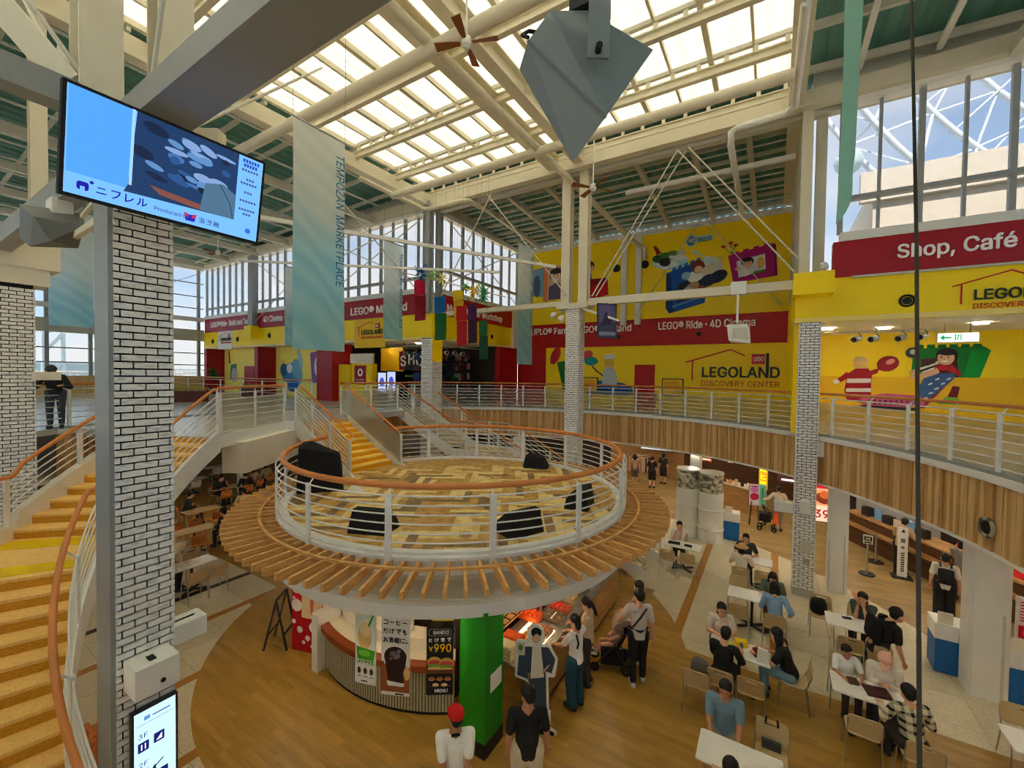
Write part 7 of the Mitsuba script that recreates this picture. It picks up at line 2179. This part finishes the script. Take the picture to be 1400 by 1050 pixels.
    for q, m_ in enumerate(Sh):
        part(k, 'shoe', soft(m_, .05, 2), colmat(shoes, .6), True, to_world=Tm)
    # ---- hair and hats
    st_h, hm = hair
    cap = [hdp(ICO2 * [.093, .106, .096] + [0, -.022, .066])]
    hh = m3.Manifold.hull_points(np.vstack(cap))
    cut = hdp([(0, .035, .03)])[0]
    nface = hd((0, .8, -.62)) - hd((0, 0, 0))
    nface /= np.linalg.norm(nface)
    hh = hh.trim_by_plane(tuple(-nface), float(-nface @ cut))
    add = [hh, m3.Manifold.hull_points(hdp(ICO * [.08, .05, .07] + [0, -.062, .0]))]
    if st_h == 'long':
        add += [m3.Manifold.hull_points(np.vstack([hdp(ICO * [.085, .05, .06] + [0, -.06, .03]), hdp(ICO * [.095, .045, .05] + [0, -.075, -.2])])), m3.Manifold.hull_points(np.vstack([hdp(ICO * [.03, .05, .05] + [.075, -.02, .0]), hdp(ICO * [.03, .035, .05] + [.08, -.03, -.16])])), m3.Manifold.hull_points(np.vstack([hdp(ICO * [.03, .05, .05] + [-.075, -.02, .0]), hdp(ICO * [.03, .035, .05] + [-.08, -.03, -.16])]))]
    if st_h == 'bob':
        add += [m3.Manifold.hull_points(np.vstack([hdp(ICO * [.09, .06, .06] + [0, -.05, .02]), hdp(ICO * [.09, .05, .04] + [0, -.055, -.09])]))]
    if st_h == 'tail':
        add += [m3.Manifold.hull_points(np.vstack([hdp(ICO * .035 + [0, -.12, .03]), hdp(ICO * .03 + [0, -.15, -.2])]))]
    if st_h == 'bun':
        add += [m3.Manifold.hull_points(hdp(ICO * .05 + [0, -.09, .14]))]
    part(k, 'hair', soft(joinm(add), .04, 3), hm, True, to_world=Tm)
    if hat:
        kind, hc = hat
        crown = m3.Manifold.hull_points(hdp(ICO2 * [.103, .116, .1] + [0, -.018, .075]))
        low = hd((0, 0, .055))
        upn = hd((0, -.12, 1)) - hd((0, 0, 0))
        upn /= np.linalg.norm(upn)
        crown = crown.trim_by_plane(tuple(upn), float(upn @ low))
        part(k, 'hat_crown', soft(crown, .03, 2), colmat(hc, .7), True, to_world=Tm)
        brim = m3.Manifold.hull_points(hdp(ICO2 * [.17, .18, .009] + [0, -.01, .06])) if kind == 'straw' else m3.Manifold.hull_points(np.vstack([hdp(ICO * [.07, .02, .007] + [0, .07, .065]), hdp(ICO * [.05, .03, .007] + [0, .155, .045])]))
        part(k, 'hat_brim', soft(brim, .04, 0), colmat(hc, .7), True, to_world=Tm)
        if kind == 'straw':
            part(k, 'hat_band', m3.Manifold.hull_points(hdp(ICO2 * [.101, .114, .014] + [0, -.016, .075])), 'pot_brown', to_world=Tm)
    return k, Tm, J, sp, s


def backpack(k, Tm, sp, s, m, big=1.0):
    c = sp(.3, -.19)
    b = m3.Manifold.hull_points(np.vstack([sph(c + np.array([sx_, 0, sz_]) * s * big, .05 * big) for sx_ in (-.1, .1) for sz_ in (-.16, .14)] + [sph(c + np.array([0, -.06, -.08]) * s, .08 * big)]))
    part(k, 'backpack', soft(b, .06, 3), m, True, to_world=Tm)
    mb = MB()
    for sg in (-1, 1):
        mb.tube([sp(.5, -.13, sg * .09), sp(.56, -.03, sg * .1), sp(.48, .1, sg * .11), sp(.25, .11, sg * .13), sp(.16, -.08, sg * .15)], .018, 6)
    part(k, 'straps', mb, m, True, to_world=Tm)


# standing figures
k, Tm, J, sp, s = person('man in a pale grey T-shirt and black trousers with a cross-body strap beside the pushchair', -2.05, 7.95, 118, top=(206, 196, 190), legs=(20, 20, 26), H=1.76, hands=[(-.34, .3, .98), (.28, .08, .88)], shoes=(200, 196, 190), step=.08, look=(25, 8))
part(k, 'strap', MB().tube([sp(.52, -.1, .12), sp(.38, -.15, .0), sp(.2, -.15, -.14), sp(.14, -.02, -.18)], .016, 6), 'black_cloth', to_world=Tm)
part(k, 'waist_pouch', MB().tube([sp(.12, .0, -.17), sp(.12, -.15, 0), sp(.12, 0, .17)], .02, 6), 'black_cloth', to_world=Tm)
person('woman with long black hair standing behind the man with the pushchair', -2.2, 8.55, 170, top=(150, 116, 96), legs=(44, 44, 50), hair=('long', 'hair_black'), H=1.64, hands=[(-.22, .35, 1.0), (.2, .2, .9)], shoes=(220, 220, 220))
k, Tm, J, sp, s = person('woman in a white T-shirt and teal wide trousers ordering at the food counter', -2.82, 6.78, 165, top=(244, 244, 246), legs=(24, 70, 92), hair=('bob', 'hair_black'), H=1.6, hands=[(-.14, .36, 1.0), (.16, .36, 1.0)], bottom='wide', shoes=(40, 40, 44), look=(20, 12))
part(k, 'strap', MB().tube([sp(.52, -.08, -.1), sp(.4, -.15, -.12), sp(.3, -.13, -.13)], .018, 6), 'black_cloth', to_world=Tm)
person('woman in beige with high black hair at the food counter beyond the white T-shirt', -2.85, 7.4, 190, top=(206, 186, 158), legs=(60, 54, 50), hair=('tail', 'hair_black'), H=1.62, hands=[(-.14, .34, 1.02), (.16, .34, 1.02)], look=(0, 15))
k, Tm, J, sp, s = person('man in a red cap and white T-shirt with hands clasped behind his back', -3.22, 3.98, 132, top=(244, 244, 242), legs=(226, 222, 212), H=1.66, hands=[(-.05, -.19, .86), (.05, -.2, .84)], hat=('cap', (206, 24, 20)), skin='skin_dark', look=(20, 5), width=1.08)
part(k, 'collar', MB().tube([sp(.53, -.07, -.05), sp(.54, -.08, 0), sp(.53, -.07, .05)], .016, 6), 'black_cloth', True, to_world=Tm)
person('man in a long black T-shirt and beige shorts beside the cut-out figure', -2.62, 4.72, 128, top=(20, 20, 24), legs=(206, 190, 166), H=1.72, hands=[(-.26, .02, .8), (.28, .06, .8)], bottom='shorts', skin='skin_dark', look=(30, 8), width=1.1, hair=('short', 'hair_black'))
k, Tm, J, sp, s = person('person with a black backpack and black overalls by the thick white pillar', 3.6, 13.95, 80, top=(232, 228, 214), legs=(26, 26, 32), H=1.66, bottom='wide', shoes=(200, 196, 190), step=.06)
backpack(k, Tm, sp, s, 'black_cloth', .95)
person('person in a beige shirt leaning at the right food counter', 3.35, 16.75, 55, top=(186, 168, 132), legs=(26, 26, 30), H=1.66, hands=[(-.15, .42, 1.06), (.2, .42, 1.06)], lean=14, sleeve='long', far=True)
person('person in grey at the right end of the food counter', 4.3, 15.5, 60, top=(120, 116, 112), legs=(40, 40, 46), H=1.64, hands=[(-.15, .36, 1.0), (.2, .36, 1.0)], hair=('bob', 'hair_black'), far=True)
person('person in a beige jumper behind the white box by the right brick column', .28, 18.9, 95, top=(214, 200, 176), legs=(146, 132, 112), H=1.68, hands=[(-.5, .1, 1.1), (.3, .12, .95)], sleeve='long', far=True)
for lab, x, y, hd_, c1, c2, hr in (('person in black nearest the clothes rack, seen from behind', -5.25, 22.4, 95, (22, 22, 24), (24, 24, 26), 'short'), ('person in black right of another by the clothes rack', -4.95, 23.6, 80, (26, 26, 30), (30, 30, 34), 'bob'), ('person in a patterned brown outfit looking at the clothes rack', -6.2, 22.6, 110, (170, 140, 116), (90, 76, 70), 'long')):
    person(lab, x, y, hd_, top=c1, legs=c2, H=1.62, hair=(hr, 'hair_black'), bottom='shorts', far=True)
k, Tm, J, sp, s = person('man in a black polo shirt with a black backpack bending beside the phone table', 1.72, 9.95, 20, top=(20, 20, 22), legs=(176, 150, 112), H=1.74, hands=[(-.12, .3, .78), (.2, .3, .8)], lean=22, width=1.12, look=(0, -14))
backpack(k, Tm, sp, s, 'black_cloth', 1.1)
person('person in dark clothes and a cap leaning over the gallery railing on the far left', -15.2, 2.9, -20, top=(34, 36, 40), legs=(60, 66, 74), H=1.68, z=ZF, hands=[(-.2, .5, 1.08), (.2, .5, 1.08)], lean=38, sleeve='long', hat=('cap', (50, 58, 52)), look=(0, -10))

# seated figures
SIT = [
    dict(label='man in a blue polo shirt sitting behind the white table at the bottom', x=-.5, y=6.95, heading=-85, top=(110, 140, 160), legs=(150, 140, 120), skin='skin_dark', width=1.15, hands=[(-.16, .42, .66), (.16, .4, .66)], look=(-10, 10)),
    dict(label='dark-haired head and shoulders at the bottom edge of the picture', x=-.32, y=5.52, heading=90, top=(30, 30, 34), legs=(40, 40, 46), hands=[(-.2, .4, .74), (.2, .4, .74)]),
    dict(label='man in a black shirt eating with his back to the viewer at the food-covered table', x=-.66, y=8.25, heading=82, top=(18, 18, 20), legs=(30, 30, 34), width=1.1, hands=[(-.1, .36, .9), (.22, .4, .82)], lean=20),
    dict(label='person in a pale shirt behind the man in black at the food-covered table', x=-.8, y=9.42, heading=-75, top=(226, 214, 204), legs=(60, 60, 70), hair=('bob', 'hair_black'), hands=[(-.14, .34, .8), (.14, .34, .8)], lean=8),
    dict(label='woman with long dark hair in black reaching across the food-covered table', x=.38, y=8.95, heading=175, top=(20, 20, 22), legs=(110, 150, 170), hair=('long', 'hair_black'), hands=[(-.2, .48, .78), (.05, .42, .78)], lean=16),
    dict(label='person in a light denim jacket seen from behind at the joined white tables', x=.15, y=10.78, heading=95, top=(130, 166, 206), legs=(110, 60, 44), hair=('long', 'hair_black'), sleeve='long', lean=12, hands=[(-.14, .36, .74), (.3, .2, .6)]),
    dict(label='woman in a green top looking down opposite the denim jacket', x=.1, y=11.72, heading=-90, top=(92, 110, 92), legs=(40, 40, 46), hair=('long', 'hair_black'), lean=16, look=(0, 20), hands=[(-.12, .32, .78), (.12, .32, .78)]),
    dict(label='person in a straw hat and white shirt with their back to the viewer', x=-.62, y=12.92, heading=85, top=(232, 224, 210), legs=(60, 60, 66), hat=('straw', (206, 166, 100)), hair=('bob', 'hair_black'), sleeve='short'),
    dict(label='dark-haired person facing the straw hat', x=-.55, y=14.0, heading=-95, top=(60, 60, 66), legs=(40, 40, 46), hair=('bob', 'hair_black'), lean=10),
    dict(label='man in a white shirt holding his hands to his face by the white round pillars', x=-2.4, y=13.98, heading=-80, top=(226, 222, 218), legs=(40, 40, 46), hands=[(-.05, .2, 1.02), (.1, .24, .98)], lean=8),
    dict(label='woman in a dark patterned shirt eating at the phone table', x=1.78, y=11.62, heading=-110, top=(64, 78, 70), legs=(30, 30, 34), hair=('bob', 'hair_black'), hands=[(-.05, .28, .98), (.06, .26, 1.0)], lean=12),
    dict(label='child in a white T-shirt at the table with the plaid shirt', x=1.2, y=9.32, heading=-80, top=(238, 240, 240), legs=(60, 50, 46), H=1.36, skin='skin_dark', look=(40, 12), hands=[(-.14, .3, .74), (.12, .3, .74)]),
    dict(label='woman in a pale pink cap and white top looking at her phone', x=1.72, y=9.32, heading=-100, top=(236, 228, 220), legs=(70, 70, 80), hat=('cap', (238, 186, 166)), hair=('bob', 'hair_black'), sleeve='long', lean=14, look=(0, 22), hands=[(-.06, .3, .8), (.06, .3, .8)]),
    dict(label='man in a black and white plaid shirt seen from behind', x=1.85, y=8.22, heading=108, top=(200, 196, 170), legs=(50, 46, 44), sleeve='long', topmat='plaid', width=1.08, lean=10, hands=[(-.2, .38, .76), (.2, .34, .76)]),
]


def t_plaid(p, n, uv):
    a = p.x * .91 + p.y * .42
    b = p.z
    f = lambda v, w: mikit.smoothstep(.45, .5, dr.abs(v / w - dr.floor(v / w) - .5) * 1.0)
    sa = dr.select(dr.abs(a / .11 - dr.floor(a / .11) - .5) < .2, 1.0, 0.0)
    sb = dr.select(dr.abs(b / .11 - dr.floor(b / .11) - .5) < .2, 1.0, 0.0)
    return mikit.mix(lin(222, 216, 186), lin(24, 24, 26), .5 * sa + .5 * sb)


mat('plaid', (200, 196, 170), .85, tex=mikit.proc(t_plaid))
for d in SIT:
    person(pose='sit', **d)
left = [((-20.3, 8.7), 20, (30, 36, 34), 'person in dark green at the group table under the landing'), ((-19.8, 9.6), 170, (26, 26, 28), 'person in black leaning over the group table under the landing'), ((-20.4, 10.3), 200, (150, 130, 100), 'person in a tan jacket right of the group table'), ((-20.9, 11.1), 190, (170, 150, 116), 'person in a tan jacket at the right end of the group under the landing'), ((-17.1, 8.2), 150, (226, 200, 140), 'person in a cream shirt in front of the group under the landing'), ((-15.1, 6.75), 200, (22, 24, 28), 'man in a dark cap and navy top near the stage boards'), ((-14.6, 7.3), 190, (84, 80, 56), 'person in an olive top beside the man in the dark cap'), ((-18.4, 6.8), 80, (26, 34, 30), 'person in dark green beside the left brick column'), ((-13.35, 4.35), 60, (16, 16, 18), 'dark figure half hidden by the left brick column')]
for (x, y), h_, c, lab in left:
    person(lab, x, y, h_, 'sit', top=c, legs=(26, 26, 30), far=True, lean=12, sleeve='long', hat=('cap', (30, 30, 34)) if 'cap and' in lab else None, hair=('bob' if 'tan' in lab else 'short', 'hair_black'))
for i, (x, y, m_, a) in enumerate(((-20.3, 8.7, cho, -70), (-19.8, 9.6, cho, 80), (-20.4, 10.3, cho, 110), (-20.9, 11.1, cho, 100), (-17.1, 8.2, cho, 60), (-15.1, 6.75, cho, 110), (-14.6, 7.3, chb, 100), (-18.4, 6.8, cho, -10), (-13.35, 4.35, chb, -30))):
    place('chair', m_, left[i][3].replace('person', 'chair under the person').replace('man in', 'chair under the man in').replace('dark figure', 'chair under the dark figure'), 'chair', x, y, a)

# pushchair with a child
k = thing('pushchair', 'dark grey pushchair with a beige hood in front of the man in the pale T-shirt', 'pushchair')
T0 = (np.array([-2.62, 8.12, 0]), trimesh.transformations.rotation_matrix(math.radians(200), (0, 0, 1))[:3, :3])
lo = lambda *p: tuple(np.array(p) @ T0[1].T + T0[0])
for i, (a, b) in enumerate(((.32, -.2), (.32, .2), (-.3, -.24), (-.3, .24))):
    r_ = .09 if a > 0 else .12
    w = part(k, 'wheel', MB().mesh(trimesh.creation.torus(r_ - .02, .022, major_sections=18, minor_sections=6), frame(lo(a, b, r_), T0[1][:, 0], (0, 0, 1))), 'black', True)
    part(w, 'hub', MB().mesh(trimesh.creation.cylinder(r_ * .6, .02, sections=14), frame(lo(a, b, r_), T0[1][:, 0], (0, 0, 1))), 'dark_metal')
mb = MB()
for b in (-.22, .22):
    mb.tube([lo(-.3, b, .12), lo(-.05, b, .55), lo(.32, b * .9, .1)], .014, 6).tube([lo(.1, b, .4), lo(-.42, b, .98)], .014, 6)
mb.tube([lo(-.42, -.22, .98), lo(-.48, -.12, 1.02), lo(-.48, .12, 1.02), lo(-.42, .22, .98)], .018, 6)
part(k, 'frame', mb, 'dark_metal', True)
part(k, 'seat', MB().mesh(trimesh.creation.box((.32, .34, .05)), (np.array(lo(.05, 0, .42)), T0[1])).bar(lo(-.1, 0, .43), lo(-.3, 0, .85), .34, .04, (0, 0, 1)), 'black_cloth')
part(k, 'basket', MB().mesh(trimesh.creation.box((.45, .32, .14)), (np.array(lo(-.02, 0, .2)), T0[1])), 'black_cloth')
hood = m3.Manifold.hull_points(np.array([lo(-.3 + .3 * math.cos(t), b, .78 + .3 * math.sin(t)) for t in np.linspace(.15, 2.2, 7) for b in (-.2, .2)]))
part(k, 'hood', soft(hood, .08, 2), colmat((150, 134, 116), .8), True, label='beige hood')
k = thing('child', 'small child sitting in the pushchair, only legs and white shoes clear', 'child')
part(k, 'body', soft(joinm([m3.Manifold.hull_points(np.vstack([sph(lo(-.08, 0, .52), .09), sph(lo(-.18, 0, .72), .08)])), m3.Manifold.hull_points(sph(lo(-.18, 0, .86), .09))] + [m3.Manifold.hull_points(np.vstack([sph(lo(-.05, b, .5), .05), sph(lo(.2, b, .47), .04)])) + m3.Manifold.hull_points(np.vstack([sph(lo(.2, b, .47), .04), sph(lo(.3, b, .3), .03)])) for b in (-.08, .08)] + [m3.Manifold.hull_points(np.vstack([sph(lo(-.14, b * 1.2, .7), .035), sph(lo(.06, b, .58), .028)])) for b in (-.1, .1)]), .04, 2), 'skin', True)
part(k, 'dress', m3.Manifold.hull_points(np.vstack([sph(lo(-.06, 0, .53), .12), sph(lo(-.16, 0, .74), .09)])), colmat((160, 120, 110)), True)
part(k, 'hair', m3.Manifold.hull_points(sph(lo(-.2, 0, .885), .092, True)), 'hair_brown', True)
for b in (-.08, .08):
    part(k, 'shoe', m3.Manifold.hull_points(np.vstack([sph(lo(.3, b, .27), .035), sph(lo(.38, b, .27), .03)])), 'table_white', True)
k = thing('pushchair', 'black folded pushchair with an orange-red bag by the poster easel', 'pushchair')
mb = MB()
for b in (-.2, .2):
    mb.tube([(-.35 + .5, 18.75 + b, .1), (-.1 + .3, 18.75 + b, .5), (-.3 + .05, 18.75 + b, .9)], .02, 6).tube([(-.3, 18.75 + b, .1), (.1, 18.75 + b, .55)], .02, 6)
part(k, 'frame', mb, 'black')
part(k, 'seat', MB().mesh(trimesh.creation.box((.4, .36, .3)), ((-.15, 18.75, .5), np.eye(3))), 'black_cloth')
for x, y in ((-.32, 18.55), (-.32, 18.95), (.15, 18.55), (.15, 18.95)):
    part(k, 'wheel', MB().mesh(trimesh.creation.torus(.07, .02, major_sections=14, minor_sections=6), frame((x, y, .09), (1, 0, 0), (0, 0, 1))), 'black', True)
part(k, 'bag', m3.Manifold.hull_points(np.array([(.1, 18.5, .35), (.3, 18.5, .35), (.1, 18.7, .35), (.3, 18.7, .35), (.15, 18.55, .75), (.28, 18.65, .75)])), 'orange', label='orange-red bag')
# keep every label within sixteen words
for _d in labels.values():
    _w = _d.get('label', '').split()
    for _s in ('printed', 'the', 'a', 'and', 'with'):
        while len(_w) > 16 and _s in _w[1:]:
            _w.pop(len(_w) - 1 - _w[::-1].index(_s))
    if _w:
        _d['label'] = ' '.join(_w)
